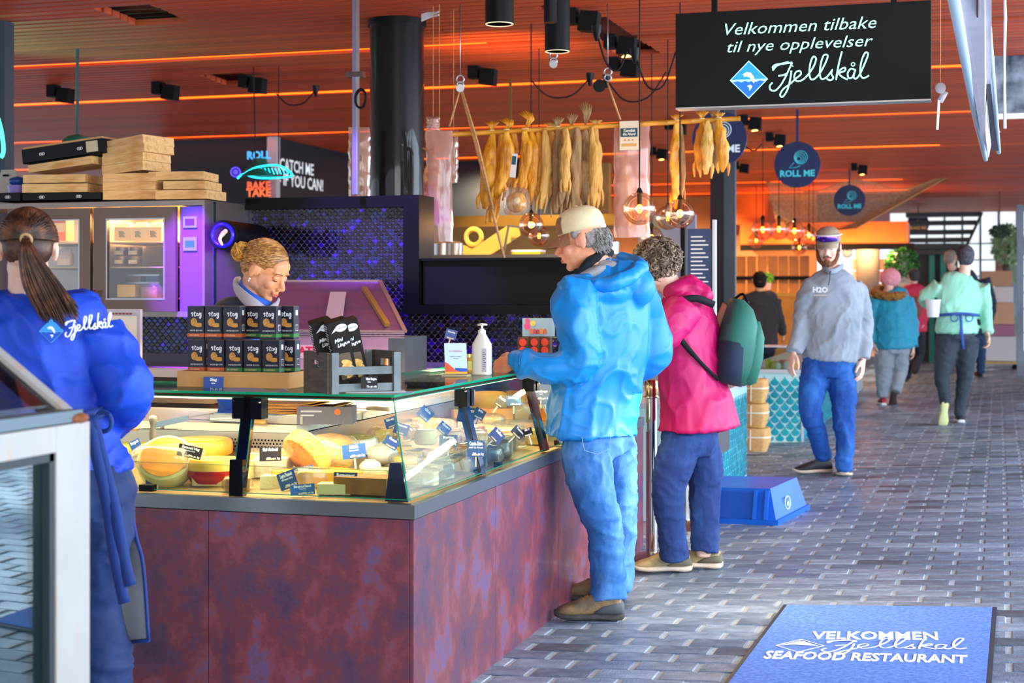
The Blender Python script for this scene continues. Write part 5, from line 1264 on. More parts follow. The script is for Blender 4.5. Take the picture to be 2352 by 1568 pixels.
def cheese(kind, px, py, r, h, mats, label, rz=0, tilt=0, dz=0, ax='x', wrap=False, seed=1, group=None, frac=1.0, w2=None):
    r *= 1.12; h *= 1.22
    p = deckp(px, py); p.x = min(p.x, EX - .05 - r * .75); p.y = max(p.y, EY + .05 + r * .75); p.z = deckz(p.x, p.y) + dz + .002 + (.015 if kind == 'wheel' and not tilt else 0)
    t = thing('cheese', label, 'cheese', tuple(p), group=group, rot=(0, 0, 0))
    f = atan((EX - p.x) * 0)  # keep upright
    Rm = Matrix.Rotation(rz, 4, 'Z') @ Matrix.Rotation(tilt, 4, 'X')
    a, c = mats[0], mats[-1]
    if kind == 'wheel':
        b = MB().lathe(rim_pts(r, h), n=30); b.b.transform(Rm); b.build('rind', a, t, smooth='auto')
        if a is not c: b = MB().lathe([(0.001, 0), (r * .84, 0), (r * .84, .0015), (0.001, .0015)], (0, 0, h), 28); b.b.transform(Rm); b.build('face', c, t, smooth='auto')
    elif kind == 'half':      # wax bottom, cut top
        b = MB().lathe([(0.001, 0), (r * .85, 0), (r, h * .35), (r, h * .55), (0.001, h * .55)], n=30); b.b.transform(Rm); b.build('wax', a, t, smooth='auto')
        b = MB().lathe([(r * .99, h * .551), (r * .97, h * .8), (r * .88, h), (0.001, h * 1.02)], n=30); b.b.transform(Rm); b.build('paste', c, t, smooth='auto')
    elif kind == 'wedge':
        n = 8; an = frac * pi
        top = [V((0, 0, h))] + [V((r * cos(-an / 2 + an * k / n), r * sin(-an / 2 + an * k / n), h)) for k in range(n + 1)]
        b = MB().poly([v * .995 - V((0, 0, h)) for v in top], (0, 0, h)); b.b.transform(Rm); b.build('paste', c, t, bevel=.0025, smooth='auto')
        b = MB(); rg = [V((r * 1.0 * cos(-an / 2 + an * k / n), r * sin(-an / 2 + an * k / n), 0)) for k in range(n + 1)]
        for k in range(n):
            A, B = rg[k], rg[k + 1]; o1, o2 = A * 1.03, B * 1.03; H = V((0, 0, h + .001))
            b._add([A, B, o2, o1, A + H, B + H, o2 + H, o1 + H], [(0, 3, 2, 1), (4, 5, 6, 7), (2, 3, 7, 6), (0, 1, 5, 4), (1, 2, 6, 5), (3, 0, 4, 7)])
        b.b.transform(Rm); b.build('rind', a, t)
    elif kind == 'block':
        w_ = w2 or r * .6
        b = MB().box((0, 0, h / 2), (r * 2, w_ * 2, h)); b.b.transform(Rm); b.build('paste', c, t, bevel=min(h, w_) * .14, smooth='auto')
        if a is not c: b = MB().box((0, 0, h + .001), (r * 1.96, w_ * 1.96, .004)); b.b.transform(Rm); b.build('rind', a, t, bevel=.001)
    elif kind == 'lump':      # paper or cloth wrapped round
        b = MB(); b.sph((0, 0, h / 2), (r, r, h / 2), 20, 12)
        for v in b.b.verts: v.co *= 1 + .07 * noise.noise(v.co * 40 + V((seed, 0, 0)))
        for v in b.b.verts: v.co.z = max(0, v.co.z)
        b.b.transform(Rm); b.build('paper', a, t, smooth=True)
        b = MB().lathe([(0.001, 0), (r * .5, 0), (r * .5, .001), (0.001, .001)], (0, 0, h * .985), 16); b.b.transform(Rm); b.build('sticker', M('sticker_cream', 'F2EAD0', .6), t)
    if wrap: film(t, (w2 or r) * 1.12 if kind == 'block' and False else r * 1.12, h, seed * 3.3 + px)
    return t
cs = [
 ('wheel', 306, 1052, .075, .035, (grn, grn), 'small round cheese with a mossy green rind at the far left of the case', 0, .0),
 ('wheel', 462, 1052, .105, .05, (org, yel), 'large flat orange-yellow cheese wheel behind the red waxed one', 0, -.0),
 ('wheel', 385, 1108, .088, .06, (pale, org), 'yellow cheese wheel in clear film tilted forward at the left of the case', .35, .85, .045),
 ('half', 492, 1108, .086, .066, (redw, yel), 'round cheese with red wax below and cut yellow top', 0, 0),
 ('wedge', 450, 1140, .085, .028, (rind, pale), 'thin beige half moon of cheese at the front beside the left glass clip', 1.9, 0),
 ('block', 522, 1138, .036, .034, (org, org), 'small orange wrapped cheese packet just left of the black post', .5, 0),
 ('wedge', 590, 1098, .075, .05, (rind, pale), 'pale yellow cheese wedge just right of the front black post', -2.2, 0),
 ('block', 630, 1096, .052, .055, (whit, whit), 'white cheese block under the dark kvit undredal card', .1, 0),
 ('wheel', 690, 1105, .082, .055, (gold, pale), 'golden foil wrapped cheese wheel leaning on its edge in the middle', -.55, -.95, .07),
 ('wheel', 756, 1078, .082, .07, (gold, gold), 'big crinkled golden cheese wheel with a teal band', .3, .35, .02),
 ('wheel', 822, 1040, .070, .05, (whit, grn), 'white and green crusted round cheese behind the golden wheels', 0, .1),
 ('wedge', 668, 1148, .14, .04, (org, yel), 'wide bright yellow cheese slab along the front of the case', 1.75, 0),
 ('wedge', 590, 1128, .07, .035, (rind, pale), 'beige cheese pieces in film at the foot of the front black post', 1.2, 0),
 ('block', 822, 1145, .085, .045, (brn, brn), 'grey filmed brown cheese piece behind the navy reypenaer card', -.05, 0),
 ('lump', 880, 1068, .052, .062, (paperw,), 'white paper wrapped round cheese beside the corner glass edge', 0, 0),
 ('wedge', 888, 1108, .10, .03, (pale, pale), 'long thin pale wedge lying in front of the paper wrapped round', 2.5, 0),
 ('block', 928, 1052, .026, .036, (herb, yel), 'herb crusted cheese cube nearest the left of a group of three', .4, 0),
 ('block', 950, 1062, .026, .034, (herb, yel), 'middle herb crusted cheese cube behind the corner glass', -.3, 0),
 ('block', 962, 1078, .028, .034, (herb, yel), 'herb crusted cheese cube nearest the camera of the three', .8, 0),
 ('wheel', 978, 1030, .042, .05, (pale, whit), 'small cream cheese drum with a spiral top behind the corner glass', 0, 0),
 ('wheel', 1000, 1062, .050, .025, (whit, pink), 'low cream round with a rosy top right of the herb cubes', 0, 0),
 ('wedge', 1012, 985, .12, .04, (rind, org), 'long orange wedge with dark rind at the back of the right wing', -2.6, 0),
 ('wedge', 1052, 990, .08, .045, (rind, pink), 'rosy cheese wedge with a rind beside the first blue post', 1, 0),
 ('wheel', 1123, 948, .085, .075, (yel, yel), 'large yellow hexagonal looking cheese drum at the back of the right wing', 0, 0),
 ('wedge', 1140, 975, .078, .065, (org, org), 'bright orange half moon of cheese in front of the yellow drum', -1.6, 0),
 ('wedge', 1170, 945, .11, .09, (gold, org), 'tall orange-brown wedge standing behind the second glass post', -.8, 0),
 ('wedge', 1135, 1000, .10, .035, (pale, yel), 'flat yellow wedge lying under the dark gorgonzola card', 2.9, 0),
 ('block', 1162, 1002, .036, .035, (herb, pale), 'herb topped pale block in the middle of the right wing', .5, 0),
 ('block', 1085, 1010, .05, .045, (redw, pink), 'rosy block with a red top beside the first blue post', .3, 0),
 ('lump', 1098, 1020, .036, .05, (whit,), 'small white wrapped ball beside the red topped block', 0, 0),
 ('block', 1136, 1040, .06, .035, (M('paper_blue', '6A7E92', .6), M('paper_blue', '6A7E92', .6)), 'blue-grey paper wrapped cheese in the middle of the right wing', -.6, .15),
 ('wedge', 1192, 995, .10, .04, (brn, org), 'wedge with a thick brown rind near the second glass post', -.4, 0),
 ('block', 1178, 1078, .028, .10, (yel, pale), 'tall upright yellow block in film near the front of the right wing', .2, .12),
 ('block', 1146, 1085, .048, .05, (yel, pale), 'squat yellow block in film beside the tall one', -.4, 0),
 ('wedge', 1222, 1060, .075, .06, (yel, yel), 'deep yellow cheese wedge at the foot of the second glass post', .6, 0),
 ('wedge', 1105, 1095, .11, .03, (pale, pale), 'long pale wedge lying at the front right of the first blue post', 2.4, 0),
 ('block', 1040, 1082, .055, .04, (whit, whit), 'white filmed block in the first bay of the right wing', .5, 0),
 ('wedge', 1052, 1120, .07, .03, (rind, pale), 'thin wedge at the front edge of the first bay', 1.2, 0),
 ('wedge', 985, 1120, .10, .035, (pale, whit), 'creamy white wedge at the front corner of the case', .4, 0),
 ('block', 1002, 1098, .05, .04, (paperw, whit), 'white block under film at the front corner', -.3, 0),
 ('wedge', 1256, 1028, .085, .05, (pale, yel), 'pale yellow wedge beyond the second glass post', .9, 0),
 ('wheel', 1262, 975, .09, .045, (brn, org), 'orange wheel with a brown rind beside the man in the blue jacket', 0, .3),
 ('lump', 1248, 958, .05, .05, (pale,), 'rounded cream lump under the manchego card', 0, 0),
 ('block', 1215, 965, .06, .06, (yel, pale), 'yellow block under film at the back near the second post', .2, 0),
 ('block', 1062, 958, .07, .035, (herb, yel), 'flat block with a green herb layer behind the first blue post', .9, 0),
 ('wedge', 940, 1098, .06, .03, (pale, whit), 'white cheese piece right at the corner glass edge', .9, 0),
 ('lump', 850, 1088, .035, .04, (whit,), 'little white wrapped cheese in front of the paper wrapped round', 0, 0),
 ('block', 770, 1135, .05, .028, (pale, pale), 'low pale piece between the yellow slab and the navy card', .2, 0),
]
wr = {2, 5, 7, 9, 15, 26, 28, 32, 33, 34, 36, 38, 39, 43, 45, 31}
for i, c in enumerate(cs):
    kind, px, py, r, h, mats, lab, rz, tl = c[:9]; dz = c[9] if len(c) > 9 else 0
    cheese(kind, px, py, r, h, mats, lab, rz, tl, dz, wrap=(i in wr), seed=i, frac=.9 if 'half moon' in lab or 'slab' in lab else .38)
# more small pieces filling the gaps of the deck, all alike
p = deckp(740, 1110)
rr = random.Random(31); proto = None
LM = [(306, 1050, 'mossy green round'), (462, 1050, 'large orange-yellow wheel'), (385, 1100, 'tilted yellow wheel'), (492, 1108, 'red waxed cheese'), (590, 1098, 'pale wedge by the front post'), (630, 1096, 'white block'), (690, 1105, 'leaning golden wheel'), (756, 1078, 'teal banded golden wheel'), (822, 1040, 'white and green round'), (668, 1148, 'wide yellow slab'), (880, 1068, 'white paper wrapped round'), (940, 1062, 'herb crusted cubes'), (978, 1030, 'spiral topped drum'), (1012, 985, 'long orange wedge'), (1052, 990, 'rosy wedge'), (1123, 948, 'yellow drum'), (1140, 975, 'orange half moon'), (1162, 1002, 'herb topped block'), (1085, 1010, 'red topped block'), (1136, 1040, 'blue-grey paper wrapped cheese'), (1192, 995, 'brown rind wedge'), (1178, 1078, 'tall upright yellow block'), (1222, 1060, 'deep yellow wedge'), (1040, 1082, 'white filmed block'), (1256, 1028, 'wedge beyond the second post')]
spots = [(548, 1075), (640, 1062), (712, 1052), (790, 1075), (865, 1040), (905, 1085), (1010, 1020), (1066, 1042), (1076, 1068), (1110, 985), (1205, 1030), (1240, 1045), (1150, 1020), (1218, 1000), (1130, 1062), (960, 1010), (415, 1062), (338, 1062), (1085, 1092), (1200, 1070), (1030, 1000), (862, 1020), (920, 1020), (720, 1125)]
for px, py in spots:
    q = deckp(px, py); q.x = min(q.x, EX - .12); q.y = max(q.y, EY + .12); q.z = deckz(q.x, q.y) + .004
    near = min(LM, key=lambda c: (c[0] - px) ** 2 + (c[1] - py) ** 2); lab = 'small filmed cheese wedge ' + (('left of' if px < near[0] else 'right of') if abs(px - near[0]) > abs(py - near[1]) else ('behind' if py < near[1] else 'in front of')) + ' the ' + near[2]
    if proto is None:
        t = thing('cheese_wedge', lab, 'cheese', tuple(q), 0.3, group='small wedges between the big cheeses'); proto = t
        b = MB().poly([(0, 0, 0), (.085, -.022, 0), (.085, .022, 0)], (0, 0, .052)); b.build('paste', yel, t, bevel=.003, smooth='auto'); film(t, .055, .055, 5, (.05, 0, 0))
        MB().bb(.087, .09, -.022, .022, 0, .04).build('rind', rind, t)
    else: dup(proto, tuple(q), rr.uniform(0, 6.28), lab)
# ---- price cards
wtx = M('card_print', 'F2F4F6', .6)
def card(px, py, w, h, col, lines, label, rz=0, lean=.25, d=None, tilt=0, stick=True, zoff=0, par=None):
    """flat printed card on a clear stick, centred on the given spot of the deck"""
    p = P(px, py, d) if d else None
    mcol = M('card_' + col, col, .45)
    t = thing('price_card', label, 'price card', tuple(p));
    x = (R3 * cos(rz) + F3 * sin(rz)); x = (x * cos(tilt) + UP * sin(tilt)); y = (UP * cos(lean) + F3 * sin(lean)); y = y - x * y.dot(x)
    m = frame_m(p, x, y); n_ = x.cross(y).normalized()
    b = MB(); b._add([m @ V((a * w / 2, c * h / 2, e)) for e in (0, -.0015) for a, c in ((-1, -1), (1, -1), (1, 1), (-1, 1))], [(0, 1, 2, 3), (7, 6, 5, 4), (0, 4, 5, 1), (1, 5, 6, 2), (2, 6, 7, 3), (3, 7, 4, 0)])
    b.build('card', mcol, t, w=1)
    for s, sz, yy, al in lines:
        xx = {'L': -w * .44, 'C': 0, 'R': w * .44}[al]; ln = len(s) * sz * .56; k = min(1, w * .9 / ln)
        text(s, sz, wtx, m @ Matrix.Translation((xx, yy * h, .0006)), t, bold=.0012 * (sz / .02), sx=k, align={'L': 'LEFT', 'C': 'CENTER', 'R': 'RIGHT'}[al], ext=.0002, arch=1)
    if stick:
        b = MB(); b.bar(m @ V((0, -h * .35, -.003)), m @ V((0, -h / 2 - .035, -.003)), .005); b.bar(m @ V((-.014, -h * .38, .002)), m @ V((.014, -h * .38, .002)), .005); b.build('stick', M('clear_stick', 'D8C8A8', .3), t, w=1)
    return t
def dd(px, py, z):
    return (CH - z) * F / (py - HY)
K = .0018 * .93
def pc(px, py, w, h, col, name, price, label, z=.80, sub='', rz=0, tilt=0, lean=.25, two=None):
    d = dd(px, py, z); W_, H_ = w * d / F, h * d / F
    ls = [(name, H_ * .30, .30, 'C')]
    if two: ls = [(name, H_ * .26, .34, 'C'), (two, H_ * .26, .10, 'C')]
    if sub: ls.append((sub, H_ * .13, .06 if not two else -.12, 'C'))
    if price: ls.append((price, H_ * .20, -.33, 'R'))
    card(px, py, W_, H_, col, ls, label, rz, lean, d, tilt)
BLU, DRK, NVY = '1E4A98', '2E2420', '1A2A50'
pc(361, 1093, 54, 33, '24509E', 'Vårtilbud', 'Nå 629,- pr. kg', 'blue price card leaning on the tilted yellow wheel at the left', .748, 'Før 679,- pr. kg', tilt=.08, two='Høvding Sverre')
pc(436, 1037, 56, 28, DRK, 'Fanaost Ung', '749,- pr. kg', 'dark brown tilted price card on the large orange-yellow wheel', .83, 'Hjemme, 4 mnd', tilt=-.22)
pc(621, 1042, 50, 33, DRK, 'Kvit Undredal', '879,- pr. kg', 'dark brown upright price card right of the front black post', .82, tilt=.03)
pc(813, 1036, 54, 33, '2A56A4', 'Råblå', '890,- pr. kg', 'blue price card standing on the big crinkled golden wheel', .83, 'Rørosmeieri', tilt=.12)
pc(793, 1102, 54, 36, NVY, 'Reypenaer', '659,- pr. kg', 'navy price card at the front of the case left of the corner', .757, '12 mnd', tilt=-.04)
pc(660, 1102, 42, 40, '2A4E8C', 'Lagra Fanaost', '1390,- pr. kg', 'blue slanted price card in front of the leaning golden foil wheel', .746, 'Vill vinner 2016', tilt=.35)
pc(697, 1084, 48, 26, '2F5FA0', 'Fanaost', '819,- pr. kg', 'blue price card behind the two other blue cards at the front', .765, 'Skiferlagret', tilt=.18)
pc(695, 1124, 56, 25, '2F66A8', 'Ekte gammel fanaost', '1390,- pr. kg', 'blue low price card on the wide bright yellow slab', .727, 'Ostegården', tilt=.08)
pc(312, 1024, 26, 30, BLU, 'Bergost', '', 'small dark blue card beside the mossy green round', .83, tilt=.5)
pc(898, 970, 28, 24, '2A5CA8', 'Blåbergi', '', 'small blue card at the back left of the corner glass', .87, tilt=.35)
pc(922, 985, 34, 26, '2A3E88', 'Prestosten', '', 'blue-violet card half behind the corner glass edge', .85, tilt=-.3)
pc(899, 1016, 34, 24, BLU, 'Kamut', '35,-', 'small tilted blue card above the paper wrapped round', .83, tilt=-.55)
pc(977, 950, 32, 28, '2A5CA8', 'Gilde', '36,-', 'tilted blue card high behind the corner glass', .88, tilt=-.75)
pc(1030, 1012, 42, 26, '1E3C60', 'Morbier', '649,- pr. kg', 'dark blue card just left of the first blue post', .83)
pc(1093, 1030, 40, 38, '2A5480', 'Comte Extra', '792,- pr. kg', 'blue upright card just right of the first blue post', .815, 'AOP 12-18 mnd')
pc(1075, 953, 48, 36, '1C222E', 'Gorgonzola', '459,- pr. kg', 'near black tilted card at the back right of the first blue post', .86, tilt=-.15)
pc(1101, 950, 26, 24, '1C2228', 'Brie', '46,-', 'little black card beside the tilted near black one', .87, tilt=-.5)
pc(1180, 920, 34, 24, '1E3C60', 'Pecorino Pepato', '545,- pr. kg', 'dark blue card on the tall orange-brown wedge', .90)
pc(1242, 906, 42, 26, '3A1418', 'Manchego', '549,- pr. kg', 'maroon card behind the second glass post', .91, '6 mnd')
pc(1020, 984, 30, 24, '24509E', 'Chevre', '', 'blue tilted card above the dark blue one by the first post', .85, tilt=-.7)
pc(1141, 1000, 32, 28, '243C78', 'Selles', '', 'blue card on the blue-grey paper wrapped cheese', .83, tilt=-.8)
pc(1190, 993, 30, 22, '1A242C', 'Tomme', '69,-', 'dark card standing on the herb topped block', .84, tilt=-.8)
pc(1212, 992, 22, 18, '1A1A20', 'Blå V', '', 'small black card left of the second glass post', .845, tilt=.3)
pc(1150, 922, 20, 26, '4A4030', 'Parm', '', 'brown folded card beside the yellow drum', .90, tilt=-.6)
# ================================================================== working things behind the cheeses
t = thing('scale', 'flat steel weighing scale holding brown paper sheets', 'scale', tuple(onY(620, 1020, EY + D + .25)))
zs = .878
xa, xb = onY(488, 1020, EY + D + .04).x, onY(752, 1000, EY + D + .25).x
MB().bb(xa, xb, EY + D + .02, EY + D + .30, zs + .001, zs + .030).build('body', steel, t, w=1, bevel=.004)
MB().bb(xa + .01, xb - .01, EY + D + .03, EY + D + .29, zs + .031, zs + .035).build('plate', chrome, t, w=1)
pps = thing('paper_stack', 'stack of brown greaseproof paper sheets on the steel scale', 'paper', (xa + .3, EY + D + .15, zs + .036))
kraft = M('kraft_paper', 'C88A3E', .75, var=.08, vs=5, bump=.2, bs=30)
for k in range(7):
    b = MB(); o = .004 * (k % 3); a0 = .06 + .01 * k
    c = V((xa + .33 + o, EY + D + .17, zs + .037 + k * .0055)); ux = V((cos(.12 + .02 * k), sin(.12 + .02 * k), 0)); uy = V((-ux.y, ux.x, 0)); N = 8
    for i in range(N):
        def q(i, s): return c + ux * (-.17 + .34 * i / N) + uy * s * .12 + UP * (.010 * sin(i * 1.3 + k) * (i / N) ** 2 + (.02 * (i / N) ** 3 if k > 4 else 0))
        b._add([q(i, -1), q(i + 1, -1), q(i + 1, 1), q(i, 1)] + [v + UP * .0035 for v in (q(i, -1), q(i + 1, -1), q(i + 1, 1), q(i, 1))], [(0, 3, 2, 1), (4, 5, 6, 7), (0, 1, 5, 4), (3, 7, 6, 2)] + ([(0, 4, 7, 3)] if i == 0 else []) + ([(1, 2, 6, 5)] if i == N - 1 else []))
    b.build('sheet', kraft, pps, w=1)
script_word(frame_m(V((xa + .27, EY + D + .15, zs + .082)), ux, uy), M('kraft_print', '8A5A28', .8), pps, .12, .012, 'stamp', .0005)
p = onZ(745, 975, .878)
gb = thing('glove_box', 'grey printed cardboard glove box on the white board behind the paper', 'box', tuple(p), .25)
MB().box((0, .06, .034), (.21, .12, .066)).build('carton', M('carton_grey', '6A6474', .6, var=.08), gb, bevel=.002)
MB().box((0, .06, .0675), (.11, .04, .001)).build('opening', blackm, gb)
b = MB(); b.bar((-.09, -.0005, .05), (-.01, -.0005, .05), .001, .006); b.bar((-.09, -.0005, .035), (-.04, -.0005, .035), .001, .005); b.build('print', M('print_pale', 'C8C4D8', .6), gb)
b = MB(); b.cyl((.05, 0, .048), (.05, -.001, .048), .012, n=14); b.build('orange_dot', M('dot_orange', 'E8702A', .6), gb)
def knife(px, py, L, rz, label, hcol='B88A50'):
    p = onZ(px, py, .886); t = thing('knife', label, 'knife', tuple(p), rz)
    MB().tube([(-.02, 0, .002), (-.06, 0, .004), (-.11, 0, .002), (-.13, 0, .002)], [(.008, .011), (.010, .013), (.009, .012), (.010, .012)], 10, sidev=(0, 0, 1)).build('handle', M('handle_' + hcol, hcol, .5, var=.15, vs=20), t, smooth=True)
    MB().poly([(-.02, -.012, 0), (L, -.012, 0), (L + .02, .006, 0), (-.02, .012, 0)], (0, 0, .002)).build('blade', chrome, t)
    return t
knife(545, 968, .22, 3.0, 'long steel cheese knife lying on the white board left of the front post')
knife(835, 938, .14, 2.9, 'knife with a pale riveted wooden handle behind the glove box', 'D8C0A0')
knife(330, 985, .12, .2, 'short knife with a tan handle on the left cutting board')
p = onZ(358, 1020, .84)
h2 = thing('double_handle_knife', 'upright grey turned handle of a two handled cheese knife', 'knife', tuple(V((p.x, p.y - .02, .80))))
MB().lathe([(.001, .02), (.012, .022), (.014, .03), (.009, .045), (.013, .065), (.014, .085), (.009, .105), (.013, .12), (.016, .13), (.012, .142), (.001, .145)], n=16).build('handle', M('handle_grey', '5A5450', .5), h2, smooth=True)
MB().poly([(.01, -.001, .10), (.14, -.001, .128), (.14, -.001, .148), (.01, -.001, .12)], (0, .002, 0)).build('blade', chrome, h2)
# brown cabinet beneath the cold cabinet at left, pale framed notice
bc_ = thing('worktop_cabinet', 'dark wooden low cabinet with a pale top behind the left cutting board', 'cabinet', tuple(onY(410, 960, 6.6)))
xa, xb = onY(330, 940, 6.6).x, onY(485, 940, 6.6).x; z1 = onY(400, 915, 6.6).z
wd = M('cabinet_walnut', '5A3420', .5, var=.2, vs=3)
MB().bb(xa - 1.2, xb, 6.6, 7.1, 0, z1 - .02).build('body', wd, bc_, w=1, bevel=.004); MB().bb(xa - 1.22, xb + .02, 6.57, 7.12, z1 - .019, z1).build('top', M('cabinet_top', '8A6A4E', .4), bc_, w=1, bevel=.003)
MB().bb(xa - .2, xb - .02, 6.585, 6.599, z1 - .16, z1 - .05).build('drawer', wd, bc_, w=1, bevel=.003)
p = onY(290, 770, 6.0); xa, xb, z0, z1 = onY(225, 770, 6.0).x, onY(322, 770, 6.0).x, .885, onY(290, 710, 6.0).z
nb_ = thing('framed_notice', 'pale framed notice standing behind the worker in the royal blue shirt', 'notice', ((xa + xb) / 2, 6.0, z0))
MB().bb(xa, xb, 6.0, 6.02, z0, z1).build('frame', M('frame_lilac', 'C8C0D0', .4), nb_, w=1, bevel=.003); MB().bb(xa + .015, xb - .015, 5.996, 5.999, z0 + .02, z1 - .03).build('sheet', paperw, nb_, w=1)
b = MB();
for k in range(9): b.bb(xa + .02 + k * .018, xa + .032 + k * .018, 5.994, 5.9955, z1 - .024, z1 - .016)
b.build('print', M('print_mixed', '9A4A4A', .6), nb_, w=1)
# steel ice-well with slanted purple-tinted lid
YL = 7.15
x0, x1 = onY(560, 750, YL).x, onY(930, 750, YL).x; zl_, zt_ = onY(800, 760, YL).z, onY(800, 645, YL + .4).z; zb_ = zc + .002
lw = thing('chill_well', 'steel chilled well with a slanted lilac-tinted glass lid behind the assistant', 'display case', (x0, YL, zb_))
MB().bb(x0, x1 - .09, YL, YL + .32, zb_, zl_ - .03).build('front_body', M('well_pink_lit', 'B48AB8', .4, .2), lw, w=1)  # pink light on the front is put into the body colour
MB().bb(x1 - .0899, x1, YL + .0, YL + .32, zb_, zl_ - .03).build('side_body', M('well_grey', '5A6270', .4, .5), lw, w=1)
b = MB()
for k in range(4): b.bb(x0, x1, YL - .012 + .001 * k, YL - .001, zl_ - .034 + k * .010, zl_ - .028 + k * .010)
b.build('rails', M('rail_rose', 'A0808C', .3, .7), lw, w=1)
A_, B_ = V((x0, YL, zl_)), V((x1, YL, zl_)); xtr = onY(872, 645, YL + .36).x; Ct, Dt = V((xtr, YL + .36, zt_)), V((x0 + .05, YL + .36, zt_))
b = MB(); b.poly([A_, B_, Ct, Dt], (0, .004, 0)); b.build('lid_glass', MG('lilac_glass', 'D8B0E8', refl=.10, tint=.85, haze=.35, hazecol='9A6A98'), lw, w=1)
b = MB();
for u, v in ((A_, B_), (B_, Ct), (Ct, Dt), (Dt, A_)): b.bar(u, v, .022, .012)
b.build('lid_frame', M('lid_frame_rose', '9A7A80', .3, .5), lw, w=1)
b = MB(); b.bar(B_ + (Ct - B_) * .12 + V((-.07, -.02, 0)), B_ + (Ct - B_) * .85 + V((-.10, -.02, 0)), .026, .02); b.build('lid_stay', M('stay_brass', 'B08A4A', .35, .6), lw, w=1)
b = MB(); o = A_ + V((onY(745, 740, YL).x - x0, -.012, .01)); b.poly([o, o + V((.10, 0, 0)), o + V((.02, .25, .19)), o + V((-.07, .25, .19))], (0, -.003, 0)); b.build('lid_paper', M('paper_lilac', 'A890B0', .6), lw, w=1)
q = onY(717, 805, YL - .002); MB().bb(onY(640, 800, YL).x, onY(745, 800, YL).x, YL - .003, YL - .001, onY(700, 822, YL).z, onY(700, 792, YL).z).build('name_plate', M('plate_pink', 'E8B4E0', .5), lw, w=1)
q = onY(704, 806, YL - .004); text('MATIC', .055, M('red_print', 'D01848', .5), frame_m(q, (1, 0, 0), (0, 0, 1)), lw, bold=.002, sx=1.1)
# round black drum with blue ring on the steel panel
c = onY(512, 540, 7.35); ax = (onY(600, 545, 7.9) - c).normalized()
dr = thing('black_drum', 'black cylinder with a glowing blue ring mounted beside the cold cabinet', 'machine', tuple(c))
MB().cyl(c, onY(590, 548, 7.95), .082, n=28).build('body', black, dr, w=1, smooth='auto')
MB().ring(c - ax * .004, .058, .010, axis=ax, n=28).build('blue_ring', M('ring_blue', '1A10E8', .2, emis=1.2), dr, w=1, smooth=True)
MB().cyl(c - ax * .003, c - ax * .006, .05, n=24).build('face', M('drum_inside', '1C1A18', .5), dr, w=1)
b = MB(); b.tube([c - ax * .01 + V((.012, 0, .015)), c - ax * .03 + V((-.005, 0, -.02)), c - ax * .035 + V((.012, 0, -.055))], [.014, .010, .007], 8, smooth=3); b.sph(c - ax * .012 + V((.02, 0, .02)), .013); b.build('nozzle', M('nozzle_cream', 'E8D0B0', .5), dr, w=1, smooth=True)
b = MB(); b.bb(cabx1 + .005, xa if False else pl.x - .01, YF + .10, YF + .12, z0c + .005, z1c - .005); o = b.build('metal_sheet', M('panel_teal_steel', '2E4A54', .3, .8, var=.3, vs=20, bump=.2, bs=30)); setp(o, 'mottled teal steel panel between the cold cabinet and the scale tiles', 'panel')
# ================================================================== on the glass shelf
TZ = tz + .0085
def boxtop(px0, px1, py0, py1, d): pass
FY = 4.80
xa, xb = onY(407, 900, FY).x, onY(664, 900, FY).x; zt0 = onY(500, 853, FY).z
zbt = TZ
ct = thing('cardboard_tray', 'plain beige cardboard tray carrying the biscuit boxes on the glass shelf', 'tray', ((xa + xb) / 2, FY + .1, zbt))
card_m = M('cardboard', 'C99A62', .75, var=.06, vs=12)
MB().bb(xa, xb, FY, FY + .003, zbt, zt0).build('front_wall', card_m, ct, w=1); MB().bb(xa, xb, FY + .21, FY + .213, zbt, zt0).build('back_wall', card_m, ct, w=1)
MB().bb(xa, xa + .003, FY + .003, FY + .21, zbt, zt0).build('side_wall', card_m, ct, w=1); MB().bb(xb - .003, xb, FY + .003, FY + .21, zbt, zt0).build('side_wall', card_m, ct, w=1)
MB().bb(xa + .003, xb - .003, FY + .003, FY + .21, zt0 - .012, zt0 - .008).build('platform', card_m, ct, w=1)
wbm = M('box_dark', '1E1A2C', .4, var=.25, vs=30); sidem = M('box_side', '2A2834', .45, var=.1); top_m = M('box_top', '8A6A48', .6)
BW_, BH, BD = .064, .117, .042
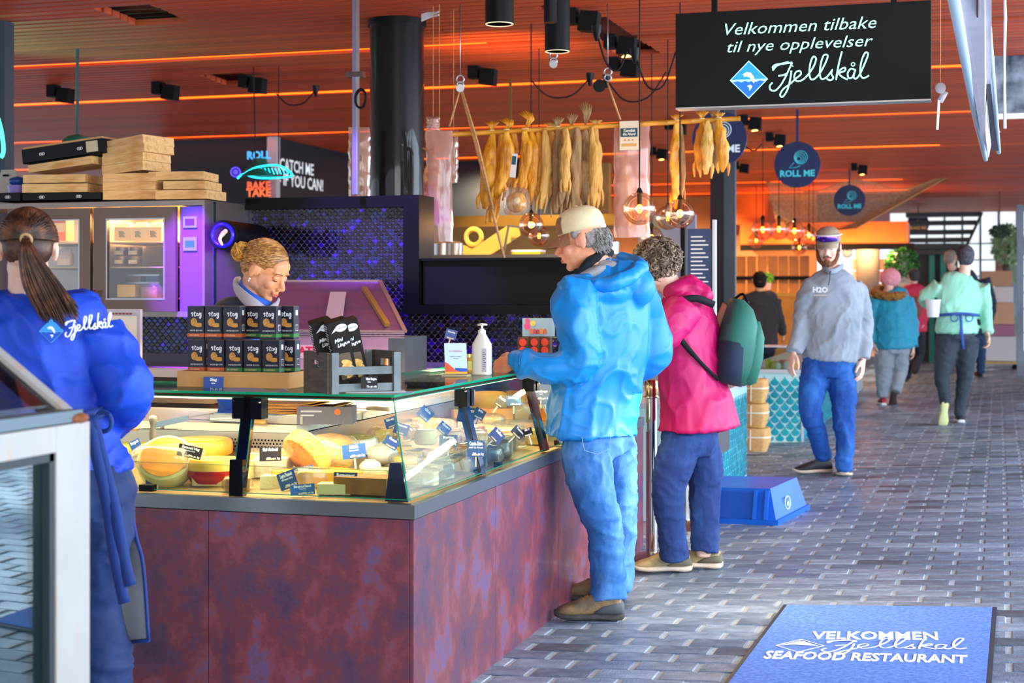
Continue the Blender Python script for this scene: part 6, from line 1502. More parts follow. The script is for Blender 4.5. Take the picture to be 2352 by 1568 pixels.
def biscuit(kind, label, loc, rz, first=[{}]):
    grp = 'boxes of biscuits in two layers on the cardboard tray'
    if kind in first[0]: return dup(first[0][kind], loc, rz, label, grp)
    t = thing('biscuit_box', label, 'box', loc, rz, grp); first[0][kind] = t
    L = RM[t.name]
    MB().box((0, BD / 2, BH / 2), (BW_, BD, BH)).build('carton', wbm, t, bevel=.0012)
    MB().box((0, BD / 2, BH + .0004), (BW_ - .004, BD - .004, .001)).build('lid', top_m, t)
    bc2 = M('band_' + kind, {'o': 'C85A1E', 'g': '2E7A34'}[kind], .5)
    b = MB(); b.bb(-BW_ / 2 - .0004, BW_ / 2 + .0004, -.0004, BD + .0004, .008, .020); b.build('band', bc2, t)
    fm = L @ frame_m((0, -.0008, 0), (1, 0, 0), (0, 0, 1))
    sm_ = L @ frame_m((BW_ / 2 + .0008, 0, 0), (0, 1, 0), (0, 0, 1))
    st_ = [_s(26, 84, 20, 88, 14, 84, 20, 78, 25, 72, 17, 66), _s(38, 96, 36, 70, 41, 66, 46, 70), _s(30, 84, 38, 86, 46, 88), _s(62, 82, 54, 84, 51, 74, 56, 68, 62, 74, 63, 83, 63, 70, 67, 68), _s(82, 84, 74, 86, 71, 76, 76, 71, 82, 78, 84, 86, 84, 66, 80, 52, 72, 54, 74, 60, 84, 66)]
    strokes(st_, fm @ Matrix.Translation((-.024, .045, .0004)) @ Matrix.Diagonal((.055, .055, .055, 1)), .0016, wtx, t, 'lettering', .0004)
    text('WATER BISCUITS', .0075, wtx, fm @ Matrix.Translation((.003, .030, .0004)), t, arch=1, ext=.0002, sx=.85)
    text({'o': 'ORIGINAL', 'g': 'ROSEMARY'}[kind], .0085, M('band_text', 'F0C89A', .6), fm @ Matrix.Translation((-.004, .0135, .0010)), t, arch=1, ext=.0002)
    b = MB(); z_ = V((0, 0, .0008)); c = V((-.006, .060, 0)); b.poly([fm @ (c + V((.013 * cos(a * pi / 8), .0145 * sin(a * pi / 8), .0004))) for a in range(16)]); b.build('biscuit_print', ramp_mat('biscuit_tan', [(.4, 'B8762E'), (.6, 'E0A85A')], 200, .7, .1, 300), t, w=1)
    b = MB()
    for k in range(3): b.poly([fm @ V((.012 + .014 * cos(a * pi / 6), .046 + k * .004 + .0035 * sin(a * pi / 6), .0008 + .0004 * k)) for a in range(12)])
    b.build('stacked_print', M('biscuit_gold', 'D8983E', .7), t, w=1)
    b = MB(); b.poly([sm_ @ V(q) for q in ((.014, .085, 0), (.030, .085, 0), (.030, .103, 0), (.014, .103, 0))]); b.poly([sm_ @ V(q) for q in ((.014, .030, 0), (.032, .030, 0), (.032, .052, 0), (.014, .052, 0))]); b.build('side_labels', M('label_white', 'DCDCDC', .6), t, w=1)
    b = MB()
    for k in range(5): b.bar(sm_ @ V((.016 + k * .0032, .032, .0004)), sm_ @ V((.016 + k * .0032, .050, .0004)), .0014, .0004)
    for k in range(4): b.bar(sm_ @ V((.006, .060 + k * .005, .0003)), sm_ @ V((.034, .060 + k * .005, .0003)), .0012, .0004)
    b.build('fine_print', M('print_dark', '22222A', .6), t, w=1)
    return t
d_r = [(433, 0, 'o', 'orange banded biscuit box at the left end of the lower row'), (478, .02, 'o', 'orange banded biscuit box second from the left in the lower row'), (520, 0, 'g', 'green banded biscuit box in the middle of the lower row'), (562, .02, 'g', 'green banded biscuit box fourth from the left in the lower row'), (605, -.03, 'g', 'green banded biscuit box at the right of the lower row front')]
for px, rz, k, lab in d_r: q = onY(px + 18, 850, FY + .02); biscuit(k, lab, (q.x, FY + .018, zt0 - .007), rz)
z2 = zt0 - .007 + BH + .003
d_r = [(432, .0, 'o', 'orange banded biscuit box at the left end of the upper row'), (472, .0, 'o', 'orange banded biscuit box second from the left in the upper row'), (515, -.04, 'o', 'orange banded biscuit box in the middle of the upper row showing its printed side'), (598, -.02, 'g', 'green banded biscuit box at the front right of the upper row')]
for px, rz, k, lab in d_r: q = onY(px + 18, 776, FY + .02); biscuit(k, lab, (q.x, FY + .018, z2), rz)
for px, z_, k, lab in ((648, zt0 - .007, 'g', 'green banded box behind the right end of the lower row'), (645, z2, 'g', 'green banded box behind the right end of the upper row'), (568, z2, 'g', 'green banded box set back between the upper row boxes'), (452, zt0 - .007, 'o', 'orange banded box behind the left of the lower row'), (540, zt0 - .007, 'o', 'orange banded box hidden behind the middle of the lower row')):
    q = onY(px + 12, 790, FY + .08); biscuit(k, lab, (q.x, FY + .075, z_), -.03)
card(490, 882, .070, .052, '2450A8', [('Stag', .014, .30, 'C'), ('Kjeks', .006, .06, 'C'), ('99,- pr. stk', .0095, -.32, 'R')], 'blue price card clipped to the front of the cardboard tray', 0, .12, dep(V((onY(490, 882, FY - .02).x, FY - .02, 0))), 0, stick=False)
# dark wooden crate with long cracker boxes
cp = onZ(752, 905, TZ); th_ = radians(28); ux = (R3 * cos(th_) + F3 * sin(th_)); uy = V((-ux.y, ux.x, 0))
cz = thing('wooden_crate', 'dark stained slatted wooden crate holding long cracker boxes on the glass shelf', 'crate', tuple(cp), math.atan2(ux.y, ux.x))
dwood = M('crate_dark', '5A4E46', .7, var=.25, vs=12, stretch=(1, 1, 6)); gwood = M('crate_grey', '70787A', .7, var=.2, vs=14)
LX_, LYw, HZ = .265, .225, .135
def crate_end(xx):
    b = MB(); y0, y1 = .0, LYw
    b.bb(xx - .006, xx + .006, y0, y1, 0, HZ * .62); b.bb(xx - .006, xx + .006, y0, y1, HZ * .80, HZ); b.bb(xx - .006, xx + .006, y0, LYw * .33, HZ * .62, HZ * .80); b.bb(xx - .006, xx + .006, LYw * .67, y1, HZ * .62, HZ * .80)
    b.build('end_board', dwood, cz, bevel=.0015)
crate_end(.006); crate_end(LX_ - .006)
for x_ in (.022, LX_ - .022):
    for y_ in (-.008, LYw + .008): MB().bb(x_ - .012, x_ + .012, y_ - .008, y_ + .008, 0, HZ).build('corner_post', gwood, cz, bevel=.001)
for z_ in (.006, .062):
    for y_ in (-.004, LYw + .004): MB().bb(.036, LX_ - .036, y_ - .004, y_ + .004, z_, z_ + .026).build('slat', gwood, cz, bevel=.001)
MB().bb(.014, LX_ - .014, .004, LYw - .004, .002, .006).build('base', dwood, cz)
def cracker(label, u, v, lean, z=.036, rz=0, first=[]):
    loc = RM[cz.name] @ V((u, v, z)); rot = (lean * .75, -lean * .9, RM[cz.name].to_euler().z - .12 + rz)
    grp = 'black cracker boxes standing in the dark crate'
    if first: return dup(first[0], tuple(loc), None, label, grp, rot=rot)
    t = thing('cracker_box', label, 'box', tuple(loc), group=grp, rot=rot); first.append(t)
    w_, d_, h_ = .068, .045, .215; ck = M('carton_black', '221C18', .5, var=.15, vs=20)
    MB().box((0, d_ / 2, h_ / 2), (w_, d_, h_)).build('carton', ck, t, bevel=.0012)
    I = Matrix.Identity(4); L = RM[t.name]; fm = L @ frame_m((0, -.001, 0), (1, 0, 0), (0, 0, 1))
    b = MB(); b.poly([fm @ V(q) for q in ((-.022, .012, 0), (.026, .012, 0), (.022, .100, 0), (-.008, .104, 0), (-.024, .098, 0))]); wn = b.build('window', M('window_film', '6A5A48', .2), t, w=1)
    b = MB(); rr = random.Random(2)
    for k in range(6):
        c = V((rr.uniform(-.008, .012), .025 + k * .009, .0006 + k * .0003)); a0 = rr.uniform(-.6, .6); b.poly([fm @ (c + V((cos(a0) * .018 * cos(a * pi / 7) - sin(a0) * .009 * sin(a * pi / 7), sin(a0) * .018 * cos(a * pi / 7) + cos(a0) * .009 * sin(a * pi / 7), 0))) for a in range(14)])
    b.build('crackers', ramp_mat('cracker', [(.4, 'E0A850'), (.6, 'F2CC80')], 120, .8, .2, 200), wn, w=1)
    b = MB(); b.poly([fm @ V((.010 + .020 * cos(a * pi / 10), .190 + .013 * sin(a * pi / 10), 0)) for a in range(20)]); b.poly([fm @ V(q) for q in ((-.008, .185, 0), (-.026, .178, 0), (-.010, .194, 0))]); lg = b.build('logo', wtx, t, w=1)
    text('STONE & OLIVES', .006, M('logo_dark', '2A2420', .6), fm @ Matrix.Translation((.010, .190, .0005)), lg, arch=1, ext=.0002, sx=.8)
    text('Mini', .017, wtx, fm @ Matrix.Translation((-.008, .150, .0003)) @ Matrix.Rotation(.12, 4, 'Z'), t, shear=.35, bold=.0004, ext=.0003, arch=1)
    text('Lingue', .017, wtx, fm @ Matrix.Translation((.006, .134, .0003)) @ Matrix.Rotation(.12, 4, 'Z'), t, shear=.35, bold=.0004, ext=.0003, arch=1)
    b = MB(); sm_ = L @ frame_m((-w_ / 2 - .001, d_, 0), (0, -1, 0), (0, 0, 1)); rr = random.Random(6)
    for k in range(22): b.bar(sm_ @ V((.006 + rr.uniform(0, .006), .012 + k * .009, 0)), sm_ @ V((.006 + rr.uniform(.012, .032), .012 + k * .009, 0)), .0004, .0022)
    b.build('side_print', wtx, t, w=1)
    return t
cracker('black cracker box in the middle of the crate, its window facing front', .095, .045, .30); cracker('black cracker box behind on the left of the crate', .062, .10, .30); cracker('black cracker box at the right of the crate, half hidden behind the middle one', .150, .085, .30)
card(848, 878, .055, .040, '1E1C1E', [('Mini lingue', .0105, .28, 'R'), ('Kjeks', .005, .04, 'C'), ('79,- pr. stk', .0085, -.34, 'R')], 'black price card on the front of the dark wooden crate', .2, .1, dep(cp) + .03, 0, stick=False)
p = onZ(885, 893, TZ)
br = thing('cheese_brush', 'small brush with an orange wooden handle leaning at the right of the crate', 'brush', tuple(p))
MB().tube([(-.010, .02, .055), (-.011, .03, .085), (-.012, .035, .11), (-.012, .04, .125)], [.006, .009, .007, .008], 10, smooth=3).build('handle', M('handle_orange', 'D88A34', .4), br, smooth=True)
MB().tube([(.012, 0, .002), (-.004, .012, .03), (-.010, .02, .052)], [(.028, .010), (.024, .010), (.007, .007)], 12, smooth=3, sidev=R3).build('bristles', M('bristle_tan', 'A8875A', .9, var=.3, vs=90, stretch=(8, 8, .5)), br, smooth=True)
b = MB(); c = onZ(855, 900, TZ + .001);
pl_ = thing('leaflet', 'white paper sheets lying flat on the glass in front of the crate', 'paper', tuple(c))
for k, (a, col_) in enumerate(((.15, 'F2EEE6'), (-.1, '9AB8DC'))):
    x_ = R3 * cos(a) + F3 * sin(a); y_ = V((-x_.y, x_.x, 0)); o = c + UP * (.0012 * (1 - k)) + R3 * (.03 * k) - F3 * .015 * k
    MB().poly([o + x_ * i * .11 + y_ * j * .045 for i, j in ((-1, -1), (1, -1), (1, 1), (-1, 1))], (0, 0, .001)).build('sheet', M('leaf_' + col_, col_, .6), pl_, w=1)
# honey sign, sanitiser, jar
p = onZ(1048, 862, TZ); hs_ = thing('counter_sign', 'clear acrylic counter sign with a honey sheet beside the sanitiser bottle', 'sign', tuple(p))
x_ = (R3 * .985 + F3 * .17).normalized(); y_ = (UP * .97 - R3 * .12 + F3 * .22); m = frame_m(p + UP * .003 + x_ * .0, x_, y_); s_ = dep(p) / F
w_, h_ = 56 * s_, 76 * s_
MB().poly([m @ V(q) for q in ((-w_ / 2, 0, 0), (w_ / 2, 0, 0), (w_ / 2, h_, 0), (-w_ / 2, h_, 0))], m.to_3x3() @ V((0, 0, -.003))).build('holder', MG('acrylic', refl=.04), hs_, w=1)
e_ = MB();
def RQ(b, x0, y0, x1, y1, dz): b.poly([m @ V(q) for q in ((x0 * w_, y0 * h_, dz), (x1 * w_, y0 * h_, dz), (x1 * w_, y1 * h_, dz), (x0 * w_, y1 * h_, dz))])
RQ(e_, -.46, .03, .46, .97, .0008); sh = e_.build('sheet', M('sheet_blue', 'C2D6E8', .5), hs_, w=1)
b = MB(); RQ(b, -.46, .03, .46, .09, .0014); b.build('yellow_stripe', M('stripe_yellow', 'F2A61E', .5), sh, w=1)
b = MB(); b.poly([m @ V((a * w_, c * h_, .0014)) for a, c in ((-.46, .09), (-.46, .40), (-.30, .33), (-.05, .16), (.10, .09))]); b.build('orange_shape', M('shape_orange', 'F0502A', .5, var=.2, vs=80), sh, w=1)
b = MB(); b.poly([m @ V((a * w_, c * h_, .0013)) for a, c in ((0, .09), (.46, .09), (.46, .19), (-.05, .21), (-.02, .12))]); b.build('blue_shape', M('shape_blue', '1450B8', .5), sh, w=1)
text('HONNING', h_ * .085, M('print_rose', 'C85A5A', .6), m @ Matrix.Translation((0, h_ * .72, .0012)), sh, ext=.0002, arch=1); text('Smaken av fjellene', h_ * .05, M('print_grey', '6A7480', .6), m @ Matrix.Translation((0, h_ * .56, .0012)), sh, ext=.0002, arch=1); text('i Bergen', h_ * .05, MC['print_grey'], m @ Matrix.Translation((0, h_ * .50, .0012)), sh, ext=.0002, arch=1)
b = MB(); b.box(p + UP * .002, (w_ * 1.1, .05, .004)); b.build('foot', MC['clear_stick'], hs_, w=1)
card(1036, 768, .052, .046, '3A5CB0', [('Honning', .010, .25, 'C'), ('99,- pr stk', .008, -.35, 'C')], 'blue price card sticking up behind the clear honey sign', 0, .1, 6.9, -.25)
p = onZ(1107, 860, TZ); k = dep(p) / F
sb = thing('sanitiser_bottle', 'white pump bottle of hand sanitiser on the glass shelf', 'bottle', tuple(p))
def rb(z, a, c, n=20):
    return [V((a * abs(cos(2 * pi * i / n)) ** .55 * (1 if cos(2 * pi * i / n) > 0 else -1), c * abs(sin(2 * pi * i / n)) ** .55 * (1 if sin(2 * pi * i / n) > 0 else -1), z)) for i in range(n)]
W1 = 21.5 * k; H1 = 117 * k
b = MB(); b.loft([rb(0, W1 * .95, .030), rb(.004, W1, .034), rb(H1 * .54, W1, .034), rb(H1 * .60, W1 * .97, .033), rb(H1 * .78, W1 * .45, .016), rb(H1 * .80, W1 * .40, .015)]); b.build('bottle', M('bottle_white', 'E8DFD0', .35, sub=.1), sb, smooth='auto')
MB().lathe([(.001, H1 * .80), (.016, H1 * .80), (.016, H1 * .87), (.010, H1 * .875), (.010, H1 * .90), (.005, H1 * .905), (.005, H1 * .965), (.001, H1 * .966)], n=18).build('pump', M('pump_white', 'EEEAE2', .35), sb, smooth='auto')
MB().tube([(-.018, 0, H1 * .975), (0, 0, H1 * .985), (.02, 0, H1 * .98), (.022, 0, H1 * .97)], [.004, .006, .004, .003], 8).build('nozzle', MC['pump_white'], sb, smooth=True)
b = MB(); b.bb(W1 * .35, W1 * .80, -.0352, -.0345, H1 * .06, H1 * .52); l_ = b.build('label', M('label_lilac', 'C8C4D4', .6), sb)
b = MB()
for i in range(9): b.bb(W1 * .42, W1 * (.60 + .15 * (i % 2)), -.0358, -.0353, H1 * (.12 + .04 * i), H1 * (.13 + .04 * i))
b.build('label_print', M('print_ink', '5A3A4A', .6), l_)
p = onZ(1073, 856, TZ); jr = thing('honey_jar', 'small honey jar with a yellow label between the sign and the bottle', 'jar', tuple(p + F3 * .05))
MB().lathe([(.001, 0), (.022, 0), (.024, .006), (.024, .055), (.019, .062), (.001, .062)], n=18).build('glass', M('honey', 'D8A030', .15, coat=.6), jr, smooth='auto'); MB().lathe([(.001, .0625), (.022, .0625), (.022, .076), (.001, .077)], n=18).build('lid', M('lid_gold', 'D8C070', .3, .5), jr, smooth='auto'); MB().lathe([(.0245, .012), (.0245, .048), (.0243, .048), (.0243, .012)], n=18).build('label', M('label_yellow', 'E8D060', .5), jr)
# red dotted cartons and the postcard box at the far end of the shelf
dm = M('dots_red', 'E8402A', .5); cb = M('carton_mix', '5A3A24', .6, var=.5, vs=60)
q0 = P(1188, 815, 7.55)
for i, px in enumerate((1204, 1230, 1254)):
    p = P(px, 815, 7.55 + .01 * i); p.z = TZ
    if i == 0:
        t = thing('snack_carton', 'brown snack carton with two red dots, left of three on the far shelf', 'carton', tuple(p), .0, 'dotted snack cartons at the far end of the shelf')
        MB().box((0, 0, .055), (.053, .05, .11)).build('carton', cb, t, bevel=.001)
        b = MB(); b.cyl((0, -.026, .085), (0, -.0265, .085), .019, n=16); b.build('red_dot', dm, t); b = MB(); b.cyl((0, -.026, .045), (0, -.0265, .045), .019, n=16); b.build('red_dot', dm, t)
        t1 = t
    else: dup(t1, tuple(p), 0, ['', 'brown snack carton with two red dots, middle of the three near the far end', 'brown snack carton with two red dots, nearest the blue jacket sleeve'][i])
p = P(1237, 770, 7.6); p.z = TZ + .113
pb = thing('picture_box', 'colourful box printed with painted wharf houses on top of the snack cartons', 'box', tuple(p))
MB().box((0, 0, .045), (.155, .05, .09)).build('carton', M('box_sky', '9AB8C8', .5), pb, bevel=.001)
for x_, h_, c_ in ((-.03, .03, 'D87A4A'), (-.012, .028, 'C85A6A'), (.004, .025, 'C0485A'), (.022, .032, 'E0904A'), (.042, .028, 'C86A5A')):
    MB().poly([(x_ - .009, -.0262, .012), (x_ + .009, -.0262, .012), (x_ + .009, -.0262, .012 + h_ * .7), (x_, -.0262, .012 + h_), (x_ - .009, -.0262, .012 + h_ * .7)], (0, -.0008, 0)).build('painted_house', M('house_' + c_, c_, .6), pb)
b = MB(); b.cyl((-.022, -.0262, .065), (-.022, -.0268, .065), .014, n=16); b.build('painted_sun', M('sun_yellow', 'F2D060', .5), pb); b = MB(); b.cyl((-.052, -.0262, .05), (-.052, -.0268, .05), .017, n=16); b.cyl((-.05, -.0262, .078), (-.05, -.0268, .078), .012, n=16); b.build('painted_balloons', M('balloon_pink', 'E8508A', .5), pb)
# ================================================================== inside the cold cabinet
def gable(px, py, label, first=[]):
    p = onY(px, py, YF + .12)
    if first: return dup(first[0], tuple(p), 0, label, 'pale milk cartons on the top shelf of the cold cabinet')
    t = thing('milk_carton', label, 'carton', tuple(p), 0, 'pale milk cartons on the top shelf of the cold cabinet'); first.append(t)
    c_ = M('milk_carton', 'EFD9A0', .6); b = MB(); w_ = .050
    b.bb(-w_, w_, -.045, .045, 0, .075); b.build('carton', c_, t, bevel=.001)
    b = MB(); b._add([(-w_, -.045, .0755), (w_, -.045, .0755), (w_, .045, .0755), (-w_, .045, .0755), (-w_ * .6, 0, .105), (w_ * .6, 0, .105)], [(0, 1, 5, 4), (2, 3, 4, 5), (1, 2, 5), (3, 0, 4), (0, 3, 2, 1)]); b.build('gable_top', c_, t)
    b = MB()
    for k in range(6): b.bb(-.02, .02 - .006 * (k % 3), -.0462, -.0455, .02 + k * .006, .023 + k * .006)
    b.build('print', MC['print_dark'], t); return t
gable(290, 553, 'pale milk carton at the left of the top shelf'); gable(327, 553, 'pale milk carton in the middle of the top shelf'); gable(362, 553, 'pale milk carton at the right of the top shelf')
jl = M('jar_brown', '6A3A20', .3, coat=.4); jf = []
for px in (280, 312):
    for k in range(2):
        p = onY(px, 609, YF + .10); p.z += k * .052
        if not jf:
            t = thing('jam_jar', 'brown jam jar, lower left of the four on the middle cabinet shelf', 'jar', tuple(p), 0, 'brown jars stacked on the middle cabinet shelf'); jf.append(t)
            MB().lathe([(.001, 0), (.034, 0), (.036, .006), (.036, .036), (.001, .036)], n=18).build('glass', jl, t, smooth='auto'); MB().lathe([(.001, .0365), (.034, .0365), (.034, .050), (.001, .050)], n=18).build('lid', M('jar_lid', 'A87848', .4, .4), t, smooth='auto'); MB().bb(-.026, .026, -.0375, -.030, .008, .030).build('label', M('label_tan', 'E0C898', .6), t)
        else: dup(jf[0], tuple(p), 0, 'brown jam jar, %s %s of the four on the middle cabinet shelf' % ('upper' if k else 'lower', 'left' if px == 280 else 'right'))
p = onY(298, 683, YF + .12); o = MB().box((p.x, p.y, p.z + .038), (.115, .08, .07)).build('cheese_block', yel, bevel=.006, smooth='auto'); setp(o, 'yellow cheese block on the bottom shelf of the right cabinet door', 'cheese')
p = onY(350, 683, YF + .12); t = thing('filmed_goods', 'brown filmed goods beside the yellow block at the bottom of the cabinet', 'food', tuple(p)); MB().box((0, 0, .03), (.10, .08, .06)).build('tray', brn, t, bevel=.004); film(t, .06, .07, 9)
p = onY(145, 553, YF + .12); t = thing('orange_carton', 'orange carton on the top shelf behind the left cabinet door', 'carton', tuple(p)); MB().box((0, 0, .06), (.09, .08, .12)).build('carton', M('carton_orange', 'E0803A', .6), t, bevel=.001); MB().box((0, -.041, .075), (.08, .002, .05)).build('label', M('label_cream', 'E8D8A8', .6), t)
p = onY(150, 609, YF + .12); t = thing('paper_bag', 'pale paper bag on the middle shelf behind the left cabinet door', 'bag', tuple(p)); MB().loft([rb(0, .045, .03), rb(.05, .048, .032), rb(.09, .04, .006)]).build('bag', M('bag_pale', 'D8CCC8', .7), t, smooth='auto'); MB().box((0, -.03, .04), (.04, .002, .03)).build('label', MC['label_cream'], t)
p = onY(330, 652, YF + .14); t = thing('steel_rack', 'small steel rack with dark packets on the lower middle cabinet shelf', 'rack', tuple(p)); b = MB(); b.bb(-.11, .11, -.02, -.015, .0, .012); b.bb(-.11, .11, -.02, -.015, .045, .055); b.build('rails', steel, t); MB().bb(-.1, -.02, 0, .06, 0, .05).build('packet', jl, t); MB().bb(.02, .09, 0, .06, 0, .045).build('packet', M('packet_blue', '3A5A8A', .5), t)
# ================================================================== wooden trays on top of the cold cabinet
pine = ramp_mat('pine', [(.35, 'D8A868'), (.5, 'E2B87C'), (.68, 'C89456')], 3.5, .65, .15, 60, (1.5, 8, 8)); ztop = z1c
def tray(pxl, pxr, pyb, pyt, Yf, rz, label, tilt=0, dpt=.26, cut=None, group='pine trays stacked on the cold cabinet'):
    a, c_ = onY(pxl, pyb, Yf), onY(pxr, pyb, Yf); w_ = c_.x - a.x; h_ = (pyb - pyt) * dep(a) / F
    t = thing('wooden_tray', label, 'tray', ((a.x + c_.x) / 2, Yf + dpt / 2, max(a.z, ztop + .002)), group=group, rot=(0, tilt, rz))
    th = .012; w2_, d2 = w_ / 2, dpt / 2
    MB().bb(-w2_, w2_, -d2, -d2 + th, 0, h_ * .97).build('side_board', pine, t, bevel=.0015); MB().bb(-w2_, w2_, d2 - th, d2, 0, h_ * .97).build('side_board', pine, t, bevel=.0015)
    MB().bb(-w2_, -w2_ + th, -d2 + th, d2 - th, 0, h_ * .97).build('end_board', pine, t, bevel=.0015); MB().bb(w2_ - th, w2_, -d2 + th, d2 - th, 0, h_ * .97).build('end_board', pine, t, bevel=.0015)
    MB().bb(-w2_ + th, w2_ - th, -d2 + th, d2 - th, .001, .006).build('bottom', pine, t)
    return t
tray(235, 352, 459, 437, YF + .05, .10, 'lowest pine tray of the tall middle stack'); tray(235, 350, 437, 418, YF + .05, .08, 'pine tray second from the bottom of the tall middle stack'); tray(235, 350, 418, 399, YF + .05, .10, 'pine tray third from the bottom of the tall middle stack')
tray(236, 338, 397, 375, YF + .06, -.12, 'tilted pine tray in the middle of the tall stack, resting on three straight ones', -.08); tray(236, 338, 375, 354, YF + .06, -.12, 'tilted pine tray third from the top of the tall stack', -.08)
tray(237, 345, 356, 335, YF + .05, -.16, 'pine tray second from the top of the tall stack', -.08); tray(245, 345, 338, 317, YF + .05, -.20, 'topmost pine tray of the tall stack, turned aside', -.10)
tray(356, 470, 458, 437, YF + .03, .06, 'lowest pine tray of the right stack beside the violet strip'); tray(372, 462, 435, 416, YF + .08, .12, 'middle pine tray of the small right stack'); tray(338, 455, 414, 395, YF + .10, .16, 'top pine tray of the small right stack bridging to the tall one')
tray(50, 190, 443, 423, YF + .04, .12, 'lowest pine tray of the left stack above a black crate', 0, .28); tray(52, 185, 421, 402, YF + .04, .12, 'second pine tray of the left stack', 0, .28); tray(65, 215, 388, 370, YF + .04, -.03, 'pine tray slanting under the printed black box', -.10, .24)
def pblack(pxl, pxr, pyb, pyt, label, tilt=0, open_=False):
    a, c_ = onY(pxl, pyb, YF + .03), onY(pxr, pyb, YF + .03); w_ = c_.x - a.x; h_ = (pyb - pyt) * dep(a) / F
    t = thing('black_crate', label, 'crate', ((a.x + c_.x) / 2, YF + .15, max(a.z, ztop + .002)), rot=(0, tilt, 0)); bk_ = M('printed_black', '15161A', .5)
    b = MB(); b.bb(-w_ / 2, w_ / 2, -.12, -.115, 0, h_); b.bb(-w_ / 2, w_ / 2, .115, .12, 0, h_); b.bb(-w_ / 2, -w_ / 2 + .005, -.115, .115, 0, h_); b.bb(w_ / 2 - .005, w_ / 2, -.115, .115, 0, h_); b.bb(-w_ / 2, w_ / 2, -.12, .12, 0, .004); b.build('shell', bk_, t)
    if open_: MB().bb(-w_ / 2 + .006, w_ / 2 - .006, -.112, .112, h_ * .8, h_ + .012).build('cardboard_lining', card_m, t)
    for x_ in ((-w_ * .25, w_ * .22) if w_ > .2 else (0,)):
        b = MB()
        for k in (-1, 0, 1): b.ring((x_ + k * .010, -.122, h_ * .5), .007, .0016, axis=(0, 1, 0), n=12, m=4)
        b.build('printed_mark', M('print_white', 'D8D8DC', .6), t)
    if open_: MB().bb(w_ * .30, w_ * .44, -.1225, -.1205, h_ * .15, h_ * .9).build('paper_label', M('label_beige', 'C8B898', .6), t)
    return t
pblack(-10, 46, 463, 443, 'small black printed crate at the far left of the cabinet top'); pblack(52, 232, 462, 445, 'flat black crate under the left pine stack'); pblack(52, 238, 366, 333, 'black printed box with a cardboard rim slanting on the left stack', -.10, True)
p = onY(28, 440, YF + .1); tb = thing('blue_tub', 'small lilac tub with a blue lid at the far left of the cabinet top', 'tub', (p.x, YF + .15, ztop + .045)); MB().lathe([(.001, 0), (.045, 0), (.055, .07), (.001, .07)], n=18).build('tub', M('tub_lilac', '8A78C8', .4), tb, smooth='auto'); MB().sph((0, 0, .095), (.05, .05, .028)).build('lid', M('lid_blue', '1E4A9A', .4), tb, smooth=True)
p = onY(8, 400, YF + .25); pbg = thing('carrier_bag', 'grey paper carrier bag with a handle hole behind the blue tub', 'bag', (p.x, YF + .30, ztop + .002)); MB().loft([rb(0, .07, .03), rb(.15, .068, .025), rb(.22, .05, .008)]).build('bag', M('bag_grey', 'B8B0A8', .7), pbg, smooth='auto'); MB().box((0, -.028, .185), (.04, .003, .012)).build('handle_hole', blackm, pbg)
# ================================================================== hanging sign
SY = 7.0
a, c = onY(1552, 247, SY), onY(2138, 0, SY); ztp = onY(1552, 31.8, SY).z
sg2 = thing('hanging_sign', 'long black hanging sign with pale green welcome text and a script name', 'sign', ((a.x + c.x) / 2, SY, a.z))
MB().bb(a.x, c.x, SY, SY + .09, a.z, ztp).build('box', M('sign_black', '06080A', .5), sg2, w=1, bevel=.004)
MB().bb(a.x, c.x, SY - .002, SY + .092, a.z - .008, a.z - .001).build('bottom_trim', M('sign_trim', 'B0A8A0', .4, .5), sg2, w=1)
for px in (1638, 2052): q = onY(px, 10, SY); MB().bb(q.x - .013, q.x + .013, SY + .03, SY + .056, ztp + .001, CZ - .021).build('hanger', black, sg2, w=1)
mint = M('sign_mint', 'A8E0CC', .5, emis=.55)
def linetext(s, px0, px1, py, hpx, par, mat, **k):
    A, B = onY(px0, py, SY - .001), onY(px1, py, SY - .001)
    return fit(s, A, B, hpx * dep(A) / F, mat, (1, 0, 0), (0, 0, 1), par, **k)
linetext('Velkommen tilbake', 1660, 2008, 61, 28, sg2, mint, shear=.28); linetext('til nye opplevelser', 1666, 2000, 102, 27, sg2, mint, shear=.28)
q = onY(1768, 205, SY - .004); q2 = onY(1996, 205, SY - .004)
script_word(frame_m(q + V((0, 0, .012)), (1, 0, .0), (0, 0, 1)) @ Matrix.Diagonal((1, .86, 1, 1)), mint, sg2, (q2.x - q.x) / 1.04, .0105, 'script_lettering', .0015)
q = onY(1720, 183, SY - .003); diamond(frame_m(q, (1, 0, 0), (0, 0, 1)), 42 * dep(q) / F, sg2, border='A8E0CC', em=.5)
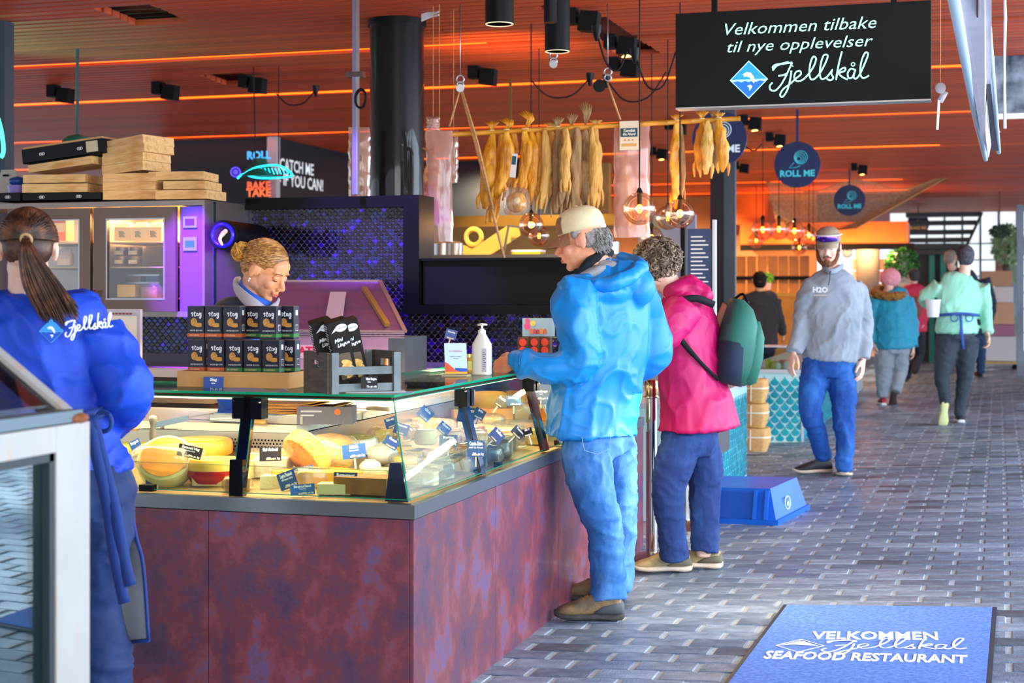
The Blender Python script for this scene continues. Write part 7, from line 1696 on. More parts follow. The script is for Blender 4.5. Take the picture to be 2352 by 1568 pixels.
# ================================================================== round navy signs
def disc(px, py, rpx, d, label, word, c2='38B4C4', glyph=True):
    p = P(px, py, d); r = .215
    t = thing('round_sign', label, 'sign', tuple(p), group='round navy signs hanging from the ceiling'); nv = M('disc_navy', '0E2350', .45)
    MB().cyl(p + V((0, 0, 0)), p + V((0, .03, 0)), r, n=48).build('disc', nv, t, w=1, smooth='auto')
    MB().bb(p.x - .012, p.x + .012, p.y + .005, p.y + .025, p.z + r * .98, CZ - .021).build('hanger', nv, t, w=1)
    m_ = M('print_' + c2, c2, .5, emis=.25); fm = frame_m(p + V((0, -.002, 0)), (1, 0, 0), (0, 0, 1))
    text(word, .082, m_, fm @ Matrix.Translation((0, -.085, 0)), t, bold=.0025)
    b = MB(); z = V((0, 1, 0)); cc = fm @ V((.015, .055, 0))
    if glyph:
        for k in range(4): b.ring(cc + V((.0 + .006 * k, 0, .004 * k)), .022 + .013 * k, .003, axis=z, n=24, m=5)
        b.tube([fm @ V((-.03, .02, 0)), fm @ V((-.075, -.03, 0)), fm @ V((-.01, -.025, 0)), fm @ V((.03, -.01, 0))], .003, 5)
    else:
        b.tube([fm @ V(q) for q in ((-.06, -.0, 0), (0, .10, 0), (.06, 0, 0), (-.06, 0, 0))], .004, 5); b.ring(fm @ V((0, .03, 0)), .02, .004, axis=z, n=16, m=5)
    b.build('shell_emblem', m_, t, w=1)
    return t
disc(1652, 318, 62, 11.9, 'nearest round navy sign, half hidden by the dried fish and the black sign', 'ROLL ME', 'C8D8E0'); disc(1831, 378, 52, 14.2, 'round navy sign with a turquoise shell, right of the hanging fish', 'ROLL ME'); disc(1951, 460, 35, 21, 'middle sized round navy sign above the bearded man', 'ROLL ME'); disc(2109, 514, 24, 30.5, 'farthest round navy sign with golden print near the far staircase', 'BAKE ME', 'C89A5A', False)
# ================================================================== ceiling lamps
def cyl_lamp(px, pyb, d, rpx, label, on=True, lid=True):
    p = P(px, pyb, d); r = rpx * d / F
    t = thing('ceiling_spotlight', label, 'lamp', (p.x, p.y, p.z)); MB().lathe([(r, 0), (r, CZ - .022 - p.z), (.001, CZ - .022 - p.z), (.001, .03), (r * .8, .02), (r * .86, 0)], n=32).build('housing', black, t, smooth='auto')
    MB().ring((0, 0, .0), r * .93, r * .06, n=32, m=6).build('rim', M('rim_warm', 'E8D8B0', .3, emis=.5), t, smooth=True)
    MB().lathe([(.001, .012), (r * .7, .018), (r * .7, .02), (.001, .02)], n=24).build('reflector', M('lamp_glow', 'FFF0D0', emis=6), t, smooth=True)
    return t, p
t, p = cyl_lamp(1147, 55, 7.3, 33, 'big black cylinder spotlight nearest the top edge, left of its twin'); lamp('SPOT', (p.x, p.y, p.z - .02), 60, WARM, .04, (p.x, p.y, 0), spot=75); q = onZ(1150, 95, CZ); lamp('SPOT', (q.x, q.y - .5, q.z - .9), 70, (1, .5, .08), .05, tuple(q), spot=75, blend=1, name='uplight')
t, p = cyl_lamp(1280, 118, 7.9, 29, 'black cylinder spotlight hanging lower, right of the larger one'); lamp('SPOT', (p.x, p.y, p.z - .02), 60, WARM, .04, (p.x, p.y, 0), spot=75)
p = P(1264, 52, 7.0); o = MB().cyl((p.x, p.y, p.z), (p.x, p.y, CZ - .022), .030, n=20).build('ceiling_tube', black, smooth='auto'); setp(o, 'slim black ceiling tube in front of the lower cylinder spotlight', 'lamp')
def box_lamp(px, py, s, label, on=False, tgt=None):
    d = (CZ - .05 - CH) * F / (HY - (py - 14 * s)); p = P(px, py, d); k = .085
    t = thing('box_spotlight', label, 'lamp', tuple(p), group='small black twin box spotlights on the ceiling')
    MB().bb(-.095, -.02, -.05, .05, -.02, CZ - .022 - p.z).build('driver_box', blackm, t, bevel=.003)
    b = MB(); b.box((.055, 0, -.01), (.12, .10, .12), (0, .12, 0), taper=.9); b.build('head', blackm, t, bevel=.004)
    b = MB(); b.bb(-.02, .0, -.01, .01, -.005, .02); b.build('joint', black, t)
    if on: b = MB(); b.tube([(.062, 0, -.072), (.0625, 0, -.075)], [(.045), (.045)], 16); b.build('lens', M('lamp_amber', 'FFC060', emis=5), t)
    return t, p
bl_ = [(137, 217, 1, 'box spotlight at the far left of the ceiling'), (378, 210, 1, 'box spotlight second from the left, above the tall tray stack'), (578, 194, 1, 'box spotlight third from the left, near the ceiling recess'), (1106, 174, 1, 'box spotlight just right of the big black column', 0), (1334, 47, 1.2, 'box spotlight behind the lower cylinder spotlight'), (1422, 104, 1.1, 'box spotlight with an amber glow above the hanging rod', 1), (1430, 155, 1, 'box spotlight just below the amber lit one'), (1510, 352, .6, 'small lit box spotlight between two hanging bags', 1), (1722, 282, .8, 'lit box spotlight beside the nearest round sign', 1), (1780, 320, .7, 'lit box spotlight left of the turquoise shell sign', 1), (1972, 388, .6, 'lit box spotlight right of the middle round sign', 1), (1700, 385, .6, 'dark box spotlight behind the nearest round sign'), (1550, 292, .7, 'dark box spotlight behind the rod near the round sign')]
for q in bl_: t, p = box_lamp(q[0], q[1], q[2], q[3], on=(len(q) > 4 and q[4] == 1))
# added warm fill spots under the ceiling, with no fixtures of their own
for x, y_, e in ((-4.6, 6.4, 55), (-3.0, 6.6, 55), (-2.6, 9.5, 60), (-5.2, 9.4, 60), (-7.5, 9.5, 60), (-3.2, 12.5, 60), (-6, 13, 60), (-2.0, 15, 60), (-2.2, 19, 60), (-3.6, 17.2, 60), (-1.6, 24, 70)):
    lamp('SPOT', (x, y_, CZ - .06), e, (1, .70, .42), .05, (x, y_, 0), spot=110, name='ceiling_fill')
# violet light on the control strip and the tiles
q = onY(440, 470, YF - .5)
lamp('SPOT', (q.x + .1, YF - 1.1, 2.65), 2600, (.2, .03, 1.0), .03, (onY(440, 600, YF).x, YF, 1.52), spot=19, blend=.5, name='violet_spot'); lamp('SPOT', (-3.6, YW - 1.3, 2.9), 380, (.25, .10, 1.0), .04, (-3.15, YW, 1.5), spot=38, name='violet_spot')
q = onZ(-10, 80, CZ); lamp('SPOT', (q.x - .9, q.y - .4, q.z - .9), 160, (.1, 1.0, .7), .05, tuple(q), spot=70, name='teal_spot')
# ---- sockets and looping cables
cab_m = M('cable_black', '1A1416', .6)
def loop(px0, py0, px1, py1, d, sag, label):
    A, B = P(px0, py0, d), P(px1, py1, d); t = thing('ceiling_cable', label, 'cable', tuple(A), group='black cables looping below the ceiling')
    MB().tube([A, A * .75 + B * .25 - UP * sag * .8, (A + B) / 2 - UP * sag, A * .25 + B * .75 - UP * sag * .8, B], .006, 6, smooth=5).build('cord', cab_m, t, w=1, smooth=True)
    MB().lathe([(.03, .03), (.028, .0), (.012, -.05), (.008, -.06)], A, 12).build('plug', black, t, w=1, smooth='auto')
loop(1370, 70, 1440, 118, 8.6, .16, 'black cable with a plug looping to the amber lit box spotlight'); loop(1458, 122, 1552, 120, 9.0, .22, 'black cable looping behind the left edge of the hanging sign'); loop(1393, 182, 1530, 165, 10.5, .18, 'long black cable looping under the orange strip near the pulley'); loop(1355, 178, 1220, 185, 10.5, .13, 'black cable looping under the orange strip left of the pulley'); loop(725, 205, 635, 215, 12.2, .11, 'thin black cable looping left of the steel pole'); loop(1690, 290, 1750, 330, 13.2, .12, 'pale lit cable looping beside the nearest round sign')
# ================================================================== hanging rod with stockfish
d_rod = 9.0
def Q(px, py, dd=0): return P(px, py, d_rod + dd)
bam = M('bamboo', 'D8962A', .4, var=.12, vs=8)
rod = thing('hanging_rod', 'long orange bamboo rod hung on ropes carrying dried fish', 'rod', tuple(Q(1040, 308)))
b = MB(); N = 12
for i in range(N):
    A, B = Q(1030 + (1700 - 1030) * i / N, 309 - 37 * i / N), Q(1030 + (1700 - 1030) * (i + 1) / N, 309 - 37 * (i + 1) / N); b.tube([A, A * .97 + B * .03, A * .5 + B * .5, A * .03 + B * .97, B], [.0175, .015, .015, .015, .0175], 10)
b.build('pole', bam, rod, w=1, smooth=True)
ropem = M('rope_tan', 'C8945C', .8, var=.2, vs=60)
def rope(pts, r, label, grp='ropes holding the bamboo rod', dd=None):
    t = MB().tube([Q(*p) for p in pts], r, 6).build('rope', ropem, smooth=True); setp(t, label, 'rope', grp)
rope([(1057, 205), (1032, 290)], .006, 'short rope from the left pulley down to the hanging bag'); rope([(1058, 205), (1092, 330, -.03), (1130, 480, -.06), (1160, 600, -.08)], .008, 'long tan rope running from the left pulley down to the black box'); rope([(1060, 205), (1098, 330, -.05), (1133, 480, -.08)], .007, 'second strand beside the long tan rope'); rope([(1395, 190), (1425, 275)], .006, 'rope from the black pulley wheel down to the rod')
def hook(px, py, wheel, label):
    p = Q(px, py); t = thing('pulley', label, 'pulley', tuple(p)); b = MB(); b.bar(p + UP * .05, V((p.x, p.y, CZ - .02)), .006); b.ring(p + UP * .035, .022, .006, axis=F3, n=16); b.ring(p, .020, .006, axis=F3, n=16); b.build('hook', steel, t, w=1, smooth=True)
    MB().cyl(p - UP * .02 + R3 * (-.05 if wheel else 0) - F3 * .012 - UP * (.03 if wheel else 0), p - UP * .02 + R3 * (-.05 if wheel else 0) + F3 * .012 - UP * (.03 if wheel else 0), .038 if wheel else .024, n=18).build('wheel', black if wheel else steel, t, w=1, smooth='auto')
hook(1057, 195, False, 'steel pulley hook at the left rope under the orange strip'); hook(1396, 178, True, 'black pulley wheel and hook above the hanging bag'); hook(1271, 140, False, 'small steel hook hanging below the lower cylinder spotlight')
fy1 = ramp_mat('stockfish_yellow', [(.3, 'B06A08'), (.5, 'E0960F'), (.7, 'F4B830')], 14, .5, .6, 60, (2.5, 2.5, .4), coat=.1); fy2 = ramp_mat('stockfish_grey', [(.3, '7A5A34'), (.5, 'A07C4A'), (.7, 'B89460')], 14, .6, .6, 60, (2.5, 2.5, .4)); fy3 = ramp_mat('stockfish_tan', [(.3, 'A87830'), (.5, 'D8A84E'), (.7, 'C08A38')], 14, .5, .6, 60, (2.5, 2.5, .4))
rr = random.Random(21)
def rody(px): return 309 - 37 * (px - 1030) / 670
def fish(px, pxb, pyb, w, mat, label, tail=28, dd=0, bend=0, ty=None, grp='dried fish hanging from the bamboo rod', tw=0.0):
    y0 = rody(px); k = d_rod / F
    t = thing('dried_fish', label, 'fish', tuple(Q(px, y0, dd)), group=grp)
    w *= 1.25; n = 9; pts = []; rad = []
    for i in range(n):
        u = i / (n - 1); x = px + (pxb - px) * u ** 1.3 + bend * sin(u * pi) + rr.uniform(-1.5, 1.5); yv = y0 + (pyb - y0) * u; pts.append(Q(x, yv, dd + rr.uniform(-.008, .008)))
        pr = [.35, .62, .85, 1.0, .98, .9, .78, .62, .25][i] * w * k / 2 * rr.uniform(.9, 1.1); rad.append((pr, pr * rr.uniform(.5, .75)))
    pts2, rad2 = catmull(pts, rad, 4); rings = []
    b = MB(); b.tube(pts2, rad2, 14, sidev=R3 * cos(tw) + F3 * sin(tw))
    for v in b.b.verts: v.co += V((noise.noise(V((v.co.x * 60, v.co.y * 60, v.co.z * 9))), noise.noise(V((v.co.y * 60, v.co.x * 60, v.co.z * 9))), 0)) * .0085
    b.build('body', mat, t, w=1, smooth=True)
    # belly flap pieces at the lower end and the tail fan tied over the rod
    b = MB(); e = pts[-1]; e2 = pts[-3]
    for s_ in (-1, 1): b.tube([e2 + R3 * s_ * w * k * .15, (e + e2) / 2 + R3 * s_ * w * k * .42, e + R3 * s_ * w * k * .38 - UP * rr.uniform(0, .03)], [(w * k * .12, .004), (w * k * .15, .005), (w * k * .05, .003)], 8, smooth=3, sidev=R3)
    b.build('belly_flap', mat, t, w=1, smooth=True)
    if tail:
        b = MB(); o = Q(px, y0 - 4, dd); hh = tail * k
        for j in range(-3, 4): b.tube([o, o + UP * hh * .5 + R3 * (j * .006 + tail * .0001 * bend), o + UP * hh * (1 - .05 * abs(j)) + R3 * (j * .013)], [(.006, .004), (.006, .003), (.003, .001)], 6, sidev=R3)
        b.build('tail_fin', mat, t, w=1, smooth=True)
        b = MB(); b.ring(o, .017, .004, axis=UP, n=14, m=5); b.build('string', M('string_cream', 'E8C880', .8), t, w=1, smooth=True)
    return t
fl = [(1130, 1112, 480, 30, fy1, 'thick yellow dried fish at the left end of the row', 22, 0, 0), (1150, 1128, 510, 22, fy1, 'slim yellow dried fish with a forked end beside the long rope', 0, .05, 6), (1163, 1140, 455, 26, fy1, 'yellow dried fish with a bent tail, second from the left', 26, -.04, 8), (1180, 1165, 430, 24, fy1, 'yellow dried fish behind the small hanging tag', 0, .05, 0), (1206, 1190, 440, 24, fy1, 'yellow dried fish with an upright forked tail', 42, -.03, 8), (1222, 1218, 470, 22, fy1, 'narrow golden dried fish right of the upright forked tail', 0, 0, 4), (1236, 1234, 455, 22, fy1, 'golden dried fish just left of the middle of the row', 0, .02, 4), (1250, 1240, 480, 20, fy3, 'tan dried fish bending left at the middle of the row', 0, -.02, 10), (1264, 1246, 465, 20, fy3, 'tan dried fish curving away to the left of the grey ones', 10, .04, 14),
 (1280, 1276, 490, 22, fy2, 'greyish dried fish first of the dark group', 24, 0, 2), (1296, 1290, 470, 22, fy2, 'greyish dried fish second of the dark group', 0, -.04, 2), (1312, 1308, 495, 22, fy2, 'greyish dried fish with a frayed top in the dark group', 30, .03, 2), (1326, 1322, 500, 24, fy2, 'dark dried fish beside the tallest upright tail', 0, -.02, -2), (1344, 1340, 470, 24, fy2, 'dark dried fish with the tallest upright tail fan', 55, .02, 2), (1358, 1362, 480, 20, fy3, 'tan dried fish at the right of the dark group', 0, -.04, 4), (1368, 1374, 470, 18, fy3, 'thin dried fish at the right end of the dark group', 12, .02, 2), (1300, 1298, 440, 20, fy3, 'shorter tan dried fish in front of the dark group', 0, -.09, 0),
 (1554, 1552, 480, 20, fy1, 'single thin yellow dried fish above the glass globe', 14, 0, -4), (1562, 1566, 470, 10, fy2, 'very thin grey dried strip beside the single yellow fish', 0, .03, 4),
 (1612, 1606, 395, 24, fy1, 'yellow dried fish at the left of the bunch under the sign', 20, 0, 0), (1626, 1622, 400, 26, fy3, 'tan dried fish in the middle of the bunch under the sign', 0, -.05, 0), (1638, 1640, 385, 24, fy2, 'greyish dried fish at the back of the bunch under the sign', 22, .04, 0), (1650, 1660, 395, 24, fy1, 'yellow dried fish with a spread end at the right of the bunch', 14, -.02, 4), (1206, 1188, 470, 20, fy1, 'knobbly yellow dried fish with dangling ends below the middle left', 0, .09, 6, 300)]
for q in fl: fish(*q[:7], q[5] if False else q[6], *q[7:]) if False else fish(q[0], q[1], q[2], q[3], q[4], q[5], q[6], q[7], q[8], q[9] if len(q) > 9 else None, tw=rr.uniform(-.5, .5))
p = Q(1187, 465, -.08); hd_ = thing('fish_head', 'round golden dried fish head hanging in clear film', 'fish', tuple(p)); b = MB(); b.sph((0, 0, 0), (.065, .05, .06), 16, 10)
for v in b.b.verts: v.co *= 1 + .15 * noise.noise(v.co * 25)
b.build('head', fy1, hd_, smooth=True); b = MB(); b.sph((.015, -.045, .01), (.02, .01, .02), 12, 8); b.build('eye', M('fish_eye', 'F8E0A0', .1, coat=1), hd_, smooth=True); film(hd_, .075, .13, 4, (0, 0, -.07))
# small tag among the fish
p = Q(1180, 380, -.10); tg2 = thing('paper_tag', 'small white tag with a teal square hanging among the yellow fish', 'tag', tuple(p)); MB().box((0, 0, 0), (.034, .003, .14), (0, .1, 0)).build('card', paperw, tg2); MB().box((.002, -.003, .03), (.026, .002, .05), (0, .1, 0)).build('teal_square', M('tag_teal', '0E5A6A', .6), tg2)
# plastic bags
bagm = MG('bag_plastic', 'FFF0E0', refl=.06, tint=.92, rough=.15, haze=.42, hazecol='D8A898')
def bag(px0, px1, py0, py1, d, label, inside=(), lab=None, th=.04):
    A, B = P(px0, py0, d), P(px1, py1, d); t = thing('plastic_bag', label, 'bag', tuple(A)); w_ = (B - A).dot(R3); h_ = A.z - B.z
    b = MB(); nx, nz_ = 14, 26; o = A
    for s_ in (1, -1):
        g = [[o + R3 * (w_ * i / nx) - UP * (h_ * j / nz_) + F3 * s_ * (th * (sin(pi * i / nx) ** .6) * min(1, j / 5) + .006 * noise.noise(V((i * .6, j * .35, s_ * 3 + px0)))) + R3 * (.008 * noise.noise(V((j * .4, i * .1, px0)))) for i in range(nx + 1)] for j in range(nz_ + 1)]
        vs = [v for r in g for v in r]; b._add(vs, [(j * (nx + 1) + i, j * (nx + 1) + i + 1, (j + 1) * (nx + 1) + i + 1, (j + 1) * (nx + 1) + i) for j in range(nz_) for i in range(nx)])
    me = b.build('film', bagm, t, w=1, smooth=True)
    if not lab: q = A + R3 * w_ / 2; MB().cyl(q, V((q.x, q.y, CZ - .03)), .0015, n=5).build('string', ropem, t, w=1)
    for (x, y0, y1, w, mt) in inside:
        pts = [P(x, y0 + (y1 - y0) * u, d) for u in (0, .1, .35, .7, 1)]; k = d / F; MB().tube(pts, [(w * k * q_, w * k * q_ * .4) for q_ in (.55, .2, .5, .45, .15)], 12, smooth=4, sidev=R3).build('dried_fish', mt, t, w=1, smooth=True)
    if lab:
        x, y0, wp, hp = lab; c_ = P(x, y0, d - th - .012); k = d / F
        l = MB().box(c_, (wp * k, .004, hp * k)).build('label', M('label_ivory', 'F4E4C4', .6), t, w=1)
        MB().box(c_ + V((0, -.003, hp * k * .10)), (wp * k * .9, .003, hp * k * .30)).build('teal_panel', M('label_teal', '14505E', .6), l, w=1)
        text('Tørrfisk', hp * k * .13, M('label_print', 'F2F0E0', .6), frame_m(c_ + V((0, -.006, hp * k * .16)), (1, 0, 0), (0, 0, 1)), l, shear=.3, bold=.001, arch=1); text('fra Nord', hp * k * .12, MC['label_print'], frame_m(c_ + V((0, -.006, hp * k * .04)), (1, 0, 0), (0, 0, 1)), l, shear=.3, bold=.001, arch=1)
        b = MB()
        for q_ in (-.2, 0, .2): b.sph(c_ + V((q_ * wp * k, -.003, -hp * k * .16)), (.006, .002, .006), 8, 6)
        b.build('dots', M('dot_gold', 'E8A03A', .6), l, w=1); MB().box(c_ + V((0, -.003, -hp * k * .33)), (wp * k * .8, .003, hp * k * .10)).build('golden_hills', M('hills_gold', 'E0B060', .6), l, w=1)
    return t
bag(1410, 1492, 288, 545, 9.0, 'tall clear plastic bag holding a dried fish with a white and teal label', [(1435, 362, 520, 30, fy3)], (1445, 311, 44, 66)); bag(978, 1040, 300, 555, 8.95, 'plastic bag of pink-brown dried fish right of the black column', [(992, 340, 520, 40, ramp_mat('fish_red', [(.4, 'A85A30'), (.6, 'E09A5A')], 30, .6, .5, 80))]); bag(1032, 1052, 300, 420, 9.1, 'narrow plastic bag behind the bag right of the black column', [(1040, 335, 410, 14, fy3)])
bag(800, 850, 292, 455, 9.3, 'plastic bag of dried fish between the steel pole and the black column', [(818, 340, 450, 26, fy3), (838, 330, 450, 16, fy1)]); bag(980, 1010, 268, 300, 9.0, 'crumpled clear bag top above the pink-brown fish', [])
# ================================================================== glass globe lamps
globe_m = MG('amber_glass', 'FFE4C8', refl=.12, tint=.98); bulb_m = M('bulb_glow', 'FFA838', emis=9); capm = M('lamp_cap', '2A2420', .4, .5)
def globe(px, py, rpx, d, label, light=0, grp='amber glass globe lamps'):
    p = P(px, py, d); r = rpx * d / F
    t = thing('globe_lamp', label, 'lamp', tuple(p), group=grp)
    MB().sph((0, 0, 0), r, 28, 18).build('globe', globe_m, t, smooth=True)
    MB().lathe([(.001, -r * .28), (r * .10, -r * .25), (r * .14, -r * .05), (r * .12, r * .22), (.001, r * .25)], n=12).build('bulb', bulb_m, t, smooth=True)
    MB().lathe([(r * .15, r * .26), (r * .15, r * .95), (r * .22, r * .96), (r * .10, r * 1.25), (.001, r * 1.26)], n=16).build('cap', capm, t, smooth='auto')
    MB().cyl((0, 0, r * 1.26), (0, 0, CZ - .03 - p.z), .004, n=6).build('flex', cab_m, t)
    if light: lamp('POINT', tuple(p), light, (1, .6, .25), .02, name='bulb_light')
    return t
globe(1469, 479, 38, 8.6, 'amber glass globe lamp between the two people at the counter', 8); globe(1562, 490, 34, 8.9, 'amber glass globe lamp above the curly-haired woman', 8); globe(1220, 516, 28, 9.6, 'amber glass globe lamp left of the beige cap', 8); globe(1238, 541, 25, 10.6, 'lower amber globe lamp peeking above the cap peak', 0); globe(1534, 500, 28, 10.2, 'amber globe lamp partly behind the one above the curly hair', 0); globe(1497, 545, 26, 10.8, 'amber globe lamp low behind the hanging bag', 0)
far_g = [(1752, 527, 26), (1789, 526, 25), (1825, 530, 24), (1858, 540, 22), (1737, 552, 18), (1714, 582, 14), (1836, 568, 18), (1846, 582, 14), (1868, 548, 20), (1880, 566, 15), (1946, 580, 13), (1984, 582, 12), (2066, 586, 9), (2085, 590, 9)]
places = ['largest of the far cluster, at its left', 'second from the left in the top row of the far cluster', 'third from the left in the top row of the far cluster', 'fourth in the top row of the far cluster', 'below and left of the largest one in the far cluster', 'lowest at the left of the far cluster', 'low in the middle of the far cluster', 'lowest in the middle of the far cluster', 'right end of the top row of the far cluster beside the cap', 'behind the sunglasses of the bearded man', 'small one right of the bearded man', 'small one above the pink beanie', 'tiny one above the bushy plant', 'tiny one right of the bushy plant top']
for (x, y_, r_), s_ in zip(far_g, places): globe(x, y_, r_, .125 * F / r_ if r_ > 11 else 34 * .97 if r_ > 9 else .09 * F / r_, 'glass globe lamp, ' + s_, 6 if r_ > 21 else 0)
# ================================================================== net, pillar, menu board
net = ramp_mat('net_twine', [(.4, 'A8865C'), (.6, 'C8A878')], 30, .8, .1, 50)
b = MB(); tl_, tr_, bl2, br2 = P(1760, 418, 22.3), P(2172, 408, 22.6), P(1785, 520, 22), P(1965, 525, 21.8)
nx, ny = 70, 34; g = []
for j in range(ny + 1):
    v = j / ny; row = []
    for i in range(nx + 1):
        u = i / nx; top = tl_ * (1 - u) + tr_ * u - UP * (.16 * sin(pi * u * 2) ** 2 + .10 * (1 if .4 < u < .6 else 0) * 0); bot = bl2 * (1 - u) + br2 * u - UP * .05 * sin(pi * u)
        row.append(top * (1 - v) + bot * v - UP * .12 * sin(pi * v) * sin(pi * u) + F3 * .25 * sin(pi * u) * sin(pi * v))
    g.append(row)
for j in range(ny):
    for i in range(nx): b._add([g[j][i], g[j][i] + (g[j + 1][i + 1] - g[j][i]), g[j + 1][i + 1] + R3 * .010, g[j][i] + R3 * .010], [(0, 1, 2, 3)]); b._add([g[j][i + 1], g[j + 1][i], g[j + 1][i] + R3 * .010, g[j][i + 1] + R3 * .010], [(0, 1, 2, 3)])
nt_ = thing('fishing_net', 'beige fishing net draped under the ceiling beyond the round signs', 'net', tuple(tl_)); b.build('mesh', net, nt_, w=1)
b = MB(); b.tube([tr_, tr_ * .5 + P(2045, 480, 22) * .5, P(2045, 480, 22), br2], .012, 6, smooth=3); b.tube([g[0][i] for i in range(0, nx + 1, 5)], .010, 5); b.build('edge_rope', ropem, nt_, w=1, smooth=True)
pq = P(1660, 700, 12.6)
pil = thing('steel_pillar', 'dark steel I-shaped pillar behind the curly-haired woman', 'pillar', (pq.x, pq.y, 0))
w_ = 56 * 12.6 / F
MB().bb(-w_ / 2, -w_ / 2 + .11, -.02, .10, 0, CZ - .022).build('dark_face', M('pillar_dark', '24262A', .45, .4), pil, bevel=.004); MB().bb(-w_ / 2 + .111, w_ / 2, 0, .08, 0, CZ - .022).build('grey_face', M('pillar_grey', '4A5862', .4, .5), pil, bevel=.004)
p = P(1607, 560, 10.4); z0_, z1_ = P(1607, 660, 10.4).z, P(1607, 525, 10.4).z
mb_ = thing('standing_menu', 'tall narrow blue menu board with white lines behind the curly-haired woman', 'sign', (p.x, p.y, 0)); MB().bb(-.085, .085, 0, .03, .05, z1_).build('board', M('menu_blue', '2A4468', .5), mb_, bevel=.003); MB().bb(-.13, -.10, -.02, .06, 0, z1_ + .05).build('door_post', black, mb_, bevel=.003); MB().bb(.09, .11, -.01, .05, 0, z1_ + .06).build('white_post', M('post_white', 'D0D4D8', .5), mb_, bevel=.003)
b = MB()
for k in range(16): b.bb(-.06, .02 + .04 * ((k * 7) % 3) / 2, -.003, -.0005, z1_ - .06 - k * .028, z1_ - .052 - k * .028)
b.build('menu_lines', wtx, mb_)
# pale doorway panel behind the head of the curly haired woman
p = P(1540, 600, 13.2); o = MB().bb(p.x - .28, p.x + .22, p.y, p.y + .05, 0, 2.05).build('glass_door', M('door_pale', '9AA4BE', .3, .2)); setp(o, 'pale blue cabinet door behind the globe lamps at the far end of the counter', 'door')
# ================================================================== kitchen behind the fish
t = thing('kitchen_shelf', 'steel kitchen shelf with trays seen below the hanging fish', 'shelf', tuple(P(1150, 590, 11)))
A, B = P(1000, 588, 11), P(1330, 588, 11)
kx0, kx1 = onY(990, 588, 10.6).x, onY(1420, 588, 10.6).x; kz = onY(1150, 584, 10.6).z
MB().bb(kx0, kx1, 10.6, 11.1, kz - .03, kz).build('top', steel, t, w=1); MB().bb(kx0, kx1, 10.62, 11.0, 0, kz - .031).build('body', M('kitchen_brown', '7A5A34', .5, var=.2), t, w=1)
bb_ = []
b = MB(); q = [onY(1060, 582, 10.7), onY(1075, 578, 10.7), onY(1165, 518, 10.7), onY(1190, 520, 10.7), onY(1195, 540, 10.7), onY(1125, 586, 10.7)]; t = thing('tilted_tray', 'large yellowish tray leaning on the kitchen shelf', 'tray', tuple(q[0])); b.poly(q, (0, .02, 0)); b.build('tray', M('tray_yellow', 'B89A50', .5), t, w=1, bevel=.004)
b = MB(); b.bar(onY(1165, 518, 10.66), onY(1195, 522, 10.66), .015); b.bar(onY(1168, 520, 10.66), onY(1156, 585, 10.66), .015); b.build('bent_tube', steel, t, w=1)
p = onY(1088, 560, 10.8); t = thing('cutting_board', 'yellow cutting board with a handle hole leaning in the kitchen', 'board', tuple(p)); b = MB(); b.ring(p + UP * .05, .06, .02, axis=(0, 1, 0), n=20, m=6); b.bb(p.x - .08, p.x + .08, p.y - .01, p.y + .01, p.z - .14, p.z - .01); b.build('board', M('board_yellow', 'C8A050', .5), t, w=1)
for i, (y_, c_, lb) in enumerate(((578, 'E8E0F0', 'white folded cloth on the kitchen shelf'), (584, 'B8A818', 'yellow-green folded cloth under the white one'))):
    a, c2 = onY(1178, y_, 10.75), onY(1245, y_, 10.75); o = MB().bb(a.x, c2.x, 10.7, 10.85, kz + .002 + .018 * (1 - i), kz + .018 + .018 * (1 - i)).build('folded_cloth', M('cloth_' + c_, c_, .8), bevel=.004); setp(o, lb, 'cloth')
t = thing('steel_hood', 'bronze toned extractor hood above the kitchen behind the fish', 'hood', tuple(onY(1150, 500, 11.4))); MB().bb(kx0 - .2, kx1, 11.4, 12.2, onY(1150, 520, 11.4).z, onY(1150, 495, 11.4).z).build('canopy', M('hood_bronze', '8A6A30', .4, .6, var=.15, vs=2), t, w=1); MB().bb(kx0 + .3, kx0 + .32, 11.6, 11.62, onY(1150, 495, 11.4).z + .001, CZ - .025).build('hanger', MC['hood_bronze'], t, w=1)
for px in (1010, 1040, 1320, 1360, 1400):
    q = onY(px, 585, 10.8); t = thing('kitchen_pot', 'steel pot on the kitchen shelf ' + {1010: 'at the far left', 1040: 'second from the left', 1320: 'behind the beige cap', 1360: 'right of the beige cap', 1400: 'at the right end'}[px], 'pot', (q.x, 10.85, kz + .002)); MB().lathe([(.001, 0), (.06, 0), (.062, .09), (.058, .09), (.055, .005)], n=18).build('pot', steel, t, smooth='auto'); MB().lathe([(.063, .0905), (.03, .105), (.001, .11)], n=18).build('lid', steel, t, smooth='auto')
lamp('SPOT', (onY(1150, 500, 10.9).x, 10.4, 2.6), 170, (1, .68, .28), .04, (onY(1200, 560, 11).x, 11.0, 1.6), spot=90)
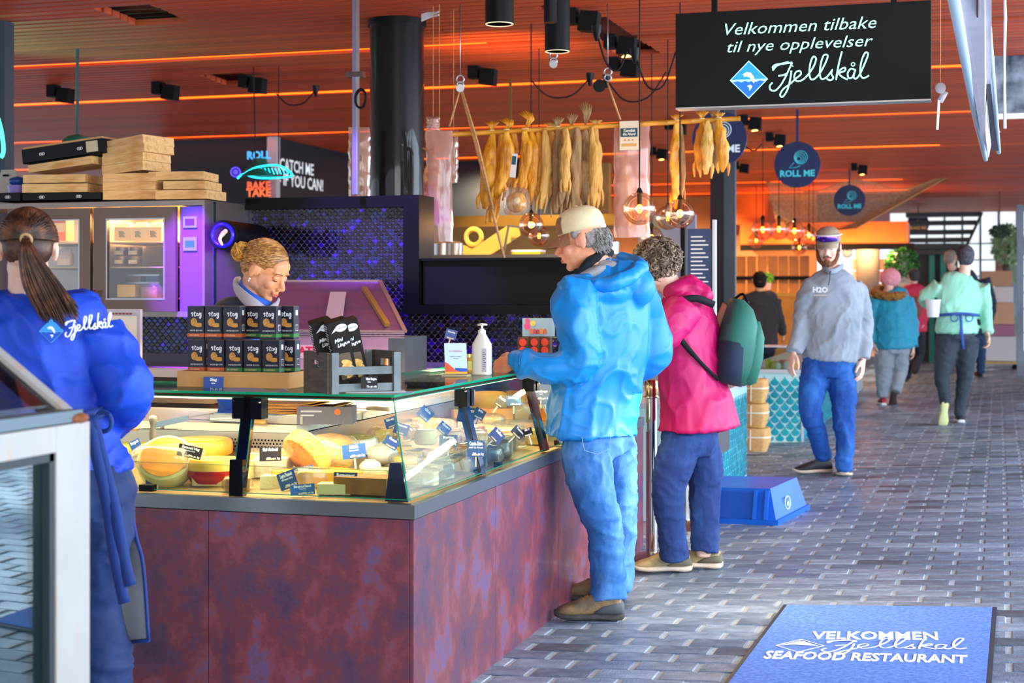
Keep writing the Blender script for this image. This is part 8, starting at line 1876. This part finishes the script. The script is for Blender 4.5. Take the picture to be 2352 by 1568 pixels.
# ================================================================== steel pole with hook left of the column, green dome lamp, neon fish
p = onY(815, 300, 7.9); sp_ = thing('steel_pole', 'slim steel pole with a bracket and coiled black cable left of the column', 'pole', (p.x, 7.95, z1c)); MB().bb(p.x - .016, p.x + .004, 7.9, 7.93, zt + .03, CZ - .03).build('pole', M('pole_lilac', '8A84A8', .35, .6), sp_, w=1); MB().bb(p.x + .005, p.x + .016, 7.9, 7.93, zt + .03, CZ - .03).build('pole_edge', steel, sp_, w=1); q = onY(817, 172, 7.9); MB().box(q, (.10, .05, .03)).build('bracket', chrome, sp_, w=1, bevel=.004)
b = MB(); b.ring(onY(828, 226, 7.85), .052, .007, axis=F3 + R3 * 1.2, n=24); b.ring(onY(829, 228, 7.84), .049, .006, axis=F3 + R3 * 1.1, n=24); b.build('cable_coil', cab_m, sp_, w=1, smooth=True)
q = P(178, 328, 10.6); gl_ = thing('dome_lamp', 'dark teal dome lamp on a rod above the left tray stack', 'lamp', tuple(q)); MB().lathe([(.11, 0), (.10, .02), (.07, .045), (.02, .06), (.001, .061)], n=24).build('shade', M('shade_teal', '0E5A52', .4), gl_, smooth='auto'); MB().cyl((0, 0, .06), (0, 0, CZ - .03 - q.z), .012).build('rod', M('rod_teal', '16323C', .4), gl_)
q = P(600, 398, 11.5); nf = thing('neon_fish', 'glowing turquoise neon fish sign hanging in front of the navy wall', 'sign', tuple(q)); neo = M('neon_cyan', '20C8E8', emis=2.2)
b = MB(); k = 11.5 / F
def N_(x, y_): return P(x, y_, 11.5)
b.tube([N_(560, 400), N_(590, 384), N_(640, 380), N_(672, 402), N_(640, 408), N_(590, 408), N_(560, 400), N_(545, 410)], .008, 6, smooth=4)
for x in range(600, 660, 8): b.tube([N_(x, 386), N_(x + 6, 400)], .004, 5)
b.build('outline', neo, nf, w=1, smooth=True); b = MB(); b.ring(N_(541, 395), .035, .006, axis=F3, n=18); b.sph(N_(541, 395), .02); b.build('round_eye', M('neon_violet', '4A3AE0', emis=1.4), nf, w=1, smooth=True)
b = MB(); b.lathe([(.17, 0), (.06, .10), (.05, .14), (.001, .14)], N_(592, 404) + F3 * .1, 20); b.build('green_shade', M('shade_green', '0E5A48', .4), nf, w=1, smooth='auto'); b = MB(); b.cyl(N_(582, 370) + F3 * .1, V((N_(582, 370).x, N_(582, 370).y, CZ - .02)), .005); b.cyl(N_(640, 380), V((N_(640, 370).x, N_(640, 370).y, CZ - .02)), .004); b.build('wires', cab_m, nf, w=1)
q = P(4, 330, 9.5); o = MB().bb(q.x - .10, q.x + .02, q.y, q.y + .1, zt, CZ - .03).build('steel_pillar', M('pillar_blue', '3A4654', .4, .3)); setp(o, 'grey-blue pillar at the left edge of the picture', 'pillar')
q = P(-2, 300, 9.0); ng = thing('neon_sign', 'green glowing neon tube at the extreme left edge', 'sign', tuple(q)); b = MB(); b.tube([P(-10, 255, 9), P(3, 300, 9), P(8, 345, 9), P(2, 362, 9)], .012, 8, smooth=4); b.build('tube', M('neon_green', '3AF0B0', emis=3), ng, w=1, smooth=True); MB().bb(q.x - .12, q.x - .03, q.y + .02, q.y + .05, 1.9 + .35, 2.75).build('backing', blackm, ng, w=1)
# ================================================================== stanchion, crate, baskets, mat
p = G(1497, 1292); st2 = thing('barrier_post', 'polished steel barrier post on a round base between the two customers', 'post', tuple(p)); hz_ = P(1497, 872, dep(p)).z - p.z
MB().lathe([(.001, 0), (.165, 0), (.165, .012), (.14, .028), (.05, .055), (.03, .06), (.001, .06)], n=40).build('base', M('base_steel', 'B0A098', .25, .95), st2, smooth='auto'); MB().cyl((0, 0, .0601), (0, 0, hz_ * .90), .030, n=28).build('tube', chrome, st2, smooth='auto')
MB().lathe([(.031, hz_ * .901), (.036, hz_ * .91), (.036, hz_ * .985), (.03, hz_), (.001, hz_)], n=28).build('head', M('gold_steel', 'D8B080', .15, 1.0), st2, smooth='auto'); MB().lathe([(.034, hz_ * .90), (.046, hz_ * .905), (.046, hz_ * .91), (.034, hz_ * .912)], n=28).build('collar', chrome, st2, smooth='auto')
p = G(1590, 1240); st3 = dup(st2, tuple(G(1575, 1215)), 0, 'second steel barrier post half hidden behind the legs of the woman in pink')
# blue crate (upside down)
A, B, C3 = G(1600, 1199), G(1782, 1206), G(1852, 1170); fx_ = (B - A).normalized(); sy_ = (C3 - B).normalized(); LX2 = .62; LY2 = (C3 - B).length
cr2 = thing('plastic_crate', 'bright blue plastic crate lying upside down on the paving', 'crate', tuple(B)); blu = M('crate_blue', '0F62D8', .35, var=.08, vs=4); hC = .205
def cq(u, v, z): return B - fx_ * u + sy_ * v + UP * z
ins = .05
b = MB(); base = [(0, 0), (LX2, 0), (LX2, LY2), (0, LY2)]; top = [(ins, ins), (LX2 - ins, ins), (LX2 - ins, LY2 - ins), (ins, LY2 - ins)]
vs = [cq(u, v, .03) for u, v in base] + [cq(u, v, hC) for u, v in top]; b._add(vs, [(0, 1, 2, 3), (7, 6, 5, 4), (0, 4, 5, 1), (1, 5, 6, 2), (2, 6, 7, 3), (3, 7, 4, 0)]); b.build('shell', blu, cr2, w=1, bevel=.008)
b = MB(); vs = [cq(u, v, z) for z in (.0, .03) for u, v in ((-.018, -.018), (LX2 + .018, -.018), (LX2 + .018, LY2 + .018), (-.018, LY2 + .018))]; b._add(vs, [(0, 1, 2, 3), (7, 6, 5, 4), (0, 4, 5, 1), (1, 5, 6, 2), (2, 6, 7, 3), (3, 7, 4, 0)]); b.build('rim', blu, cr2, w=1, bevel=.005)
for u in (.06, .13, .42, .49, .58):
    b = MB(); a0 = cq(u, -.012, .03); a1 = cq(u + .0, ins - .02, hC - .01); b.bar(a0, a1, .022, .02, up=tuple(sy_)); b.build('rib', blu, cr2, w=1, bevel=.003)
b = MB(); b._add([cq(u, v, z) for u, v, z in ((.14, -.005, .035), (.41, -.005, .035), (.41, .035, hC - .02), (.14, .035, hC - .02))], [(0, 1, 2, 3)]); b.build('recess', M('crate_recess_shade', '0A50B8', .4), cr2, w=1)  # flat sheet, shade of the recess put into its darker blue
em = (cq(-.0, LY2 * .38, hC * .46)); nrm = fx_; b = MB();
b = MB(); b.ring(cq(.022 - .012, LY2 * .42, hC * .46), .038, .005, axis=fx_, n=20, m=5); b.sph(cq(.022 - .008, LY2 * .44, hC * .42), (.008, .025, .018), 12, 8); b.build('oval_emblem', M('emblem_pale', 'B8D0F0', .5), cr2, w=1)
# mat
cs4 = [G(1808, 1396), G(2279, 1402), G(2262, 1600), G(1652, 1606)]
u_ = (cs4[1] - cs4[0]).normalized();
mt = thing('door_mat', 'blue entrance mat with white welcome lettering at the lower right', 'mat', tuple(cs4[3]))
matm = ramp_mat('mat_blue', [(.3, '4A70C8'), (.5, '5A84DA'), (.7, '6E98E8')], 60, .95, .5, 400)
ext = [cs4[0], cs4[1], cs4[1] + (cs4[2] - cs4[1]) * 1.0, cs4[3]]
b = MB(); b.poly([v + UP * .009 for v in (cs4[3], cs4[2], cs4[1], cs4[0])], (0, 0, .006)); b.build('pile', matm, mt, w=1, bevel=.002)
cen = sum(cs4, V()) / 4; b = MB(); b.poly([cen + (v - cen) * 1.045 + UP * .003 for v in (cs4[3], cs4[2], cs4[1], cs4[0])], (0, 0, .006)); b.build('rubber_border', M('rubber_dark', '2E3440', .6), mt, w=1, bevel=.002)
wm = M('mat_print', 'F4F8FF', .9)
def onmat(px, py): p = G(px, py); p.z += .0162; return p
def matline(s, px0, py0, px1, py1, hpx, bold=.004):
    A, B = onmat(px0, py0), onmat(px1, py1); C1, C2 = onmat((px0 + px1) / 2, (py0 + py1) / 2 + hpx / 2), onmat((px0 + px1) / 2, (py0 + py1) / 2 - hpx / 2)
    fit(s, A, B, (C2 - C1).length, wm, B - A, F3, mt, bold=bold, ext=.0008)
matline('VELKOMMEN', 1868, 1469, 2155, 1471, 17); matline('SEAFOOD RESTAURANT', 1757, 1514, 2220, 1525, 17)
A, B = onmat(1888, 1502), onmat(2222, 1505); hm_ = (onmat(2050, 1478) - onmat(2050, 1508)).length; Lw = (B - A).length
m_ = frame_m(A, B - A, F3) @ Matrix.Diagonal((Lw / 1.04, hm_ / .40, 1, 1)); strokes(SCRIPT, m_, .0048, wm, mt, 'script_lettering', .0008)
c = onmat(1837, 1492); k = (onmat(1890, 1492) - onmat(1782, 1490)).length / 2; ky = (onmat(1837, 1478) - onmat(1837, 1506)).length / 2
m_ = frame_m(c, B - A, F3); b = MB(); pts = [m_ @ V(q) for q in ((-k, 0, 0), (0, -ky, 0), (k, 0, 0), (0, ky, 0), (-k, 0, 0))]; b.tube(pts, [(.0008, .004)] * 5, 6, sidev=UP); b.poly([m_ @ V((x * k, y_ * ky, .0003)) for x, y_ in ((-.8, .0), (-.3, .15), (.2, .05), (.8, -.02), (0, .8))]); b.build('emblem', wm, mt, w=1)
# ---- teal tiled counters
teal = [M('tile_teal', '0AA0B4', .25, coat=.5), M('tile_teal_deep', '0890A6', .25, coat=.5), M('tile_turquoise', '18ACBC', .25, coat=.5)]; tgrout = M('tile_grout', 'B8E4E4', .6); alu = M('alu_trim', 'D0D6DE', .4, .3)
t1 = thing('tiled_counter', 'low counter clad in turquoise scale tiles behind the woman in pink', 'counter', (-1.6, 8.9, 0))
e1 = onX(1717, 1090, -1.6).y; top1 = onX(1717, 884, -1.6).z; s1 = 8.95
MB().bb(-2.2, -1.606, s1, e1, 0, top1).build('body', tgrout, t1, w=1); scale_tiles(t1, (-1.605, s1, 0.01), (0, 1, 0), e1 - s1, top1 - .05, .088, .054, teal, (4, 3, 2), .005, 220, gap=.16, seed=8)
MB().bb(-2.22, -1.59, s1 - .01, e1 + .01, top1 + .001, top1 + .03).build('top_trim', alu, t1, w=1)
MB().bb(-1.598, -1.588, onX(1655, 1000, -1.6).y - .5, onX(1672, 1000, -1.6).y, .30, .50).build('steel_hatch', steel, t1, w=1)
cpt = G(1845, 1015); X2 = cpt.x; Y2 = cpt.y; top2 = P(1845, 858, dep(cpt)).z; Y2e = onX(1968, 920, X2).y
t2 = thing('tiled_counter', 'turquoise scale-tiled counter with a pale top beside the bearded man', 'counter', (X2, Y2, 0)); xl2 = onY(1757, 900, Y2).x
MB().bb(X2 - .62, X2 - .006, Y2 + .006, Y2e, 0, top2).build('body', tgrout, t2, w=1); MB().bb(-2.9, X2 - .621, Y2 + .006, Y2 + .5, 0, top2).build('back_body', tgrout, t2, w=1)
scale_tiles(t2, (xl2 - .05, Y2 + .005, .01), (1, 0, 0), X2 - xl2 + .05 - .02, top2 - .03, .093, .057, teal, (4, 3, 2), .005, 160, gap=.16, seed=9); scale_tiles(t2, (X2 - .005, Y2 + .02, .01), (0, 1, 0), Y2e - Y2 - .02, top2 - .03, .093, .057, teal, (4, 3, 2), .005, 140, gap=.16, seed=10)
MB().bb(-2.9, X2 + .01, Y2 - .01, Y2 + .5, top2 + .001, top2 + .035).build('top_trim', alu, t2, w=1); MB().bb(X2 - .62, X2 + .01, Y2 + .501, Y2e + 1.2, top2 + .001, top2 + .035).build('long_trim', alu, t2, w=1)
MB().bb(X2 - .018, X2 + .002, Y2 - .002, Y2 + .018, 0, top2).build('corner_trim', alu, t2, w=1); MB().bb(X2 - .62, X2, Y2e + .001, Y2e + 1.2, 0, top2).build('white_end', alu, t2, w=1)
# glass guard and food on top of the second counter
gz = top2 + .036
MB().bb(xl2 - .1, X2 - .01, Y2 + .02, Y2 + .026, gz, gz + .20).build('front_glass', MG('case_glass2', 'E0F4F8', refl=.05), t2, w=1); MB().bb(xl2 - .1, X2 - .01, Y2 + .02, Y2 + .4, gz + .201, gz + .212).build('glass_top', alu, t2, w=1)
rr = random.Random(17); cols = ['E8C040', 'E89040', 'F0E0C0', 'D86A3A', 'E8D8A0', 'F0B040']; names = ['yellow', 'orange', 'cream', 'rust red', 'pale straw', 'amber']
for i in range(12):
    x = xl2 + .02 + (i % 6) * (X2 - xl2 - .1) / 6; y_ = Y2 + .10 + (i // 6) * .13; c_ = cols[(i * 5) % 6]
    if (i * 5) % 6 in (0, 3): o = MB().box((x, y_, gz + .04 + .02 * (i % 3)), (.05, .05, .08 + .04 * (i % 3))).build('food_box', M('food_' + c_, c_, .6, var=.1, vs=30), bevel=.006, smooth='auto'); nm = 'box'
    else: o = MB().lathe([(.001, 0), (.04, 0), (.048, .03), (.03, .06), (.001, .065)], (x, y_, gz + .001), 14).build('food_portion', M('food_' + c_, c_, .6, var=.1, vs=30), smooth='auto'); nm = 'portion'
    setp(o, '%s food %s, %s row, place %s from the left on the turquoise counter' % (names[(i * 5) % 6], nm, 'front' if i < 6 else 'back', ['one', 'two', 'three', 'four', 'five', 'six'][i % 6]), 'food', 'food on the second turquoise counter')
# baskets
bk = M('basket_tan', 'D8A868', .8, var=.12, vs=30, bump=.5, bs=60, stretch=(1, 1, 3)); bp_ = G(1742, 1040)
for i, lb in enumerate(('lowest of three tan woven crates between the turquoise counters', 'middle one of three tan woven crates between the turquoise counters', 'topmost of three tan woven crates between the turquoise counters')):
    h_ = .205; w_ = [.125, .108, .105][i]; t = thing('woven_crate', lb, 'crate', (bp_.x - .04, bp_.y + .15, fz(bp_.x) + i * (h_ + .006)), group='tan woven crates stacked between the counters')
    b = MB(); b.loft([rb(0, w_ * .72, .10), rb(h_ * .5, w_ * 1.0, .13), rb(h_ * .8, w_ * .98, .13), rb(h_, w_ * .92, .12)]); b.build('body', bk, t, smooth='auto')
    b = MB(); b.loft([rb(h_ * .60, w_ * 1.02, .133), rb(h_ * .66, w_ * 1.02, .133)], cap=False); b.build('strap', M('strap_white', 'F0ECE4', .6), t, smooth='auto'); MB().bb(-w_ * .3, -w_ * .2, -.136, -.130, .02, h_ - .01).build('strap', MC['strap_white'], t)
# ================================================================== right side: awning boards, paddle, cord
X_ = .0
def awn(ptsL, label, col, th=.03): pass
a0, a1, a2, a3 = P(2186, -40, 4.6), P(2264, 368, 8.2), P(2270, 300, 8.2), P(2270, -40, 4.6)
aw = thing('folded_awning', 'white folded awning board slanting down at the top right', 'awning', tuple(a1)); b = MB(); b.poly([P(2192, -40, 4.6), P(2262, 362, 8.2), P(2268, 330, 8.2), P(2262, -40, 4.6)], (.02, 0, 0)); b.build('board', M('awning_white', 'D6CCD2', .6, var=.05), aw, w=1)
b = MB(); b.tube([P(2184, -40, 4.55), P(2240, 262, 7.0), P(2264, 366, 8.2)], [.020, .017, .012], 10); b.build('front_tube', M('tube_blue', 'B8D0E0', .35, .3), aw, w=1, smooth=True); b = MB(); b.tube([P(2246, -40, 4.55), P(2243, 200, 6.5), P(2240, 255, 7.0)], .004, 5); b.build('seam_cord', M('cord_maroon', '5A2028', .7), aw, w=1)
aw2 = thing('awning_arm', 'grey folding awning arm with pale clips at the top right', 'awning arm', tuple(P(2290, 300, 7.5))); b = MB(); b.bar(P(2262, 40, 5.4), P(2286, 342, 7.8), .035, .02); b.build('arm', M('arm_grey', '6A646C', .5, .4), aw2, w=1); b = MB(); b.tube([P(2268, 30, 5.3), P(2294, 350, 7.9)], .011, 8); b.build('tube', MC['tube_blue'], aw2, w=1, smooth=True)
for y_, x_ in ((168, 2270), (242, 2277), (303, 2284)): MB().ring(P(x_, y_, 5.4 + (y_ - 40) / 302 * 2.4), .024, .004, axis=UP, n=14).build('clip', white, aw2, w=1)
pd = thing('paddle', 'pale grey paddle shaped tag hanging right of the black sign', 'tag', tuple(P(2160, 215, 6.4))); b = MB(); b.sph(P(2160, 202, 6.4), (.022, .006, .024), 14, 10); b.box(P(2165, 222, 6.4), (.026, .006, .05), (0, .5, 0)); b.build('blade', M('paddle_grey', 'B8B4B8', .5), pd, w=1, smooth=True); b = MB(); b.bar(P(2157, 230, 6.4), P(2153, 298, 6.4), .010, .006); b.build('stem', white, pd, w=1)
b = MB(); b.cyl(P(2160, 192, 6.4), V((P(2160, 192, 6.4).x, P(2160, 192, 6.4).y, CZ - .02)), .0015, n=5); b.build('thread', ropem, pd, w=1)
cd = MB().tube([P(2307, -20, 5.4), P(2309, 40, 5.4), P(2307, 150, 5.4), P(2308, 295, 5.4)], [.005, .006, .004, .006], 6).build('pull_cord', white, smooth=True); setp(cd, 'white pull cord hanging at the top right corner', 'cord')
# ================================================================== far end of the arcade
glow = M('far_sky_glass', 'F2F8FC', .3, emis=.9)
YE2 = 34.0
ffc = M('far_frame', '2E4450', .5);
x0_, x1_ = onY(2088, 600, YE2).x, onY(2420, 600, YE2).x
end = thing('far_facade', 'bright glazed end wall with dark frames far down the arcade', 'facade', (x0_, YE2, 0)); ze1 = CZ
MB().bb(x0_ - .4, x1_ + 3, YE2 + .02, YE2 + .05, 0, CZ + .3).build('glazing', M('far_glazing', 'E4EEF2', .2, emis=.8), end, w=1)  # daylight outside is put into the panes as a glow
for i in range(9): x = x0_ + (x1_ - x0_) * i / 8; MB().bb(x - .025, x + .025, YE2 - .03, YE2 + .015, 0, CZ).build('mullion', M('mullion_pale', '9AB0B8', .5), end, w=1)
for z_ in (.5, 1.0, 1.35, 1.7, 2.05, 2.4): MB().bb(x0_, x1_ + 2, YE2 - .02, YE2 + .01, z_, z_ + .03).build('rail', M('mullion_pale', '9AB0B8', .5), end, w=1)
z_ = onY(2150, 568, 30).z
for px, s_ in ((2134, 'left'), (2160, 'right')): a = onY(px, 700, 30); setp(MB().bb(a.x, a.x + .10, 30, 30.1, 0, z_).build('door_post', M('post_teal', '0E8A80', .5)), s_ + ' teal door post beneath the far staircase', 'post')
a, c2 = onY(2060, 700, 30.3), onY(2200, 700, 30.3); o = MB().bb(a.x, c2.x, 30.3, 30.5, 0, onY(2150, 560, 30.3).z).build('dark_doorway', M('doorway_dark', '2A3A42', .6)); setp(o, 'dark doorway wall below the far staircase', 'wall panel')
sc_ = thing('staircase', 'dark steel open staircase crossing the bright end of the arcade', 'staircase', tuple(onY(2160, 540, 29)))
for i, y_ in enumerate((492, 511, 532, 550, 566, 578)):
    a, c2 = onY(2080 + i * 2, y_, 29), onY(2252 - i * 9, y_, 29); MB().bb(a.x, c2.x, 29, 29.3, a.z - .05, a.z + .03).build('tread', M('tread_dark', '1E3038', .5), sc_, w=1)
b = MB(); b.bar(onY(2256, 488, 28.95), onY(2208, 590, 28.95), .10, .05); b.build('stringer', MC['tread_dark'], sc_, w=1)
# brick red and green shapes outside, seen through the open right side
for (px0, px1, py0, py1, Y_, col_, nm, lb) in ((2286, 2312, 560, 720, 33.5, 'C87A70', 'brick_facade', 'reddish facade strip far off at the right'), (2310, 2350, 540, 650, 33.6, 'A8BCA0', 'green_hedge', 'blurred green hedge far off at the right'), (2336, 2352, 470, 880, 24, '8A98A8', 'door_leaf', 'grey door leaf edge at the right border of the picture')):
    a, c2 = onY(px0, py1, Y_), onY(px1, py0, Y_); o = MB().bb(a.x, c2.x, Y_, Y_ + .1, fz(a.x), c2.z).build(nm, M('far_' + nm, col_, .7, var=.15, vs=2)); setp(o, lb, 'background')
# window opening high at the right
a, c2 = onX(2285, 262, 1.3) if False else P(2284, 262, 11), P(2370, 80, 11)
wn = thing('side_window', 'window with pale frame and dark foliage high at the right edge', 'window', tuple(a)); y_ = a.y
MB().bb(a.x, c2.x + .2, y_, y_ + .02, a.z, c2.z).build('pane', M('pane_reflect', 'A8BCCC', .1, .3, col2='3A4A5A', vs=6), wn, w=1); MB().bb(a.x - .02, c2.x + .2, y_ - .02, y_, a.z - .04, a.z).build('sill', white, wn, w=1); MB().bb(a.x - .02, a.x, y_ - .02, y_, a.z, c2.z).build('side_frame', white, wn, w=1); MB().bb(a.x - .02, c2.x + .2, y_ - .02, y_, c2.z, c2.z + .03).build('head_frame', white, wn, w=1)
# ---- kitchen furniture beyond the turquoise counter
kx = [-5.6, -2.7]
hd2 = thing('copper_hood', 'long glowing copper extractor hood over the far kitchen', 'hood', (-3.5, 26, 2.4)); za, zb3 = onY(1950, 560, 26).z, onY(1950, 510, 26).z
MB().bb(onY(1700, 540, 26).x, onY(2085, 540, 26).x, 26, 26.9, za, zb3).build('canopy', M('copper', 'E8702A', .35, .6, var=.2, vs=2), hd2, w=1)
MB().bb(onY(1700, 560, 25.9).x, onY(2100, 560, 25.9).x, 25.9, 25.98, za - .10, za).build('dark_edge', blackm, hd2, w=1); MB().bb(-4.2, -3.4, 26.2, 26.7, zb3 + .001, CZ - .025).build('duct', MC['copper'], hd2, w=1)
lamp('AREA', (onY(1900, 540, 25.5).x, 25.0, 2.0), 60, (1, .5, .2), 2.2, (onY(1900, 540, 26).x, 26.5, 2.7), .3, name='hood_light')
a, c2 = onY(1690, 650, 24), onY(1860, 650, 24)
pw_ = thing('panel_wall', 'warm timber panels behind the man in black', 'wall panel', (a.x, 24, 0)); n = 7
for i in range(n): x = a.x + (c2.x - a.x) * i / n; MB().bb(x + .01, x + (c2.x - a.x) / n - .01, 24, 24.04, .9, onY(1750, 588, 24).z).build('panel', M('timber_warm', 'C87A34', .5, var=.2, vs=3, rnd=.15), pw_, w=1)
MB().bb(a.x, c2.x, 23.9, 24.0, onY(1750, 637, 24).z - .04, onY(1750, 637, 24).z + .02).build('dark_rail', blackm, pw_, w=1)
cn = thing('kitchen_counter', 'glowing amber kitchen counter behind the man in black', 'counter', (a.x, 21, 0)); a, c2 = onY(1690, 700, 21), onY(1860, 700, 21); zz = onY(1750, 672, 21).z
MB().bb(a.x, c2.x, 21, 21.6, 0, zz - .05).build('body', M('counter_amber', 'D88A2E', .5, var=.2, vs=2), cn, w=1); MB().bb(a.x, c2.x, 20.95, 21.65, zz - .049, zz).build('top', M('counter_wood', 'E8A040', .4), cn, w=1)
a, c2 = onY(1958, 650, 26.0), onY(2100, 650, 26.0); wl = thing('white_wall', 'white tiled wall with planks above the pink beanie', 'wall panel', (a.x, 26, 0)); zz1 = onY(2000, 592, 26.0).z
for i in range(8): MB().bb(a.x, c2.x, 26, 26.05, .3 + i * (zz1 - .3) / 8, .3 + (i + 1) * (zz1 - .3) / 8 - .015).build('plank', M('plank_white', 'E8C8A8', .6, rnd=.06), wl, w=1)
def foliage(name, c, r, n, cols, label, pot=None, zsc=1.0, leaf=.05):
    t = thing(name, label, 'plant', tuple(c)); rr = random.Random(n); b = MB()
    for k in range(n):
        v = V((rr.gauss(0, 1), rr.gauss(0, 1), rr.gauss(0, 1))).normalized() * r * rr.uniform(.5, 1) ** .5; p = V(c) + V((v.x, v.y, v.z * zsc)); a_ = V((rr.gauss(0, 1), rr.gauss(0, 1), rr.gauss(0, .6))).normalized() * leaf; d_ = a_.cross(V((rr.gauss(0, 1), rr.gauss(0, 1), rr.gauss(0, 1)))).normalized() * leaf * .35
        b.mi = rr.randrange(len(cols)); b._add([p - a_, p + d_, p + a_, p - d_], [(0, 1, 2, 3)])
    o = b.build('leaves', [M('leaf_' + q, q, .6) for q in cols], t, w=1); o['kind'] = 'stuff'
    if pot: pr, ph, pc_ = pot; MB().lathe([(.001, 0), (pr * .8, 0), (pr, ph), (.001, ph)], V(c) - UP * (r * zsc + ph * .7), 16).build('pot', M('pot_' + pc_, pc_, .6), t, w=1, smooth='auto')
    b = MB(); b.cyl(V(c) - UP * r * zsc, V(c) if pot or name == 'far_tree' else V((c[0], c[1], CZ - .03)), r * .06); b.build('stem', M('stem_brown', '5A4A2A', .8), t, w=1)
    return t
foliage('bushy_plant', onY(2072, 606, 25.2), .27, 900, ['2E8A34', '3EA03E', '1E6A2C'], 'bushy bright green plant beyond the pink beanie', (.15, 1.5, 'C8C0B0')); foliage('herb_pot', V((onY(1762, 645, 21.3).x, 21.3, zz + .20)), .09, 160, ['5AB02E', '7AC83A'], 'small bright green herb pot beside the head of the man in black', (.06, .1, 'E0D0C0'), leaf=.03); foliage('herb_trough', onY(1993, 628, 25.5), .16, 300, ['3E8A3A', '2A6A2C'], 'low green herbs in a trough left of the pink beanie', (.2, 1.55, '8A8078'), .45)
foliage('hanging_plant', onY(2296, 532, 27), .17, 300, ['3A5A4A', '4A6A56'], 'dark hanging plant basket near the far right', None, .7); foliage('far_tree', V((onY(2318, 560, 32).x, 32.5, onY(2318, 560, 32).z)), .36, 700, ['A8C890', 'C0D8A8', '98B888'], 'pale green blurred tree outside at the far right', None, 1.2, .08)
# far off passers-by and a parcel trolley
d0 = 31; ft = onZ(2310, 830, .0)
f9, _ = figure('distant pale figure standing far off at the right end', 31, skinC, R3, J(2310, 617), F3, 1.0, J(2310, 640), [J(2310, 638), J(2310, 655), J(2311, 690), J(2311, 730)], [(.11, .09), (.21, .12), (.22, .13), (.21, .13)], [[J(2293, 655), J(2289, 690), J(2291, 720)], [J(2328, 655), J(2332, 690), J(2330, 720)]], [.075, .07, .06, .05], [[J(2304, 735), J(2304, 780), J(2304, 815)], [J(2318, 735), J(2318, 780), J(2318, 815)]], [.1, .09, .07, .06, .06], cloth('coat_mist', '8494A4', None, .8), 'coat', cloth('trousers_mist', '6A7A8A', None, .8), hair=M('hair_mist', '6A5A50', .8), root=(J(2310, 815).x, J(2310, 815).y, fz(J(2310, 815).x)), shoes=[(J(2304, 820), F3, 0), (J(2318, 820), F3, 0)], shoem=MC['shoe_dark'], solem=MC['sole_dark'])
tr2 = thing('parcel_trolley', 'trolley stacked with brown boxes and a pink crate behind the woman in green', 'trolley', tuple(G(2290, 850))); q = G(2290, 850);
for i, (z_, h_, c_) in enumerate(((.15, .40, 'D8DCE0'), (.56, .18, 'B07A98'), (.75, .35, 'D8B088'), (1.11, .25, 'E8E4E0'), (1.37, .25, 'C8A078'))): MB().box((q.x, q.y + .3, q.z + z_ + h_ / 2), (.60 - .03 * i, .5, h_)).build('parcel', M('parcel_' + c_, c_, .7), tr2, w=1, bevel=.01)
b = MB(); b.box((q.x, q.y + .3, q.z + .12), (.7, .6, .04)); b.bar((q.x + .36, q.y + .05, q.z + .1), (q.x + .36, q.y + .05, q.z + 1.2), .03); b.build('frame', M('trolley_yellow', 'C8A86A', .5), tr2, w=1)
for sx_ in (-.28, .28): MB().cyl((q.x + sx_, q.y + .05, q.z + .05), (q.x + sx_, q.y + .09, q.z + .05), .05, n=14).build('wheel', blackm, tr2, w=1)
